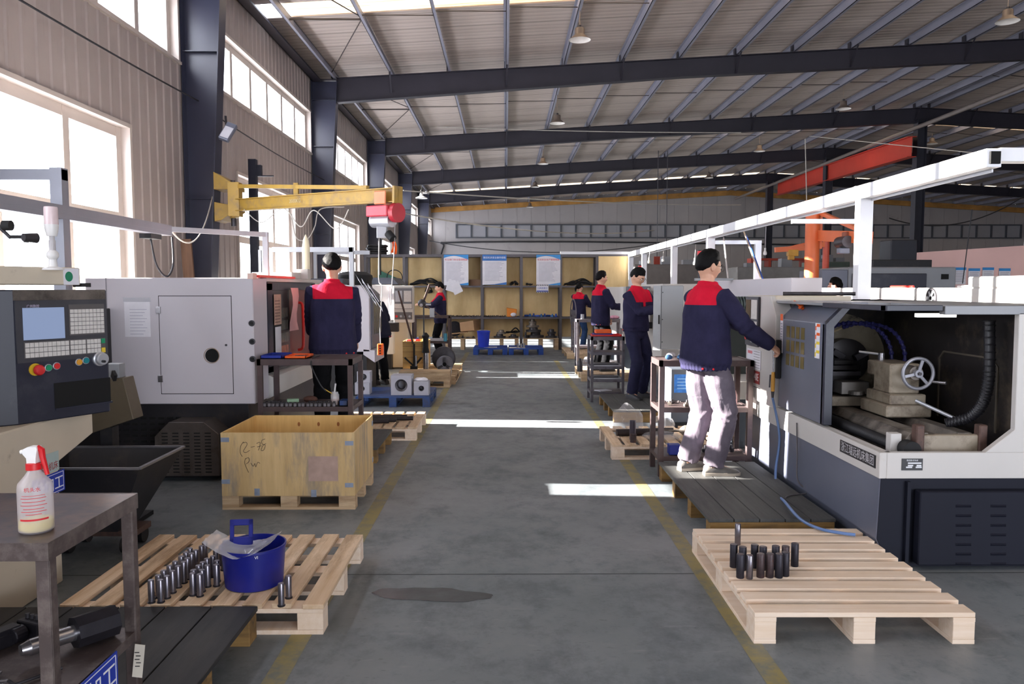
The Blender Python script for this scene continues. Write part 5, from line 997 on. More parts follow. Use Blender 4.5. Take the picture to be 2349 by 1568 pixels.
# base: side skirt with kick-in, front plates
m = MB(); m.prism([(xs + .07, 0), (xs - .012, .16), (xs, .52), (xs + .06, .52), (xs + .12, 0)], 1, yf, yb); m.build('side_skirt', BASE, t, False, .004)
m = MB(); m.prism([(xs + .075, .0), (xs - .008, .16), (xs + .004, .52), (xb, .52), (xb, 0)], 1, yf - .004, yf + .02); m.build('front_plate', BASEF, t, False, .002)
MB().box(xs + .2, xb, yf + .02, yb, .0, .50).build('bed_base', BLK0, t, False)
m = MB(); x0 = D(2108, 1200, 4.26).x; m.box(x0, xb, 4.255, 4.32, .03, .455); m.build('coolant_tank', BASEF, t, False, .006); tk = t.children[-1]
m = MB()
for px in (2210, 2290):
    for k in range(8): q = D(px, 1160 + 22 * k, 4.255); m.prism([(q.z - .006, 4.2545), (q.z + .006, 4.2545), (q.z + .001, 4.246)], 0, q.x - .035, q.x + .045) if False else m.rings([[(q.x - .045, 4.255, q.z - .008), (q.x - .045, 4.255, q.z + .008), (q.x - .038, 4.247, q.z + .001)], [(q.x + .045, 4.255, q.z - .008), (q.x + .045, 4.255, q.z + .008), (q.x + .038, 4.247, q.z + .001)]])
m.build('louvre_grille', BASEF, tk, False)
m = MB(); m.box(x0 - .05, x0 - .03, 4.30, 4.325, .03, .5); m.build('corner_strip', BASEF, t, False)
# white apron round side and front
AZ0, AZ1 = .515, .665
m = MB(); m.box(xs - .012, xs + .03, yf - .012, yb, AZ0, AZ1); m.box(xs + .03, xb, yf - .012, yf + .03, AZ0, AZ1); m.box(xs + .03, xs + .06, yf, 5.2, AZ1 - .012, AZ1); m.build('apron', MW, t, False, .003); ap = t.children[-1]
m = MB(); q = D(2261, 1040, yf - .012); m.prism([(q.x, AZ1), (xb, AZ1), (xb, 1.46), (D(2327, 900, yf).x, 1.46), (D(2325, 985, yf).x, D(2325, 985, yf).z)], 1, yf - .012, yf + .03); m.build('right_post', MW, t, False, .003)
my = panel_frame((xs - .0125, 0, 0), (0, -1, 0)); Yp = lambda px: 2.128 * 1770 / (px - 1160)
y_a, y_b = Yp(1940), Yp(2024); m = MB(); m.box(xs - .0165, xs - .0125, y_b, y_a, .565, .640); m.build('maker_plate', M('plate_black', (34, 32, 36), .4), t, False); pl = t.children[-1]
text_on(MB(), '浙江瑞远机床集团', .066, (xs - .0166, (y_a + y_b) / 2, .600), (0, -1, 0), (0, 0, 1), (y_a - y_b - .03) / .528, .0004).build('plate_text', M('plate_silver', (206, 206, 210), .4, .3), pl, False)
f = panel_frame((0, yf - .0125, 0), (1, 0, 0)); a, b = D(2065, 1077, yf), D(2114, 1050, yf); m = MB(); fbox(m, f, a.x, b.x, a.z, b.z, 0, .003); m.build('rating_plate', M('plate_black', (34, 32, 36)), t, False); rp_ = t.children[-1]
m = MB(); [fbox(m, f, *q, .003, .0034) for q in ((a.x + .035, b.x - .008, b.z - .030, b.z - .022), (a.x + .035, a.x + .065, b.z - .044, b.z - .036), (a.x + .085, b.x - .008, b.z - .044, b.z - .036), (a.x + .025, a.x + .06, a.z + .014, a.z + .022), (a.x + .08, b.x - .006, a.z + .014, a.z + .022))]; text_on(m, '数控卧式车床', .011, ((a.x + b.x) / 2, yf - .0158, b.z - .011), (1, 0, 0), (0, 0, 1), 1, .0002); m.build('plate_text', M('plate_silver', (206, 206, 210)), rp_, False)
# enclosure
DK = M('enclosure_dark', (44, 42, 44), .5, .2, .25, 2.5, dirt=(84, 74, 62), ds=5, dl=(.5, .75)); OILY = M('oily_enclosure', (48, 44, 44), .34, .3, .3, 3, dirt=(110, 98, 82), ds=3.4, dl=(.52, .8))
MB().box(2.98, 3.02, yf + .03, 6.05, .55, zt).build('rear_wall', OILY, t, False); rw = t.children[-1]
m = MB(); a_ = [V((2.978, y, z)) for y, z in ((4.62, .72), (4.62, 1.12), (4.68, 1.17), (5.2, 1.17), (5.25, 1.12), (5.25, .72))]; [m.bar(p, q, .012, .012, (1, 0, 0)) for p, q in zip(a_, a_[1:])]; m.build('door_rib', M('rib_worn', (96, 88, 78), .5, .3), rw, False)
MB().box(xs + .1, 2.98, 6.05, 6.10, .55, zt).build('spindle_wall', DK, t, False); swl = t.children[-1]
m = MB(); m.lathe([(.36, .0), (.36, .012), (.30, .014), (.005, .014)], (2.63, 6.05, 1.04), (0, -1, 0), 40); m.build('head_plate', M('worn_beige', (158, 148, 128), .55, .1, .2, 5, dirt=(60, 54, 50), ds=6, dl=(.55, .7)), swl, ang=20)
q_x = D(2165, 707, yf).x + .002; MB().box(xs, xb, 5.2, yb, zt - .02, zt).box(2.6, xb, yf, 5.2, zt - .02, zt).box(q_x, 3.35, yf - .012, yf + .05, zt - .05, zt).build('roof', MG, t, False, .003)
m = MB(); p, q = D(1905, 703, yf + .3), D(2165, 707, yf - .02); m.box(xs + .0, q.x, yf - .014, yf + .06, zt - .03, zt + .003); m.box(xs, xs + .05, yf, 5.2, zt - .03, zt + .002); m.build('lintel', MD, t, False, .003)
MB().box(2.7, xb, 6.1, yb, .52, zt).box(xs + .04, 2.7, 6.1, yb, .66, 1.42).build('head_cabinet', MBG, t, False, .004)
# sliding door
dpf = [(xs - .01, .68), (xs - .01, 1.36), (xs + .13, zt + .003), (xs + .30, zt + .003), (xs + .30, zt - .02), (xs + .14, zt - .02), (xs + .02, 1.35), (xs + .02, .68)]
m = MB(); m.prism(dpf, 1, 5.17, 5.97); m.box(xs - .008, xs + .06, 5.14, 5.17, .68, 1.37); m.build('sliding_door', MDG, t, False, .004); sd3 = t.children[-1]
MB().prism([(xs - .008, .68), (xs - .008, 1.36), (xs + .13, zt), (xs + .16, zt), (xs + .16, zt - .03), (xs + .05, 1.34), (xs + .05, .68)], 1, 5.115, 5.168).build('door_edge', MD, sd3, False, .003)
m = MB(); q = panel_frame((xs - .0105, 5.88, 0), (0, -1, 0)); [fbox(m, q, .06 + .095 * i, .125 + .095 * i, 1.02 + .105 * j, 1.105 + .105 * j, 0, .002) for i in range(4) for j in range(3)]; m.build('door_windows', M('oily_glass', (112, 98, 62), .15, 0, .2, 6), sd3, False)
m = MB(); fbox(m, q, .60, .68, 1.12, 1.36, 0, .0015); m.build('warning_labels', PAPER, sd3, False); wl_ = sd3
for k, c in enumerate((ORG, ORG, M('label_yellow', (236, 206, 60), .5), M('label_yellow', (236, 206, 60)))): m = MB(); fbox(m, q, .625, .678, 1.335 - .06 * k, 1.355 - .06 * k, .0015, .002); fbox(m, q, .603, .62, 1.31 - .06 * k, 1.34 - .06 * k, .0015, .002); m.build('label_block', c, wl_, False)
m = MB(); fbox(m, q, -.075, -.02, 1.10, 1.40, -.0, .002); m.build('warning_strip', PAPER, sd3, False); ws = sd3; m = MB(); fbox(m, q, -.075, -.02, 1.35, 1.40, .002, .003); m.build('label_block', ORG, ws, False); m = MB(); [fbox(m, q, -.068 + .012 * (k % 2), -.03, 1.12 + .02 * k, 1.13 + .02 * k, .002, .0026) for k in range(11)]; m.build('print', M('pale_ink', (120, 118, 140)), ws, False)
m = MB(); c = D(1845, 704, 5.75); m.lathe([(.012, 0), (.012, .01), (.022, .02), (.02, .03), (.003, .034)], (xs + .07, 5.72, 1.445), (-.7, 0, .7), 14); m.build('lock_knob', ORG, sd3); m = MB(); m.bar((xs + .05, 5.74, 1.47), (xs + .04, 5.82, 1.50), .012); m.build('knob_lever', ORG, sd3, False)
# control column at the far end of the door
YC0, YC1 = 6.0, 6.72
m = MB(); m.prism([(xs - .03, .70), (xs - .03, .86), (xs - .01, .66), (xs + .1, .66), (xs + .1, 1.53), (xs - .03, 1.53)], 1, YC0, YC1) if False else m.rings([[(x, y, z) for y, z in ((YC0, .655), (6.45, .655), (YC1, .86), (YC1, 1.535), (YC0 + .12, 1.535), (YC0, 1.38))] for x in (xs + .12, xs - .035)]); m.build('control_column', MW, t, False, .006); cc = t.children[-1]
MB().box(xs + .0, xs + .6, YC0 + .1, YC1, 1.42, 1.536).build('column_cap', MBG, t, False, .006)
xc = xs - .036; g = panel_frame((xc, YC1, 0), (0, -1, 0))
m = MB(); fbox(m, g, .03, .36, 1.11, 1.525, 0, .02); m.build('control_panel', M('panel_dark', (62, 62, 70), .45), t, False, .004); cpn = t.children[-1]
for nm, qd, mm in (('screen', (.05, .17, 1.34, 1.50), M('screen_off', (92, 78, 66), .15)), ('keypad', (.19, .34, 1.34, 1.50), kp), ('keypad', (.05, .34, 1.25, 1.32), kp)): m = MB(); fbox(m, g, *qd, .02, .023); m.build(nm, mm, cpn, False)
m = MB(); fcyl(m, g, .29, 1.18, .035, .02, .05, 20); m.build('hand_wheel', ALU, cpn); m = MB(); fcyl(m, g, .10, 1.18, .022, .02, .04, 16); m.build('stop_button', RED, cpn)
m = MB(); fbox(m, g, .05, .40, .92, 1.08, .0, .003); m.build('label_sheet', PAPER, t, False); ls = t.children[-1]; m = MB(); [fbox(m, g, .22, .38, 1.065 - .022 * k, 1.068 - .022 * k, .003, .0034) for k in range(7)]; m.build('print', INK, ls, False); m = MB(); fbox(m, g, .07, .15, .94, .965, .003, .0036); m.build('yellow_mark', M('label_yellow', (236, 206, 60)), ls, False); m = MB(); [fbox(m, g, .07 + .03 * k, .09 + .03 * k, 1.04, 1.065, .003, .0034) for k in range(4)]; m.build('red_marks', REDINK, ls, False)
m = MB(); fbox(m, g, .04, .38, .80, .905, .0, .003); m.build('model_plate', M('plate_red', (150, 48, 46), .45), t, False); mp = t.children[-1]; text_on(MB(), 'CK6140E', .088, g @ V((.21, .852, .0034)), (0, -1, 0), (0, 0, 1), .88, .0004).build('plate_text', WHINK, mp, False)
m = MB(); fbox(m, g, .04, .40, .765, .770, 0, .0015); m.build('pin_stripe', INK, cc, False)
# handle on the door
m = MB(); hy = 5.93; m.box(xs - .05, xs - .012, hy - .02, hy + .02, .90, 1.20); m.build('handle', BLKM, sd3, False, .006)
# inside: bed, chuck, tailstock, saddle, hoses
BED = M('worn_bed', (128, 120, 112), .4, .35, .2, 4, dirt=(60, 52, 47), ds=7, dl=(.44, .68)); CAST = M('dirty_casting', (158, 146, 128), .5, .05, .15, 6, dirt=(78, 62, 50), ds=6, dl=(.46, .70)); GRB = M('greasy_black', (34, 31, 32), .35, .4, .3, 9)
pb = [(2.36, .52), (2.36, .70), (2.40, .745), (2.50, .745), (2.53, .70), (2.66, .70), (2.68, .745), (2.76, .745), (2.78, .70), (2.78, .52)]
MB().prism(pb, 1, 4.50, 5.95).build('bed', BED, t, False, .002)
MB().box(2.44, 2.80, 4.455, 4.50, .52, .74).build('bed_end', CAST, t, False, .006); MB().box(2.40, 2.45, 4.44, 4.50, .53, .80).build('end_stop', RUST, t, False, .006); MB().box(2.77, 2.82, 4.44, 4.50, .53, .80).build('end_stop', RUST, t, False, .006)
m = MB(); ya = 4.50; [m.lathe([(.030, 0), (.036, .012), (.030, .024)], (2.32, 4.56 + .024 * k, .665), (0, 1, 0), 14) for k in range(42)]; m.build('screw_bellows', RUB, t)
m = MB(); m.box(2.28, 2.345, 4.50, 4.56, .60, .74); m.build('screw_bracket', MW, t, False, .003); m = MB(); m.cyl((2.37, 4.42, .655), (2.37, 4.50, .655), .052, n=20); m.build('screw_cap', BLKM, t)
m = MB(); m.prism([(2.23, .52), (2.23, .55), (2.42, .55), (2.44, .52)], 1, 4.40, 5.9); m.build('chip_tray', GRB, t, False)
m = MB(); m.rings([[V((2.32 + .02 * k, 4.46, .53)), V((2.55 + .0 * k, 4.38, .52 + .02)), V((2.55, 5.3, .6)), V((2.34, 5.3, .62))] for k in (0, 1)]) if False else m.sph((2.42, 4.66, .50), .17, 16, (.9, 1.3, .55)); m.build('chip_mound', M('chip_grey', (96, 84, 74), .7, .1, .3, 60, bump=.6, bs=160), t)
m = MB(); m.box(2.28, 2.86, 5.50, 5.95, .75, .82).box(2.22, 2.34, 5.55, 5.9, .52, .76); m.build('saddle', CAST, t, False, .004)
m = MB(); m.box(2.40, 2.60, 5.46, 5.62, .84, .93).cyl((2.5, 5.44, .84), (2.5, 5.44, .87), .05, n=16); m.build('tool_slide', M('slide_grey', (120, 116, 112), .4, .5, .2, 8), t, False, .004); m = MB(); m.box(2.38, 2.58, 5.62, 5.80, .83, .99).box(2.36, 2.60, 5.60, 5.82, 1.0, 1.035).box(2.42, 2.56, 5.64, 5.78, 1.035, 1.07); m.build('tool_post', GRB, t, False, .003); tp = t.children[-1]
for x, z in ((2.38, .96), (2.38, .90)): MB().box(x, x + .22, 5.595, 5.605, z, z + .03).build('tool_bar', STEELD, tp, False)
m = MB(); m.lathe([(.16, 0), (.17, .01), (.17, .12), (.12, .13), (.05, .131)], (2.63, 6.02, 1.04), (0, -1, 0), 32); m.build('chuck', GRB, t)
ck = t.children[-1]
for k in range(3):
    a = 2 * pi * k / 3 + .5; u = V((cos(a), 0, sin(a))); MB().bar(V((2.63, 5.87, 1.04)) + u * .05, V((2.63, 5.87, 1.04)) + u * .15, .05, .05, (0, 1, 0)).build('jaw', STEELD, ck, False, .003)
# tailstock
ty = 5.02
m = MB(); m.box(2.50, 2.80, ty - .02, ty + .36, .75, .83).box(2.53, 2.77, ty + .0, ty + .34, .83, .90); m.build('tailstock_base', CAST, t, False, .008)
m = MB(); m.prism([(ty + .03, .90), (ty + .03, 1.10), (ty + .36, 1.10), (ty + .36, 1.0), (ty + .26, 1.0), (ty + .26, .92), (ty + .30, .90)], 0, 2.54, 2.74); m.build('tailstock', CAST, t, False, .010)
m = MB(); m.cyl((2.61, ty + .30, 1.10), (2.61, ty + .30, 1.15), .022, n=14); m.build('clamp_post', STEEL, t); m = MB(); m.tube([(2.61, ty + .3, 1.14), (2.48, ty + .36, 1.155)], .008, 8); m.build('clamp_lever', ALU, t)
wc = V((2.655, ty - .10, 1.05)); m = MB(); m.cyl(wc + V((0, .02, 0)), wc + V((0, .13, 0)), .045, n=18); m.build('wheel_collar', BED, t)
m = MB(); m.torus(wc, .098, .0115, (0, 1, 0), 36, 10); [m.bar(wc, wc + V((cos(a), 0, sin(a))) * .095, .018, .010, (0, 1, 0)) for a in (pi / 2 - .3, pi * 7 / 6 - .3, -pi / 6 - .3)]; m.cyl(wc + V((0, -.016, 0)), wc + V((0, .02, 0)), .026, n=16); m.build('handwheel', M('wheel_grey', (150, 150, 158), .35, .4, .05, 6), t); hwh = t.children[-1]
m = MB(); p = wc + V((.088, -.01, -.052)); m.tube([p, p + V((.05, -.07, 0))], [.008, .012], 10); m.build('crank_handle', STEEL, hwh); m = MB(); m.cyl(wc + V((0, -.028, 0)), wc + V((0, -.016, 0)), .012, n=6); m.build('hub_nut', STEELD, hwh)
m = MB(); m.tube([(2.70, ty, .86), (2.86, ty - .18, .77)], .012, 8); m.build('lock_lever', ALU, t)
MB().box(2.82, 2.97, 5.25, 5.75, .70, .98).build('rear_box', GRB, t, False, .004)
SEG = M('hose_blue', (40, 40, 92), .35, 0, .1, 30); 
for k, (bx, by) in enumerate(((2.74, 5.45), (2.82, 5.42))):
    pts = spline([(bx, by, .95), (bx, by, 1.16), (bx - .06, by + .08, 1.30), (bx - .20, by + .2, 1.345), (bx - .30, by + .3, 1.31)], 9)
    m = MB(); [m.sph(p, .0175, 8) for p in pts[::2]]; m.tube(pts, .011, 8); m.build('coolant_hose', SEG, t); ch = t.children[-1]
    m = MB(); m.tube(spline([pts[-1], pts[-1] + V((-.07, .06, -.05)), pts[-1] + V((-.12, .1, -.14))], 4), [.009] * 8 + [.005], 8); m.build('hose_nozzle', M('hose_tan', (170, 152, 120), .4), ch)
pts = spline([(2.90, 4.60, 1.40), (2.90, 4.58, 1.10), (2.89, 4.60, .93), (2.84, 4.64, .82), (2.74, 4.72, .76)], 8); m = MB(); m.tube(pts, .030, 14); [m.torus(p, .030, .005, pts[min(i + 1, len(pts) - 1)] - pts[max(i - 1, 0)], 14, 5) for i, p in enumerate(pts)]; m.build('cable_conduit', M('conduit_black', (34, 33, 38), .4), t)
a, b = D(2108, 716, 4.9), D(2183, 724, 4.72); MB().box(2.47, 2.70, 4.60, 4.64, 1.425, 1.447).build('work_lamp', emit('led_tube', (255, 250, 240), 6.0), t, False)
# bar lying on top and fan
t5 = one('boring_bar', MB().cyl((2.32, 6.45, 1.552), (2.86, 6.3, 1.552), .016, n=12), STEELD, 'long dark steel bar lying on the roof of the large right lathe', 'steel bar')
# air gun and hose
t = thing('air_gun', 'yellow air gun with long nozzle hanging on the lathe door handle', 'air gun', (xs - .07, 5.93, .8)); c = V((xs - .068, 5.93, .95)); m = MB(); m.tube([c + V((0, 0, .0)), c + V((0, 0, -.06)), c + V((0, 0, -.15))], [.012, .016, .014], 10); m.build('grip', M('gun_yellow', (206, 150, 60), .45), t); m = MB(); m.tube([c + V((0, 0, .23)), c + V((0, 0, -.01))], .006, 8); m.build('nozzle', STEEL, t); m = MB(); m.tube([c + V((0, 0, -.15)), c + V((0, 0, -.20))], [.014, .009], 8); m.build('coupling', STEELD, t); m = MB(); m.bar(c + V((-.022, 0, -.02)), c + V((-.026, 0, -.12)), .01, .006); m.build('trigger', STEELD, t, False)
hp = spline([c + V((0, 0, -.20)), D(1788, 1000, 5.9), D(1779, 1080, 5.85), D(1783, 1130, 5.6), G(1800, 1150, .172), G(1836, 1190, .168), G(1880, 1212, .164), G(1930, 1222, .162), G(1962, 1226, .160)], 8)
one('air_hose', MB().tube(hp, .0095, 8), M('hose_paleblue', (96, 124, 172), .4), 'blue air hose trailing from the air gun over the foot platform', 'hose')
one('power_cord', MB().tube(spline([(xs - .02, 5.55, .62), (xs - .03, 5.5, .40), (xs - .04, 5.45, .22), G(1855, 1128, .152), G(1815, 1135, .152), G(1802, 1140, .152)], 6), .005, 6), M('cord_grey', (96, 92, 96), .6), 'thin grey cord hanging down the side of the large right lathe', 'cord')
# ---- pallet with rods
pallet('new pale pine pallet at the lower right with dark round bars', 1.125, 2.118, 3.36, 4.58, 9, 'x', W1, W1, .145, -.012)
RODS = [('black', 458, 612, 0), ('steel', 522, 618, 0), ('rust', 610, 608, 0), ('rust', 680, 608, 0), ('black', 744, 610, 0), ('black', 797, 597, 0), ('black', 408, 532, 0), ('black', 470, 370, 1), ('black', 565, 535, 0), ('black', 622, 368, 1), ('black', 717, 362, 1), ('rust', 791, 364, 1), ('black', 867, 524, 0), ('steel', 437, 362, 2)]
RD = {'black': M('rod_black', (52, 50, 58), .5, .5, .2, 30), 'steel': PINM, 'rust': M('rod_rust', (70, 58, 60), .5, .4, .35, 30, dirt=(104, 66, 52), ds=25)}; pr = {}; HR_ = .122; rp = []
for k, (mm, x, y, top) in enumerate(RODS):
    px, py = 1560 + x * .3065, 1140 + y * .3065; r = .0195 if mm != 'steel' else .0165
    p = G(px, py, .1455 + HR_) if top == 1 else G(px, py, .1455); p.y += (0 if top == 1 else r)
    p.z = .1455
    for _ in range(30):
        bd = [q for q in rp if (q - p).length < .042]
        if bd: p = p + (p - bd[0]).normalized() * .003
    rp.append(p)
    lab = {'black': 'blackened round steel blank standing on the lower right pallet', 'rust': 'rusty brown round steel blank standing on the lower right pallet'}.get(mm) or ('bright turned steel rod standing behind the dark blanks on the right pallet' if top == 2 else 'bright turned steel rod in the front row of the dark blanks'); gp = mm + ' blanks on the right pallet' if mm != 'steel' else None
    if mm not in pr:
        pr[mm] = thing('steel_blank', lab, 'steel blank', p, gp); MB().lathe([(r - .0015, 0), (r, .002), (r, HR_ - .002), (r - .0015, HR_)], n=22).build('shank', RD[mm], pr[mm], local=True); MB().lathe([(r - .002, HR_ + .0002), (.006, HR_ + .0012), (.002, HR_ + .0004)], n=18).build('cut_face', M('cut_steel', (120, 112, 116), .35, .7, .2, 40), pr[mm], local=True)
    else: dup(pr[mm], p, random.random() * 6, lab, gp)
# ---- platform, rack of the main operator
platform('grey foot platform under the man at the large right lathe', 1.28, 2.09, 4.77, 6.38, 5, .145, W3, W3e, 4)
rack('brown steel rack beside the man at the large right lathe', 1.295, 2.09, 6.45, 6.86, .985, (.585, .17), RK, .045)
SML = M('bits_grey', (128, 120, 120), .4, .5, .3, 30)
def bits(label, grp, n, x0, x1, y0, y1, z, mats, s=1.0, name='machined_part'):
    rg = random.Random(n * 7 + int(x0 * 10)); pr_ = {}
    for k in range(n):
        v = k % len(mats); x, y = x0 + (x1 - x0) * (k + .5) / n + rg.uniform(-.004, .004), rg.uniform(y0, y1)
        kk = (v, k % 3)
        if kk not in pr_:
            m = MB()
            if k % 3 == 0: m.cyl((-.03 * s, 0, .016 * s), (.03 * s, 0, .016 * s), .016 * s, n=12); m.cyl((.03 * s, 0, .016 * s), (.05 * s, 0, .016 * s), .010 * s, n=10)
            elif k % 3 == 1: m.box(-.022 * s, .022 * s, -.02 * s, .02 * s, 0, .028 * s); m.cyl((0, 0, .028 * s), (0, 0, .045 * s), .012 * s, n=10)
            else: m.lathe([(.024 * s, 0), (.026 * s, .004), (.026 * s, .02 * s), (.014 * s, .024 * s), (.012 * s, .05 * s), (.004, .05 * s)], n=14)
            o = m.build(name, mats[v], None, True, 0, True); o.location = (x, y, z); o.rotation_euler = (0, 0, rg.uniform(-.6, .6)); tag(o, label, 'machine part', grp); pr_[kk] = o
        else: o = pr_[kk].copy(); COL.objects.link(o); o.location = (x, y, z); o.rotation_euler = (0, 0, rg.uniform(-.6, .6))
bits('small worn metal part on the middle shelf of the right operator rack', 'parts on the right rack middle shelf', 9, 1.36, 1.72, 6.52, 6.75, .5895, [SML, BED, STEELD], .8)
bits('dark machined part on the bottom shelf of the right operator rack', 'parts on the right rack bottom shelf', 6, 1.55, 2.0, 6.5, 6.7, .1745, [STEELD, BED, GDK], 1.2)
one('parts_box', MB().box(1.40, 1.50, 6.5, 6.6, .1745, .26), M('tray_blue', (26, 46, 140)), 'dark blue box on the bottom shelf of the right operator rack', 'box', smooth=False, bev=.004)
t = thing('detergent_pack', 'pink and white printed plastic pack on the middle rack shelf right of the man', 'pack', (1.945, 6.62, .5895)); m = MB(); m.rings([[V((1.945 + a * k, 6.62 + b * k, z)) for a, b in ((-.052, -.03), (.052, -.03), (.056, 0), (.052, .03), (-.052, .03), (-.056, 0))] for z, k in ((.5895, .95), (.60, 1), (.68, 1.02), (.715, .8), (.72, .55))]); m.build('pouch', M('pack_pink', (240, 200, 200), .3, 0, .08, 14), t, ang=60); m = MB(); [m.box(1.915, 1.985, 6.5885, 6.5895, .62 + .018 * k, .624 + .018 * k) for k in range(4)]; m.build('print', REDINK, t, False)
for k, (x, c) in enumerate(((1.39, 'left'), (1.49, 'right'))):
    t = thing('cotton_gloves', 'rolled white work glove with blue cuff, %s one of the two on the rack top' % c, 'glove', (x, 6.52, .992)); m = MB(); m.cyl((x - .005, 6.50, 1.022), (x + .045, 6.6, 1.024), .030, .024, 12); m.build('palm', PAPER, t); m = MB(); m.sph((x - .012, 6.485, 1.016), .032, 12, (1, .5, .7)); m.build('cuff', M('cuff_blue', (56, 96, 140), .8), t)
m = MB(); m.rings([[V((1.52 + .22 * u, 6.62 + .16 * v, 1.03 + .05 * (1 - v) * (1 - u) + .02 * v)) for u in (0, .5, 1)] for v in (0, .5, 1)], False, False); one('drawing_sheet', m, PAPER, 'curled white drawing lying on the rack top behind the gloves', 'paper')
one('red_folder', MB().cb((1.66, 6.58, 1.004), (.16, .09, .012), RZ(-.3)), RED, 'red flat folder on the rack top beside the man', 'folder', bev=.002)
# ---- pallet with bars and bag behind the rack
pallet('pine pallet between the two right platforms with bars and plastic bags', .99, 2.05, 7.1, 8.06, 8, 'y', W2y, W1y)
one('steel_bar', MB().cyl((1.09, 7.50, .181), (1.66, 7.58, .181), .034, n=18), M('black_bar', (56, 50, 52)), 'thick black bar lying on the pallet behind the right rack', 'steel bar'); one('steel_bar', MB().cyl((1.22, 7.33, .1458), (1.22, 7.33, .33), .030, n=18), M('bar_slate', (84, 78, 90), .45, .5), 'upright slate-grey bar standing on the pallet behind the right rack', 'steel bar'); one('steel_bar', MB().cyl((1.205, 7.2, .1458), (1.205, 7.2, .225), .030, n=18), RD['rust'], 'short rusty bar standing at the front of the pallet behind the rack', 'steel bar')
def bag(label, c, s, seed):
    m = MB(); m.sph(c, 1, 20, s)
    for v in m.b.verts:
        q = v.co - V(c); k = 1 + .28 * noise.noise(q * 9 + V((seed, 0, 0))) + .14 * noise.noise(q * 26 + V((seed, 0, 0))); v.co = V(c) + q * k; v.co.z = max(v.co.z, c[2] - s[2] * .62)
    return one('plastic_bag', m, CLEAR2, label, 'plastic bag', ang=20)
bag('clear crumpled plastic bag leaning behind the upright bar on the right pallet', (1.24, 7.80, .245), (.16, .10, .16), 1); bag('clear plastic bag of bits between the bars on the right pallet', (1.60, 7.76, .21), (.12, .08, .10), 4)
bag('flat clear bag of metal chips on the right pallet in front of the drill chuck', (1.50, 7.36, .175), (.17, .11, .045), 8)
t = thing('drill_chuck', 'steel drill chuck with long shank lying on the pallet behind the right rack', 'drill chuck', (1.85, 7.45, .1455)); m = MB(); m.lathe([(.012, -.22), (.012, -.06), (.026, -.04), (.044, -.02), (.052, .0), (.052, .09), (.03, .11), (.03, .22), (.004, .22)], (1.76, 7.50, .20), (1, .1, 0), 20); m.build('body', BED, t)
# ---- second lathe in the right row
t = thing('cnc_lathe', 'white lathe behind the standing man with a tall box at its far end', 'machine', (2.6, 8.6, 0)); GLB = M('grey_blue_base', (84, 90, 100), .4, .1, .08, 3)
MB().box(2.81, 3.12, 7.6, 10.4, .66, 1.70).build('rear_housing', MWG, t, False, .006); MB().box(2.2, 2.85, 7.55, 10.3, .50, .68).build('bed_apron', MW, t, False, .006); MB().box(2.25, 3.1, 7.6, 10.25, 0, .50).build('base', GLB, t, False, .004)
MB().box(2.35, 2.8, 8.2, 8.5, .68, 1.25).build('headstock', M('dark_green_grey', (58, 66, 66), .4, .2), t, False, .01); m = MB(); m.cyl((2.28, 8.0, 1.42), (2.75, 8.05, 1.42), .085, n=20); [m.cyl((2.36 + .03 * k, 8.01, 1.42), (2.372 + .03 * k, 8.01, 1.42), .094, n=20) for k in range(9)]; m.build('spindle_motor', M('motor_green', (66, 78, 78), .4, .3), t)
m = MB(); m.bar((2.805, 7.65, 1.49), (2.805, 10.2, 1.49), .004); m.build('seam', M('seam_grey', (120, 118, 124)), t, False)
MB().box(2.25, 2.3, 8.7, 9.9, .70, 1.36).build('sliding_door', MG, t, False, .004)
t2 = thing('control_box', 'tall grey control box with a hinged rear door in front of the coverall man', 'control box', (1.78, 8.6, .93)); a, b = D(1500, 800, 8.55), D(1568, 655, 8.55); MB().box(a.x + .075, b.x, 8.55, 8.9, .92, 1.625).build('housing', MG, t2, False, .006)
m = MB(); m.hexa([(a.x, 8.62, .905), (a.x + .07, 8.545, .905), (a.x + .07, 8.56, .905), (a.x + .012, 8.64, .905), (a.x, 8.62, 1.625), (a.x + .07, 8.545, 1.625), (a.x + .07, 8.56, 1.625), (a.x + .012, 8.64, 1.625)]); m.build('door', M('box_door', (150, 152, 154), .42), t2, False, .002); dd = t2.children[-1]; m = MB(); m.bar((a.x + .052, 8.555, 1.20), (a.x + .052, 8.555, 1.30), .014, .01); m.build('handle', BLKM, dd, False)
for z in (1.0, 1.25, 1.55): MB().cyl((a.x + .09, 8.551, z), (a.x + .09, 8.546, z), .006, n=8).build('screw', BLKM, t2)
MB().bar((b.x - .05, 8.75, .96), (2.245, 8.75, .96), .08).build('support_arm', BLK0, t2, False)
t3 = thing('coolant_unit', 'blue-grey coolant tank with bright blue sticker behind the right rack', 'tank', (1.9, 9.0, 0)); MB().box(1.80, 2.19, 8.35, 8.95, .13, .72).build('tank', GLB, t3, False, .008); MB().box(1.82, 2.17, 8.37, 8.93, .0, .13).build('foot', BLK0, t3, False); m = MB(); m.box(1.84, 2.04, 8.346, 8.35, .46, .66); m.build('sticker', M('sticker_blue', (36, 110, 190), .5, 0, .3, 20), t3, False); m = MB(); [m.box(1.87, 1.87 + .13 - .03 * (k % 2), 8.3445, 8.346, .50 + .035 * k, .512 + .035 * k) for k in range(4)]; m.build('sticker_print', M('sticker_pale', (120, 170, 220), .5), t3, False)
platform('grey foot platform under the man in the coverall', 1.28, 1.94, 9.1, 10.55, 4, .145, W3, W3e, 4)
rack('grey steel rack of bars left of the coverall man with a red tray on top', 1.19, 1.66, 10.72, 11.2, .915, (.70, .50, .32, .14), RKG, .035)
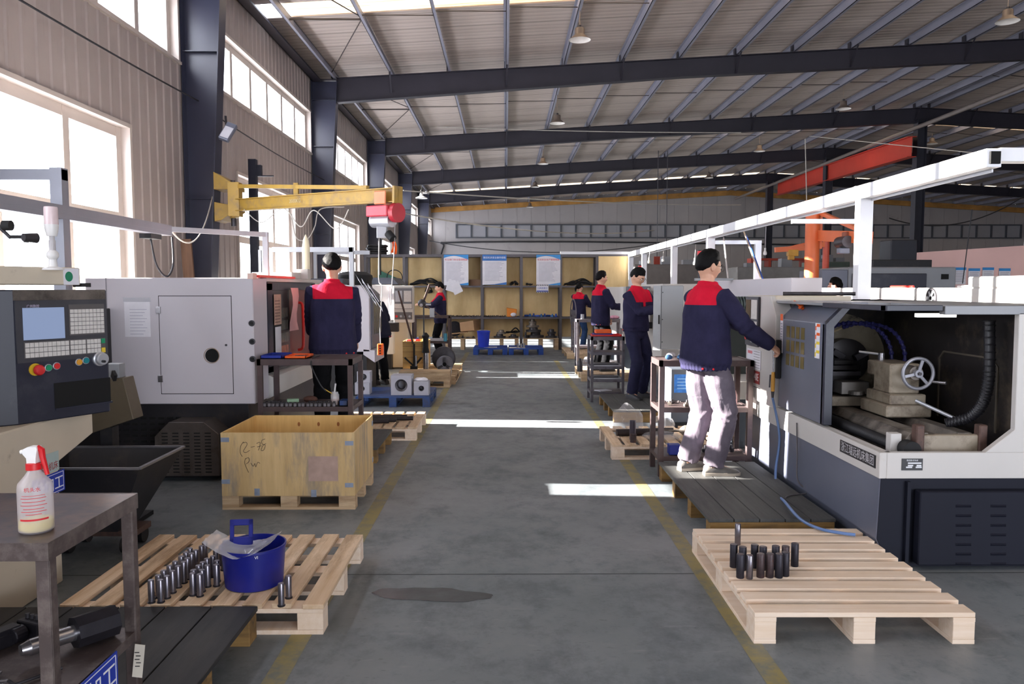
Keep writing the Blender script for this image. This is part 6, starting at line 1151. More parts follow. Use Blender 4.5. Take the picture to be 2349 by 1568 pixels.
tray('parts_tray', 'red tray along the top of the grey bar rack', 1.21, 1.62, 10.74, 11.0, .9205, .03, RED); one('parts_box', MB().box(1.23, 1.50, 10.76, 10.98, .9275, .962), M('tray_blue', (26, 46, 140)), 'flat blue box in the red tray on the grey rack', 'box', smooth=False); one('parts_box', MB().box(1.26, 1.48, 10.78, 10.96, .963, 1.015), ORG, 'orange box stacked on the blue box on the grey rack', 'box', smooth=False, bev=.006)
for j, z in enumerate((.3205, .5005)):
    for k in range(7): one('flat_bar', MB().box(1.24, 1.62 - .03 * (k % 3), 10.762 + .053 * k, 10.80 + .053 * k, z, z + .02 + .012 * (k % 2)), (ALU, STEELD, BED)[k % 3], 'flat steel bar lying on the %s shelf of the grey rack' % ('lower', 'upper middle')[j], 'steel bar', 'flat bars on the grey rack, %s shelf' % ('lower', 'upper')[j], smooth=False)
one('clipboard', MB().cb((1.38, 10.86, .152), (.20, .15, .012), RZ(.5)), PAPER, 'white papers lying on the lowest shelf of the grey rack', 'paper', smooth=False)
# ---- third, fourth machines of the right row
t = thing('cnc_lathe', 'pale lathe with a grey control box beyond the coverall man', 'machine', (2.7, 13, 0)); MB().box(2.35, 3.1, 11.6, 14.2, .5, 1.66).build('enclosure', MW, t, False, .01); MB().box(2.4, 3.1, 11.7, 14.1, 0, .5).build('base', GLB, t, False); a, b = xg(1438, 12.2), xg(1470, 12.2); MB().box(a, b + .1, 12.2, 12.6, .95, 1.62).build('control_box', MDG, t, False, .008); MB().box(a - .05, a, 12.25, 12.55, .95, 1.62).build('control_face', MW, t, False, .004); MB().bar((b, 12.4, 1.0), (2.4, 12.4, 1.0), .1).build('support_arm', BLK0, t, False)
sl_ = signal_lamp(t, V((xg(1467, 12.6), 12.6, 1.62)), (GRN, M('lamp_yellow', (240, 196, 50), .3), RED), .03, .06, .16); MB().box(xg(1467, 12.6) - .05, 2.4, 12.55, 12.65, 1.60, 1.625).build('lamp_bracket', MG, t, False)
t = thing('cnc_lathe', 'farthest right-hand lathe standing before the end of the shelf', 'machine', (2.7, 17, 0)); MB().box(2.3, 3.1, 15.2, 18.6, .5, 1.62).build('enclosure', MW, t, False, .01); MB().box(2.35, 3.1, 15.3, 18.5, 0, .5).build('base', GLB, t, False); MB().box(2.12, 2.29, 17.3, 17.7, .9, 1.5).build('control_box', MG, t, False, .008)
t = thing('machine_lamp', 'red, yellow and green signal lamp left of the head of the main man', 'signal lamp', (xg(1603, 9.6), 9.6, 1.7)); MB().box(xg(1603, 9.6) - .05, 2.82, 9.56, 9.64, 1.69, 1.72).build('bracket', MG, t, False); signal_lamp(t, V((xg(1603, 9.6), 9.6, 1.72)), (GRN, M('lamp_yellow', (240, 196, 50)), RED), .028, .072, .12)
platform('low foot platform under the young man at the right', 1.285, 2.2, 13.15, 14.35, 5, .145, W2y, W2, 3); platform('pale foot platform under the woman near the shelf', 1.37, 2.1, 17.3, 18.9, 4, .145, W2y, W2, 3)
rack('thin grey work table behind the young man', 1.34, 2.2, 14.5, 14.95, 1.0, (.5, .2), RKG, .05); one('rag', MB().sph((xg(1410, 14.6), 14.62, 1.045), .07, 14, (1.4, 1, .55)), M('rag_pink', (206, 150, 172), .9, 0, .3, 16), 'pink rag lying on the work table behind the young man', 'rag'); one('mug', MB().cyl((xg(1336, 14.7), 14.7, 1.0065), (xg(1336, 14.7), 14.7, 1.10), .035, n=14), ALU, 'steel mug at the left end of the work table', 'mug')
t = thing('solvent_bottle', 'dark bottle standing on the low right platform', 'bottle', (xg(1331, 13.4), 13.4, .1455)); MB().lathe([(.05, 0), (.05, .16), (.025, .2), (.025, .23), (.004, .23)], (xg(1331, 13.4), 13.4, .1455), n=16).build('body', STEELD, t)
bag('white crumpled plastic bag on the low right platform by the bottle', (xg(1349, 13.5), 13.5, .25), (.08, .07, .15), 12)
t = rack('grey rack by the wheel-like frame left of the woman', 1.55, 1.72, 18.0, 18.6, 1.0, (.4,), RKG, .04) if False else None
m = MB(); m.torus((xg(1315, 17.6), 17.6, 1.0), .34, .012, (1, .1, 0), 36, 8); m.bar((xg(1315, 17.6), 17.34, .146), (xg(1315, 17.6), 17.34, 1.1), .04); m.bar((xg(1315, 17.6), 17.9, .146), (xg(1315, 17.6), 17.9, 1.1), .04); m.bar((xg(1315, 17.6), 17.25, .96), (xg(1315, 17.6), 17.95, .96), .04)
one('hoop_stand', m, RKG, 'grey stand with a large thin hoop left of the woman', 'stand')
# ---- long white cable trunking on posts
TX, TZ0, TZ1 = 3.2, 2.39, 2.51
t = thing('cable_trunking', 'long white cable trunking on posts running over the right-hand machines', 'cable trunking', (TX, 12, 0))
m = MB(); m.box(TX - .05, TX + .05, 5.10, 19.95, TZ0, TZ1); [m.box(TX - .053, TX + .053, y, y + .03, TZ0 - .003, TZ1 + .003) for y in (7.0, 9.2, 11.4, 13.6, 15.8, 18.0)]; m.build('trunking', TRAYW, t, False, .002); MB().box(TX - .03, TX + .035, 5.085, 5.10, TZ0 + .02, TZ1 - .02).build('end_opening', SLOT, t, False)
MB().box(TX + .055, TX + 2.4, 5.12, 5.22, TZ1 - .08, TZ1 + .01).build('cross_trunking', TRAYW, t, False, .002)
for y, w in ((6.9, .10), (12.1, .10), (14.7, .09), (17.9, .09), (19.8, .1)): MB().box(TX - w / 2, TX + w / 2 + .02, y, y + .10, 0, TZ0).build('post', TRAYW, t, False, .002)
m = MB(); m.box(TX + .05, TX + .06, 5.2, 20, TZ0 - .02, TZ0); m.build('tray_lip', TRAYW, t, False)
m = MB(); text_on(m, 'PHOENIX', .07, (TX - .0505, 9.0, 2.45), (0, -1, 0), (0, 0, 1), 1, .0005); m.build('faint_print', M('faint_red', (208, 170, 170), .6), t, False)
FR2 = [('pale grey frame carrying a blue cable behind the trunking', 12.2, 1640, 1745, 548, 2.9), ('pale cross bar joining the trunking post to the next row', 7.9, 1815, 1996, 500, 0)]
t = thing('cable_gantry', FR2[0][0], 'frame', (3.6, 12.2, 0)); z = D(1700, 551, 12.2).z; MB().box(TX + .08, xg(1745, 12.2), 12.2, 12.27, z - .06, z).build('top_bar', ALU, t, False); MB().box(xg(1731, 12.2), xg(1745, 12.2), 12.2, 12.27, 0, z - .06).build('post', ALU, t, False)
m = MB(); z = D(1900, 502, 7.9).z; m.box(xg(1815, 7.9), xg(1985, 7.9), 7.9, 7.95, z - .045, z); one('cross_bar', m, ALU, FR2[1][0], 'bar', smooth=False); MB().box(xg(1985, 7.9) - .05, xg(1985, 7.9), 7.9, 7.95, 0, z - .045).build('post', ALU, bpy.data.objects['cross_bar'], False)
for i, (pa, pb_, c, lb) in enumerate((((1712, 540, 12), (1750, 640, 10.6), M('cable_blue', (40, 90, 190), .4), 'bright blue cable slanting down behind the main man'), ((1706, 530, 12), (1746, 640, 10.6), M('cable_cream', (220, 200, 180), .5), 'cream cable slanting beside the blue cable'), ((1660, 545, 12), (1670, 640, 10.6), M('cable_white', (210, 205, 205), .5), 'thin white cable behind the head of the main man'))): one('hanging_cable', MB().tube([D(*pa), D(*pb_)], .012, 6), c, lb, 'cable')
def bulb(label, px, py, Y, top, c=None):
    t = thing('hanging_bulb', label, 'light bulb', D(px, py, Y)); p = D(px, py, Y); m = MB(); m.lathe([(.006, -.045), (.03, -.03), (.034, 0), (.022, .035), (.014, .05)], p, n=14); m.build('globe', c or M('bulb_glass', (232, 214, 188), .2), t); m = MB(); m.cyl(p + V((0, 0, .05)), p + V((0, 0, .09)), .018, n=10); m.build('socket', WPL, t); m = MB(); m.tube([p + V((0, 0, .09)), D(px + 2, top, Y)], .005, 6); m.build('cord', M('cable_white', (210, 205, 205)), t)
bulb('dim light bulb hanging under the trunking near the shelf end', 1489, 600, 17.0, 573); bulb('white bulb hanging right of the first trunking bulb', 1521, 596, 17.5, 566, WPL); bulb('white bulb hanging by the dark inner column', 1755, 580, 14, 520, WPL); bulb('white bulb hanging just left of the signal lamp', 1594, 603, 14, 560, WPL)
# ---- next row and far right
t = thing('cnc_lathe', 'long sunlit white machine of the next row at the right edge', 'machine', (4.7, 8, 0)); MB().box(4.2, 5.1, 5.4, 8.7, .3, 1.60).box(4.2, 5.1, 5.4, 7.0, 1.60, 1.70).build('enclosure', MW, t, False, .01); MB().box(4.2, 5.1, 8.72, 10.3, .3, 1.60).build('enclosure', MW, t, False, .01); MB().box(4.25, 5.05, 5.5, 10.2, 0, .3).build('base', GLB, t, False)
c = V((4.198, 4.2 * 1770 / (2140 - 1160), 1.50)); m = MB(); m.torus(c, .085, .014, (1, 0, 0), 28, 8); m.rings([[c + V((0, r * cos(2 * pi * i / 20), r * sin(2 * pi * i / 20))) for i in range(20)] for r in (.085, .004)], False); m.build('cooling_fan', STEELD, t); cf_ = t.children[-1]; m = MB(); [m.bar(c + V((-.008, 0, 0)), c + V((-.008, .08 * cos(a), .08 * sin(a))), .03, .004, (1, 0, 0)) for a in (0, 1.05, 2.1, 3.14, 4.2, 5.24)]; m.build('fan_blades', MG, cf_, False)
for k, (px, c_) in enumerate(((2115, M('handle_red', (224, 44, 36))), (2180, STEELD), (2000, WPL))): q = D(px, 650, 9.0 - k * .7); one('tool_on_top', MB().cyl((4.5, q.y, 1.6145), (4.5, q.y - .5, 1.6145), .012, n=8), c_, ('red rod lying on top of the long white machine', 'dark rod lying on top of the long white machine', 'white tube lying on top of the long white machine')[k], 'rod') if k != 1 else one('tool_on_top', MB().cyl((4.7, 8.0, 1.6145), (4.7, 7.5, 1.6145), .012, n=8), c_, 'dark rod lying on top of the long white machine', 'rod')
t = thing('grinding_machine', 'grey machine with a raised dark cover in the third row at the right', 'machine', (7.5, 12, 0)); x = lambda px, Y: xg(px, Y); Y = 13.0
MB().box(x(1945, Y), x(2195, Y), Y, Y + 1.2, .0, D(2000, 612, Y).z).build('body', MG, t, False, .02); MB().box(x(1955, Y), x(2120, Y), Y - .1, Y, 1.55, D(2000, 634, Y).z + .05).build('rail_cover', MD, t, False, .01); MB().box(x(1885, Y), x(1945, Y), Y, Y + 1, 0, D(2000, 618, Y).z).build('side_cabinet', MDG, t, False, .01); MB().box(x(1960, Y), x(1990, Y), Y - .05, Y, D(2000, 634, Y).z, D(2000, 600, Y).z + .15).build('switch_box', MWG, t, False, .01); MB().box(x(2160, Y), x(2176, Y), Y - .02, Y, D(0, 640, Y).z, D(0, 628, Y).z).build('window', SLOT, t, False)
t = thing('switch_cabinet', 'large black electrical cabinet standing behind the grey machine', 'cabinet', (9, 16, 0)); Y = 16.0; MB().box(x(2042, Y), x(2103, Y), Y, Y + .5, 1.2, D(0, 548, Y).z).build('housing', M('cabinet_black', (30, 32, 42), .5), t, False, .02); MB().box(x(2000, Y), x(2135, Y), Y - .05, Y + .6, 0, D(0, 595, Y).z).build('pedestal', BLK0, t, False, .01)
t = thing('partition', 'pink painted partition carrying posters at the right', 'partition', (12, 17, 0)); Y = 17.0; MB().hexa([(x(2105, Y), Y, 0), (x(2349, Y) + 2, Y, 0), (x(2349, Y) + 2, Y + .08, 0), (x(2105, Y), Y + .08, 0), (x(2105, Y), Y, D(0, 578, Y).z), (x(2349, Y) + 2, Y, D(0, 548, Y).z), (x(2349, Y) + 2, Y + .08, D(0, 548, Y).z), (x(2105, Y), Y + .08, D(0, 578, Y).z)]).build('board', M('partition_pink', (236, 194, 188), .7, 0, .05, 1), t, False)
for k, px in enumerate((2190, 2222, 2254, 2292)):
    a, b = D(px, 652, 16.95), D(px + 28, 613 + (k % 2) * 2, 16.95); t = thing('wall_poster', 'blue-headed notice on the pink partition, %s from the left' % ordn[k], 'poster', (a.x, 16.95, a.z)); MB().box(a.x, b.x, 16.975, 16.98, a.z, b.z).build('sheet', PAPER, t, False); MB().box(a.x, b.x, 16.97, 16.975, b.z - .06, b.z).build('header', M('poster_blue', (58, 140, 206), .5), t, False); m = MB(); [m.box(a.x + .03, b.x - .03 - .02 * (j % 2), 16.972, 16.975, b.z - .10 - .035 * j, b.z - .09 - .035 * j) for j in range(7)]; m.build('print', M('pale_ink', (120, 118, 140)), t, False)
ORJ = M('jib_orange', (226, 112, 62), .45, 0, .1, 1.5)
t = thing('jib_crane', 'thick orange pillar jib crane in the next row', 'crane', (x(1861, 11.6), 11.6, 0)); Y = 11.6; c = V((x(1861, Y), Y, 0)); m = MB(); m.cyl(c, c + V((0, 0, D(0, 470, Y).z)), .105, n=24); m.build('pillar', ORJ, t); MB().cyl(c + V((0, 0, D(0, 470, Y).z)), c + V((0, 0, D(0, 458, Y).z)), .12, n=24).build('pillar_cap', ORJ, t)
m = MB(); p, q = D(1876, 540, 11.6), D(1995, 545, 10.2); m.bar(p, q, .1, .16); m.bar(p + V((0, 0, .35)), q.lerp(p, .25) + V((0, 0, .12)), .06); m.bar(p + V((0, 0, -.2)), p + V((0, 0, .42)), .1); m.build('arm', ORJ, t, False, .005)
h = D(1943, 560, 10.7); t = thing('electric_hoist', 'dark electric hoist hanging from the orange jib', 'hoist', h); m = MB(); m.cyl(h + V((-.05, -.14, .03)), h + V((-.05, .14, .03)), .08, n=18); m.build('drum', STEELD, t); MB().cb(h + V((.06, 0, .12)), (.22, .14, .10)).build('trolley', M('trolley_brown', (150, 76, 50), .5), t, False, .01); MB().cb(h + V((-.05, 0, -.09)), (.14, .12, .08)).build('gear_box', MDG, t, False, .01); m = MB(); m.tube([h + V((.1, 0, .0)), h + V((.12, 0, -.35))], .008, 6); m.build('chain', STEELD, t)
t = thing('jib_crane', 'slimmer orange jib crane farther back with a yellow hoist', 'crane', (x(1893, 17), 17, 0)); Y = 17.0; c = V((x(1893, Y), Y, 0)); m = MB(); m.cyl(c, c + V((0, 0, D(0, 545, Y).z)), .07, n=18); m.build('pillar', M('pillar_red', (206, 88, 66), .5), t); m = MB(); m.bar(D(1850, 568, Y), D(1778, 573, Y), .10, .11); m.bar(D(1893, 560, Y), D(1850, 566, Y), .1, .11); m.bar(D(1850, 558, Y), D(1800, 570, Y), .05); m.build('arm', ORJ, t, False); h = D(1818, 580, Y); m = MB(); m.cb(h, (.22, .15, .14)); m.cb(h - V((.03, 0, .10)), (.12, .12, .10)); m.build('hoist', M('hoist_yellow', (206, 150, 50), .5), t, False, .01)
# distant red racks and benches between the rows
for k, (px0, px1, py0, py1, Y, mm, lb) in enumerate(((1722, 1850, 592, 632, 30, M('far_red', (160, 60, 44), .6), 'red storage rack far behind the orange jib crane'), (1500, 1535, 588, 606, 26, M('far_red', (160, 60, 44)), 'red sign board hanging far behind the trunking'), (1455, 1620, 606, 655, 24, M('far_bench', (112, 106, 104), .6), 'dark low workbench far behind the trunking posts'), (1690, 1960, 612, 655, 22, M('far_grey', (128, 126, 126), .6), 'grey machine bed far behind the main man'), (1860, 1950, 600, 640, 27, M('far_green', (88, 100, 92), .6), 'dull green cabinet far beyond the orange pillar'))):
    t = thing(('storage_rack', 'sign_board', 'workbench', 'machine_bed', 'steel_cabinet')[k], lb, ('rack', 'sign', 'bench', 'machine', 'cabinet')[k], (xg(px0, Y), Y, 0)); a, b = D(px0, py1, Y), D(px1, py0, Y); z0 = a.z
    if k == 1: MB().box(a.x, b.x, Y, Y + .04, z0, b.z).build('board', mm, t, False); MB().bar((a.x + .1, Y, b.z), (a.x + .1, Y, b.z + 3.5), .02).bar((b.x - .1, Y, b.z), (b.x - .1, Y, b.z + 3.5), .02).build('hanger', STEELD, t, False)
    elif k == 0:
        for z in (b.z, (z0 + b.z) / 2, z0): MB().box(a.x, b.x, Y, Y + .5, z - .08, z).build('beam', mm, t, False)
        for q in range(4): xq = a.x + (b.x - a.x - .1) * q / 3; MB().box(xq, xq + .1, Y, Y + .5, 0, b.z - .08).build('upright', mm, t, False)
    else:
        MB().box(a.x, b.x, Y, Y + .9, z0, b.z).build('body', mm, t, False, .02); MB().box(a.x + .05, b.x - .05, Y + .05, Y + .85, 0, z0).build('base', BLK0, t, False); [MB().box(a.x + (b.x - a.x) * f_, a.x + (b.x - a.x) * f_ + .3, Y + .2, Y + .5, b.z, b.z + h_).build('fitting', MG, t, False) for f_, h_ in ((.1, .12), (.4, .25), (.7, .15))]
# ================================================================== BIG SHELF ACROSS THE END OF THE AISLE
YS = 20.0; sx = lambda px: xg(px, YS); sz = lambda py: D(1160, py, YS).z
SHM = M('shelf_grey', (92, 88, 92), .5, .3, .12, 4, dirt=(112, 96, 88), ds=6, dl=(.6, .8)); PLYB = wood('back_plywood', (238, 210, 158), (222, 190, 134), 2, .65, grain=6)
t = thing('storage_shelf', 'long grey steel shelf with plywood backing across the end of the aisle', 'shelf', (sx(1141), YS + .3, 0)); SH = t
UP = [840, 928, 1017, 1106, 1196, 1286, 1369, 1441]; ZT = sz(583); ZL = [sz(655), sz(727)]; ZB = .42
for px in UP:
    MB().box(sx(px) - .035, sx(px) + .035, YS, YS + .05, 0, ZT - .07).build('upright', SHM, t, False); MB().box(sx(px) - .035, sx(px) + .035, YS + .50, YS + .55, 0, ZT - .07).build('upright', SHM, t, False)
MB().box(sx(836), sx(1444), YS - .005, YS + .55, ZT - .07, ZT).build('top_beam', SHM, t, False)
for z in ZL: MB().box(sx(838), sx(1369), YS - .004, YS + .55, z - .045, z).build('shelf_deck', SHM, t, False)
for a, b in zip(UP, UP[1:]):
    for z0, z1 in ((ZL[0], ZT - .07), (ZL[1], ZL[0] - .045), (.3, ZL[1] - .045)): MB().box(sx(a) + .01, sx(b) - .01, YS + .551, YS + .566, z0, z1).build('back_board', PLYB, t, False)
MB().box(sx(1372), sx(1441), YS - .02, YS - .006, sz(665), ZT - .05).build('end_board', PLYB, t, False)
MB().box(sx(1285), sx(1448), YS - .03, YS + .08, ZT + .001, ZT + .07).build('top_trunking', TRAYW, t, False)
def poster(label, px0, px1, py0, py1, title, tc, head, swoosh=True):
    t = thing('poster', label, 'poster', (sx((px0 + px1) / 2), YS - .01, sz(py1))); f = panel_frame((sx(px0), YS - .008, sz(py1)), (1, 0, 0)); w, h = sx(px1) - sx(px0), sz(py0) - sz(py1)
    m = MB(); fbox(m, f, 0, w, 0, h, 0, .004); m.build('sheet', PAPER, t, False)
    m = MB()
    if swoosh:
        for u0 in range(12): a, b = w * u0 / 12, w * (u0 + 1) / 12; q = lambda u: h * (.86 + .10 * sin(3.1 * u / w + .3)); m.hexa([f @ V(p) for p in ((a, h, .0042), (b, h, .0042), (b, q(b), .0042), (a, q(a), .0042), (a, h, .006), (b, h, .006), (b, q(b), .006), (a, q(a), .006))])
    else: fbox(m, f, 0, w, h * .80, h, .0042, .006)
    m.build('header', head, t, False); m = MB(); m.hexa([f @ V(p) for p in ((0, 0, .0042), (w, 0, .0042), (w, h * .09, .0042), (w * .5, h * .02, .0042), (0, 0, .006), (w, 0, .006), (w, h * .09, .006), (w * .5, h * .02, .006))]); m.build('footer', head, t, False)
    m = MB(); text_on(m, title, w / (len(title) + .8), f @ V((w / 2, h * (.835 if swoosh else .90), .0068)), (1, 0, 0), (0, 0, 1), 1, .0005); m.build('title', tc, t, False)
    m = MB(); rg = random.Random(len(title) + px0)
    for k in range(15): fbox(m, f, w * .10, w * (.90 - .25 * rg.random()), h * (.74 - .043 * k), h * (.752 - .043 * k), .0042, .005)
    m.build('print', M('pale_ink', (120, 118, 140)), t, False)
PBL = M('poster_blue', (58, 140, 206))
poster('poster with blue swoosh and red heading left on the shelf', 1019, 1075, 584, 654, '安全部门安全管理制度', REDINK, PBL); poster('poster with plain blue header and white heading on the shelf', 1107, 1162, 584, 653, '数控机床安全操作规程', WHINK, M('poster_deep_blue', (54, 110, 180), .5), False); poster('poster with blue swoosh and red heading right on the shelf', 1230, 1285, 584, 654, '车间安全生产管理制度', REDINK, PBL)
t = thing('shelf_sign', 'small sign with black and white striped border below the right poster', 'sign', (sx(1244), YS - .02, sz(672))); f = panel_frame((sx(1230), YS - .012, sz(671)), (1, 0, 0)); w, h = sx(1258) - sx(1230), .21
m = MB(); fbox(m, f, 0, w, 0, h, 0, .004); m.build('board', PAPER, t, False); m = MB()
for k in range(7): a = w * k / 7; [m.hexa([f @ V(p) for p in ((a, v, .004), (a + .025, v, .004), (a + .04, v + .03, .004), (a + .015, v + .03, .004), (a, v, .005), (a + .025, v, .005), (a + .04, v + .03, .005), (a + .015, v + .03, .005))]) for v in (0, h - .03)]
m.build('stripes', INK, t, False); m = MB(); fbox(m, f, .01, w - .01, .032, .055, .004, .005); m.build('blue_bar', BLUINK, t, False); text_on(MB(), '工具放置区', .055, f @ V((w / 2, .115, .0045)), (1, 0, 0), (0, 0, 1), 1, .0004).build('sign_text', BLUINK, t, False)
for k, (a, b, r) in enumerate(((1036, 655, .3), (1047, 660, -.45))): m = MB(); m.cb(D(a, b, YS - .03 - .01 * k), (.24, .003, .30), Matrix.Rotation(r, 3, 'Y')); one('hanging_note', m, PAPER, ('white note hung crookedly under the left poster', 'second white note overlapping the crooked one under the poster')[k], 'paper', smooth=False)
z1, z2 = ZL[0] + .001, ZL[1] + .001
t = thing('hose_coil', 'thick stack of coiled black hose on top of the shelf at the left', 'hose coil', (sx(865), YS + .25, ZT)); [MB().torus((sx(862) + .03 * (k % 2), YS + .27, ZT + .035 + .062 * k), .24, .033, n=28).build('coil', RUB, t) for k in range(4)]
m = MB(); a = V((sx(902), YS + .3, ZT + .035)); m.rings([[a + V((.17 * u * (1 - .55 * v) - .1 + .05 * sin(3 * v), .05 * sin(5 * u + 3 * v), .40 * v + .03 * sin(6 * u))) for u in (0, .25, .5, .75, 1)] for v in (0, .2, .4, .6, .8, 1)], False, False); m.face
def m_flag():
    n = NT('orange_cloth'); n.base(lin((250, 96, 40)), .7); tr = n.n('ShaderNodeBsdfTranslucent'); tr.inputs['Color'].default_value = lin((255, 110, 40)); x = n.n('ShaderNodeMixShader'); x.inputs[0].default_value = .5; n.l(tr.outputs[0], x.inputs[1]); n.l(n.b.outputs[0], x.inputs[2]); n.l(x.outputs[0], n.out.inputs['Surface']); return n.m
one('orange_cloth', m, m_flag(), 'glowing orange cloth standing on the shelf top beside the hose coil', 'cloth')
one('green_sheet', MB().prism([(sx(862), z1), (sx(923), z1), (sx(923), z1 + .12), (sx(862), sz(617))], 1, YS + .4, YS + .43), GREENP, 'green metal sheet leaning in the upper left shelf bay', 'sheet', smooth=False); one('carton', MB().box(sx(884), sx(916), YS + .2, YS + .38, z1, z1 + .17), CARD, 'brown carton in front of the green sheet on the shelf', 'carton', smooth=False)
one('cable_loop', MB().torus((sx(905), YS + .12, z1 + .21), .20, .012, (0, 1, .2), 28, 6), RUB, 'black cable loop hanging in the upper left shelf bay', 'cable')
def cables(name, label, px0, px1, z, n, seed, hgt=.12):
    rg = random.Random(seed); m = MB()
    for k in range(n):
        a, b = sx(px0) + .05, sx(px1) - .05; m.tube(spline([(a + rg.uniform(0, .1), YS + rg.uniform(.1, .4), z + .015 + rg.uniform(0, hgt * .4)), ((a * 2 + b) / 3, YS + rg.uniform(.1, .4), z + .02 + rg.uniform(0, hgt)), ((a + 2 * b) / 3, YS + rg.uniform(.1, .4), z + .02 + rg.uniform(0, hgt * 1.4)), (b - rg.uniform(0, .1), YS + rg.uniform(.1, .4), z + .015 + rg.uniform(0, hgt * .5))], 5), .014, 6)
    o = one(name, m, RUB, label, 'cables'); return o
cables('cable_bundle', 'messy black cable bundle on the upper shelf behind the far left worker', 932, 1015, z1, 14, 3, .14); cables('cable_bundle', 'black cables lying right of the middle poster on the upper shelf', 1163, 1194, z1, 6, 4, .08); cables('cable_bundle', 'dark cables lying left of the right poster on the upper shelf', 1198, 1228, z1, 5, 5, .06); cables('cable_bundle', 'heap of dark cables in the upper shelf bay above the woman', 1290, 1366, z1, 12, 6, .12)
one('carton', MB().box(sx(1078), sx(1104), YS + .15, YS + .4, z1, z1 + .16), M('carton_dark', (120, 92, 72), .8), 'dark carton between the left and middle posters on the shelf', 'carton', smooth=False)
t = thing('ear_defenders', 'black ear defenders hanging on the shelf board left of the worker', 'ear defenders', (sx(980), YS + .5, sz(668))); MB().torus((sx(980), YS + .47, sz(665)), .075, .012, (0, 1, 0), 20, 6).build('headband', BLKM, t); [MB().sph((sx(980) + s * .06, YS + .47, sz(668)), .045, 10).build('ear_cup', BLKM, t) for s in (-1, 1)]
def bits2(label, grp, n, px0, px1, z, mats, s, seed, y0=.06, y1=.35, name='machined_part'): return bits(label, grp, n, sx(px0), sx(px1), YS + y0, YS + y1, z, mats, s, name)
bits2('small dark machined part in the long row on the middle shelf', 'small dark parts on the middle shelf', 44, 1022, 1160, z2, [STEELD, GDK, RUST], .9, 1)
bits2('blue fitting among the blue parts on the middle shelf', 'blue fittings on the middle shelf', 9, 1204, 1280, z2, [BLUEP2, M('fitting_blue', (26, 90, 150), .4), BLUEP2], 1.7, 2, name='blue_fitting'); bits2('small grey part between the orange bin and the blue fittings', 'small grey parts on the middle shelf', 3, 1186, 1193, z2, [SML, BLUEP2], .6, 3)
one('plastic_bin', MB().prism([(sx(1163), z2), (sx(1184), z2), (sx(1186), z2 + .20), (sx(1162), z2 + .24)], 1, YS + .1, YS + .3), M('bin_orange', (222, 132, 40), .5), 'orange bin standing on the middle shelf', 'bin', smooth=False, bev=.01); one('work_glove', MB().sph((sx(1178), YS + .05, z2 + .06), .09, 12, (.9, .5, .6)), PAPER, 'white and brown glove in front of the orange bin', 'glove')
# lower bay: pallet decks with heavy parts
LW = .30
m = MB()
pallet('grey wooden pallet under the shelf bays left of the blue bucket', sx(1022), sx(1100), YS - .1, YS + .48, 6, 'x', W2, W2, .30); pallet('grey wooden pallet under the shelf bay right of the blue bucket', sx(1111), sx(1190), YS - .1, YS + .48, 6, 'x', W2, W2, .30); pallet('grey wooden pallet under the shelf bay with the flange stack', sx(1201), sx(1281), YS - .1, YS + .48, 6, 'x', W2, W2, .30)
one('carton', MB().hexa([(sx(1056), YS + .05, .47), (sx(1088), YS + .0, .50), (sx(1099), YS + .3, .47), (sx(1068), YS + .35, .45), (sx(1054), YS + .05, .70), (sx(1085), YS + .0, .76), (sx(1097), YS + .3, .76), (sx(1066), YS + .35, .72)]), CARD, 'big brown carton tilted in the lower shelf bay', 'carton', smooth=False)
one('carton_flap', MB().cb(((sx(1035) + sx(1072)) / 2, YS + .12, .43), (.42, .3, .02), Matrix.Rotation(-.1, 3, 'Y')), CARD, 'flat piece of cardboard under the tilted carton', 'cardboard', smooth=False)
def flange(label, px, dy, z, R, h, m_, cat='flange'): return one('flange_ring', MB().lathe([(R * .45, h * .2), (R * .45, 0), (R, 0), (R, h * .45), (R * .6, h * .5), (R * .55, h), (R * .42, h), (R * .42, h * .2)], (sx(px), YS + dy, z), n=28, cap=False), m_, label, cat)
one('gear_wheel', MB().cyl((sx(1040), YS + .44, .52), (sx(1040), YS + .49, .52), .2, n=28), GDK, 'dark wheel half hidden behind the cardboard in the lower bay', 'wheel')
for k, (px, dy, z, R, h, mm) in enumerate(((1229, .16, .301, .22, .15, STEELD), (1224, .12, .455, .20, .12, STEELD), (1222, .12, .58, .17, .10, BED), (1222, .12, .685, .10, .10, BED), (1266, .12, .301, .16, .10, STEELD), (1266, .12, .405, .12, .12, STEELD), (1146, .1, .301, .16, .10, STEELD), (1150, .1, .405, .12, .10, BED), (1178, .15, .301, .13, .09, STEELD), (1206, -.03, .301, .04, .16, STEELD))):
    flange(('wide dark steel ring at the bottom of the flange stack', 'dark ring second from the bottom of the flange stack', 'pale ring third from the bottom of the flange stack', 'small pale ring on top of the flange stack', 'broad flange at the right end of the lower shelf', 'small flange lying on the broad one at the right', 'flat flange right of the blue bucket', 'small pale flange lying on the flat one by the bucket', 'flange in the middle of the lower right pallet', 'small upright bush beside the flange stack')[k], px, dy, z, R, h, mm)
cables('hose_bundle', 'dark hoses curling on the lower pallet between the flanges', 1152, 1200, .40, 5, 8, .10)
bits2('small dark metal part on the lower left pallet', 'dark parts on the lower left pallet', 5, 1030, 1092, .301, [GDK, STEELD], 1.3, 4, -.05, .1)
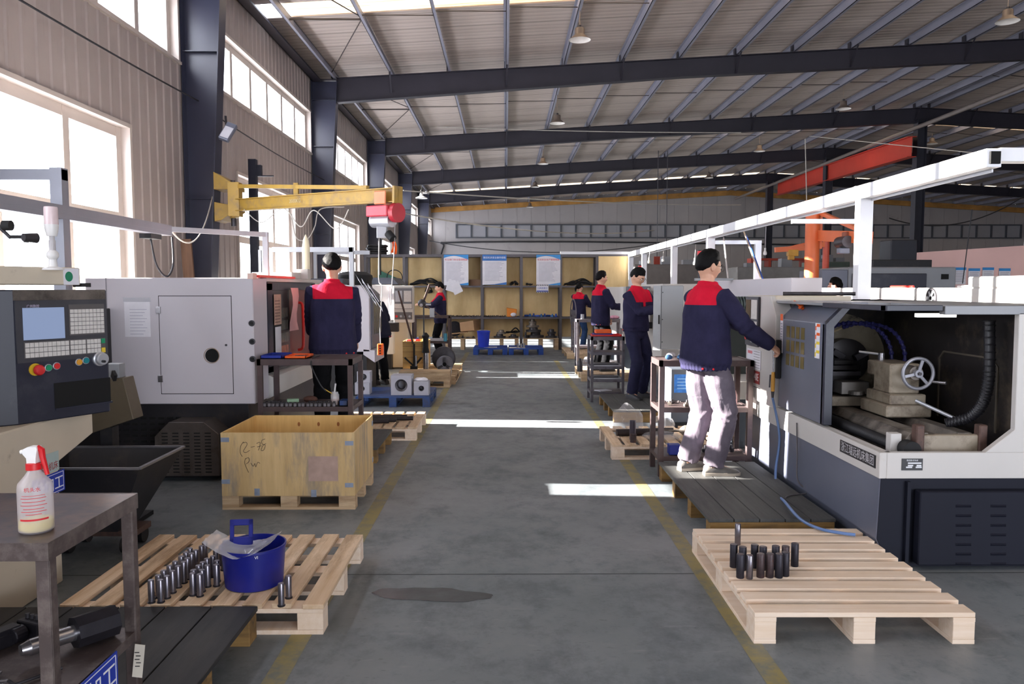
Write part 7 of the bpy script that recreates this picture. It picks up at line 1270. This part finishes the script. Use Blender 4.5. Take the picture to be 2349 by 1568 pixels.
def plastic_pallet(label, px0, px1):
    x0, x1, y0, y1 = xg(px0, 18.4), xg(px1, 18.4), 18.4, 19.4; t = thing('plastic_pallet', label, 'pallet', ((x0 + x1) / 2, 18.9, 0)); m = MB()
    for k in range(9): yy = y0 + (y1 - y0) * k / 8.5; m.box(x0, x1, yy, yy + .08, .13, .16)
    m.build('deck', BLUEP2, t, False)
    for x in (x0 + .06, (x0 + x1) / 2, x1 - .06):
        for y in (y0 + .06, y0 + .5, y1 - .06): MB().box(x - .06, x + .06, y - .06, y + .06, 0, .13).build('foot', BLUEP2, t, False, .004)
plastic_pallet('blue plastic pallet under the bucket in front of the shelf', 1085, 1164); plastic_pallet('brighter blue plastic pallet right of the one with the bucket', 1167, 1247)
for k in range(3): one('steel_blank', MB().cyl((xg(1188 + 7 * k, 18.5), 18.5, .161), (xg(1188 + 7 * k, 18.5), 18.5, .27), .03, n=14), STEEL, 'short bright steel cylinder standing on the blue plastic pallet', 'steel blank', 'bright cylinders on the blue plastic pallet')
one('white_cloth', MB().box(xg(1168, 18.5), xg(1205, 18.5), 18.42, 18.7, .161, .168), PAPER, 'white sheet spread on the right blue plastic pallet', 'sheet', smooth=False); one('white_cloth', MB().box(xg(1110, 18.6), xg(1140, 18.6), 18.6, 18.8, .161, .168), PAPER, 'white sheet at the foot of the blue bucket', 'sheet', smooth=False)
t = thing('bucket', 'tall blue plastic bucket in front of the shelf', 'bucket', (xg(1109, 18.7), 18.7, .1615)); c = V((xg(1109, 18.7), 18.7, .17)); MB().lathe([(.125, 0), (.155, .36), (.163, .365), (.163, .39), (.150, .39), (.122, .01), (.004, .01)], c, n=28).build('tub', M('bucket_bright', (36, 62, 200), .4), t); m = MB(); m.tube([c + V((.155 * cos(a), -.03 - .1 * sin(a), .385 + .03 * sin(a))) for a in [pi * k / 12 for k in range(13)]], .006, 6); m.build('handle', ALU, t)
# ================================================================== LAMPS, FLOODLIGHT, OVERHEAD WIRES
LSH = M('lamp_shade', (120, 106, 96), .4, .2, .1, 6); LIN = M('lamp_inside', (238, 232, 226), .35)
hb = None
def highbay(label, px, py, Y, x, s=1.0):
    global hb
    z = D(px, py, Y).z
    if hb is None:
        hb = thing('highbay_lamp', label, 'lamp', (x, Y, z), 'highbay lamps under the roof')
        MB().lathe([(.012, .23), (.085, .225), (.095, .20), (.095, .11), (.10, .10), (.205, .012), (.215, .0)], n=28, cap=False).build('shade', LSH, hb, local=True, ang=50); MB().lathe([(.213, .002), (.10, .092), (.06, .10), (.003, .1)], n=28, cap=False).build('reflector', LIN, hb, local=True)
        MB().cyl((0, 0, .23), (0, 0, .28), .03, n=12).build('canopy', STEELD, hb, local=True); MB().tube([(0, 0, .28), (0, 0, 1.0)], .008, 6).build('cord', M('cord_tan', (150, 132, 116), .7), hb, local=True); o = hb
    else: o = dup(hb, (x, Y, z), 0, label)
    for ch in o.children:
        if ch.name.startswith('cord'): ch.scale = (1, 1, 1)
    top = zr(x) + .02
    for ch in o.children:
        if ch.name.startswith('cord'): ch.location.z = .28; 
        if ch.name.startswith('cord'): ch.scale.z = max(.05, (top - z - .28)) / .72; ch.location.z = .28 - .28 * ch.scale.z
    return o
RWL = 'row of lamps above the aisle'
for k, (px, py, Y) in enumerate(((1330, 92, 15.3), (1274, 283, 21.8), (1242, 376, 30.2), (1231, 429, 38.0))): highbay('brown highbay lamp in the row above the aisle, %s from the camera' % ordn[k], px, py, Y, .02 + 1.385 + .03)
for k, (px, py, Y) in enumerate(((2290, 50, 15.3), (1920, 250, 22.6), (1735, 347, 30.0), (1625, 408, 37.4))): highbay('brown highbay lamp in the right-hand row under the roof, %s from the camera' % ordn[k], px, py, Y, .02 + 1.385 * 7 + .03)
highbay('brown highbay lamp hanging right of the first inner column', 2127, 330, 30.2, 16.5); highbay('brown highbay lamp close to the end wall above the window band', 1216, 475, 46.0, 1.43)
p = D(967, 455, 24.0); t = thing('pendant_lamp', 'white enamel pendant lamp near the fourth window column', 'lamp', p); MB().lathe([(.02, .16), (.05, .15), (.06, .08), (.18, .02), (.185, 0)], p, n=24, cap=False).build('shade', WPL, t); MB().cyl(p + V((0, 0, .15)), p + V((0, 0, .26)), .035, n=12).build('socket', BLKM, t); MB().tube([p + V((0, 0, .26)), p + V((.0, 0, .42))], .008, 6).build('cord', BLKM, t)
p = D(523, 303, 11.2); t = thing('floodlight', 'small square floodlight clamped to the first visible column', 'floodlight', p); R_ = Matrix.Rotation(.35, 3, 'Y') @ Matrix.Rotation(-.5, 3, 'X'); MB().cb(p, (.15, .07, .30), R_).build('housing', M('flood_grey', (116, 120, 136), .4, .4), t, False, .01); MB().cb(p + R_ @ V((0, -.037, -.03)), (.12, .004, .19), R_).build('lens', M('flood_lens', (206, 206, 214), .2), t, False); m = MB(); m.bar(p + V((-.04, .05, .12)), p + V((-.10, .2, .26)), .03); m.build('bracket', STEELD, t, False)
CB = M('wire_black', (34, 34, 40), .6); CW = M('wire_pale', (186, 180, 172), .6)
def wire(label, pts, c=CB, r=.011): one('hanging_wire', MB().tube(pts, r, 6), c, label, 'wire')
wire('black wire strung along the left wall up to the first column', sag((-4.45, 5.0, 4.25), (-4.40, 11.30, 4.27), .04)); wire('black wire running from the floodlight along the left wall', sag((-4.38, 11.72, 4.2), (-4.38, 18.9, 4.2), .05, 20))
wire('pale wire crossing the hall under the second row of rafters', sag(D(735, 278, 26.2), D(1700, 304, 26.2), .1, 24), CW, .016); wire('pale cable running from the jib crane across the hall', sag(D(925, 437, 20), D(1700, 470, 30), .1, 24), CW, .016); wire('white cable running from the hoist towards the right', sag(D(925, 489, 20), D(1500, 528, 34), .3, 24), CW, .02)
wire('dark cable sagging in front of the end wall', sag(D(985, 552, 40), D(1500, 560, 40), .5, 24), CB, .022); wire('dark drooping wire above the right-hand machines', sag(D(2040, 500, 28), D(2349, 450, 28), .6, 16), CB, .02)
wire('thin pale wire rising from the orange jib to the roof', [D(1853, 560, 20), D(1847, 318, 20)], CW, .012); wire('thin pale wire stretched to the trunking end', sag(D(1856, 312, 20), D(2250, 352, 12), .0, 10), CW, .008); wire('thin dark wire hanging above the posters', [D(2230, 480, 16.5), D(2208, 650, 16.5)], CB, .01)
wire('cable slack from the jib bracket down to the tray', sag((-4.2, 11.2, 2.9), (-3.0, 6.95, 2.14), .35, 18), CW, .008); wire('black looped cable hanging at the end of the grey tray', spline([(-3.05, 6.7, 2.02), (-3.03, 6.75, 1.8), (-2.99, 6.85, 1.70), (-2.95, 6.9, 1.8), (-2.96, 6.92, 2.05)], 6), CB, .009)
MB().tube(spline([D(560, 480, 11.0), D(600, 510, 10.8), D(650, 478, 10.5), D(690, 520, 10.3), D(720, 482, 10.1), D(770, 525, 9.9), D(800, 480, 9.7)], 8), .007, 6).build('festoon_cable', CW, bpy.data.objects['jib_crane'])
wire('pale cable looping from the jib down behind the operator', spline([D(790, 475, 11.5), D(735, 480, 11.5), D(722, 520, 11.5), D(705, 548, 11.5), D(680, 545, 11.5), D(668, 490, 11.5)], 8), CW, .008)
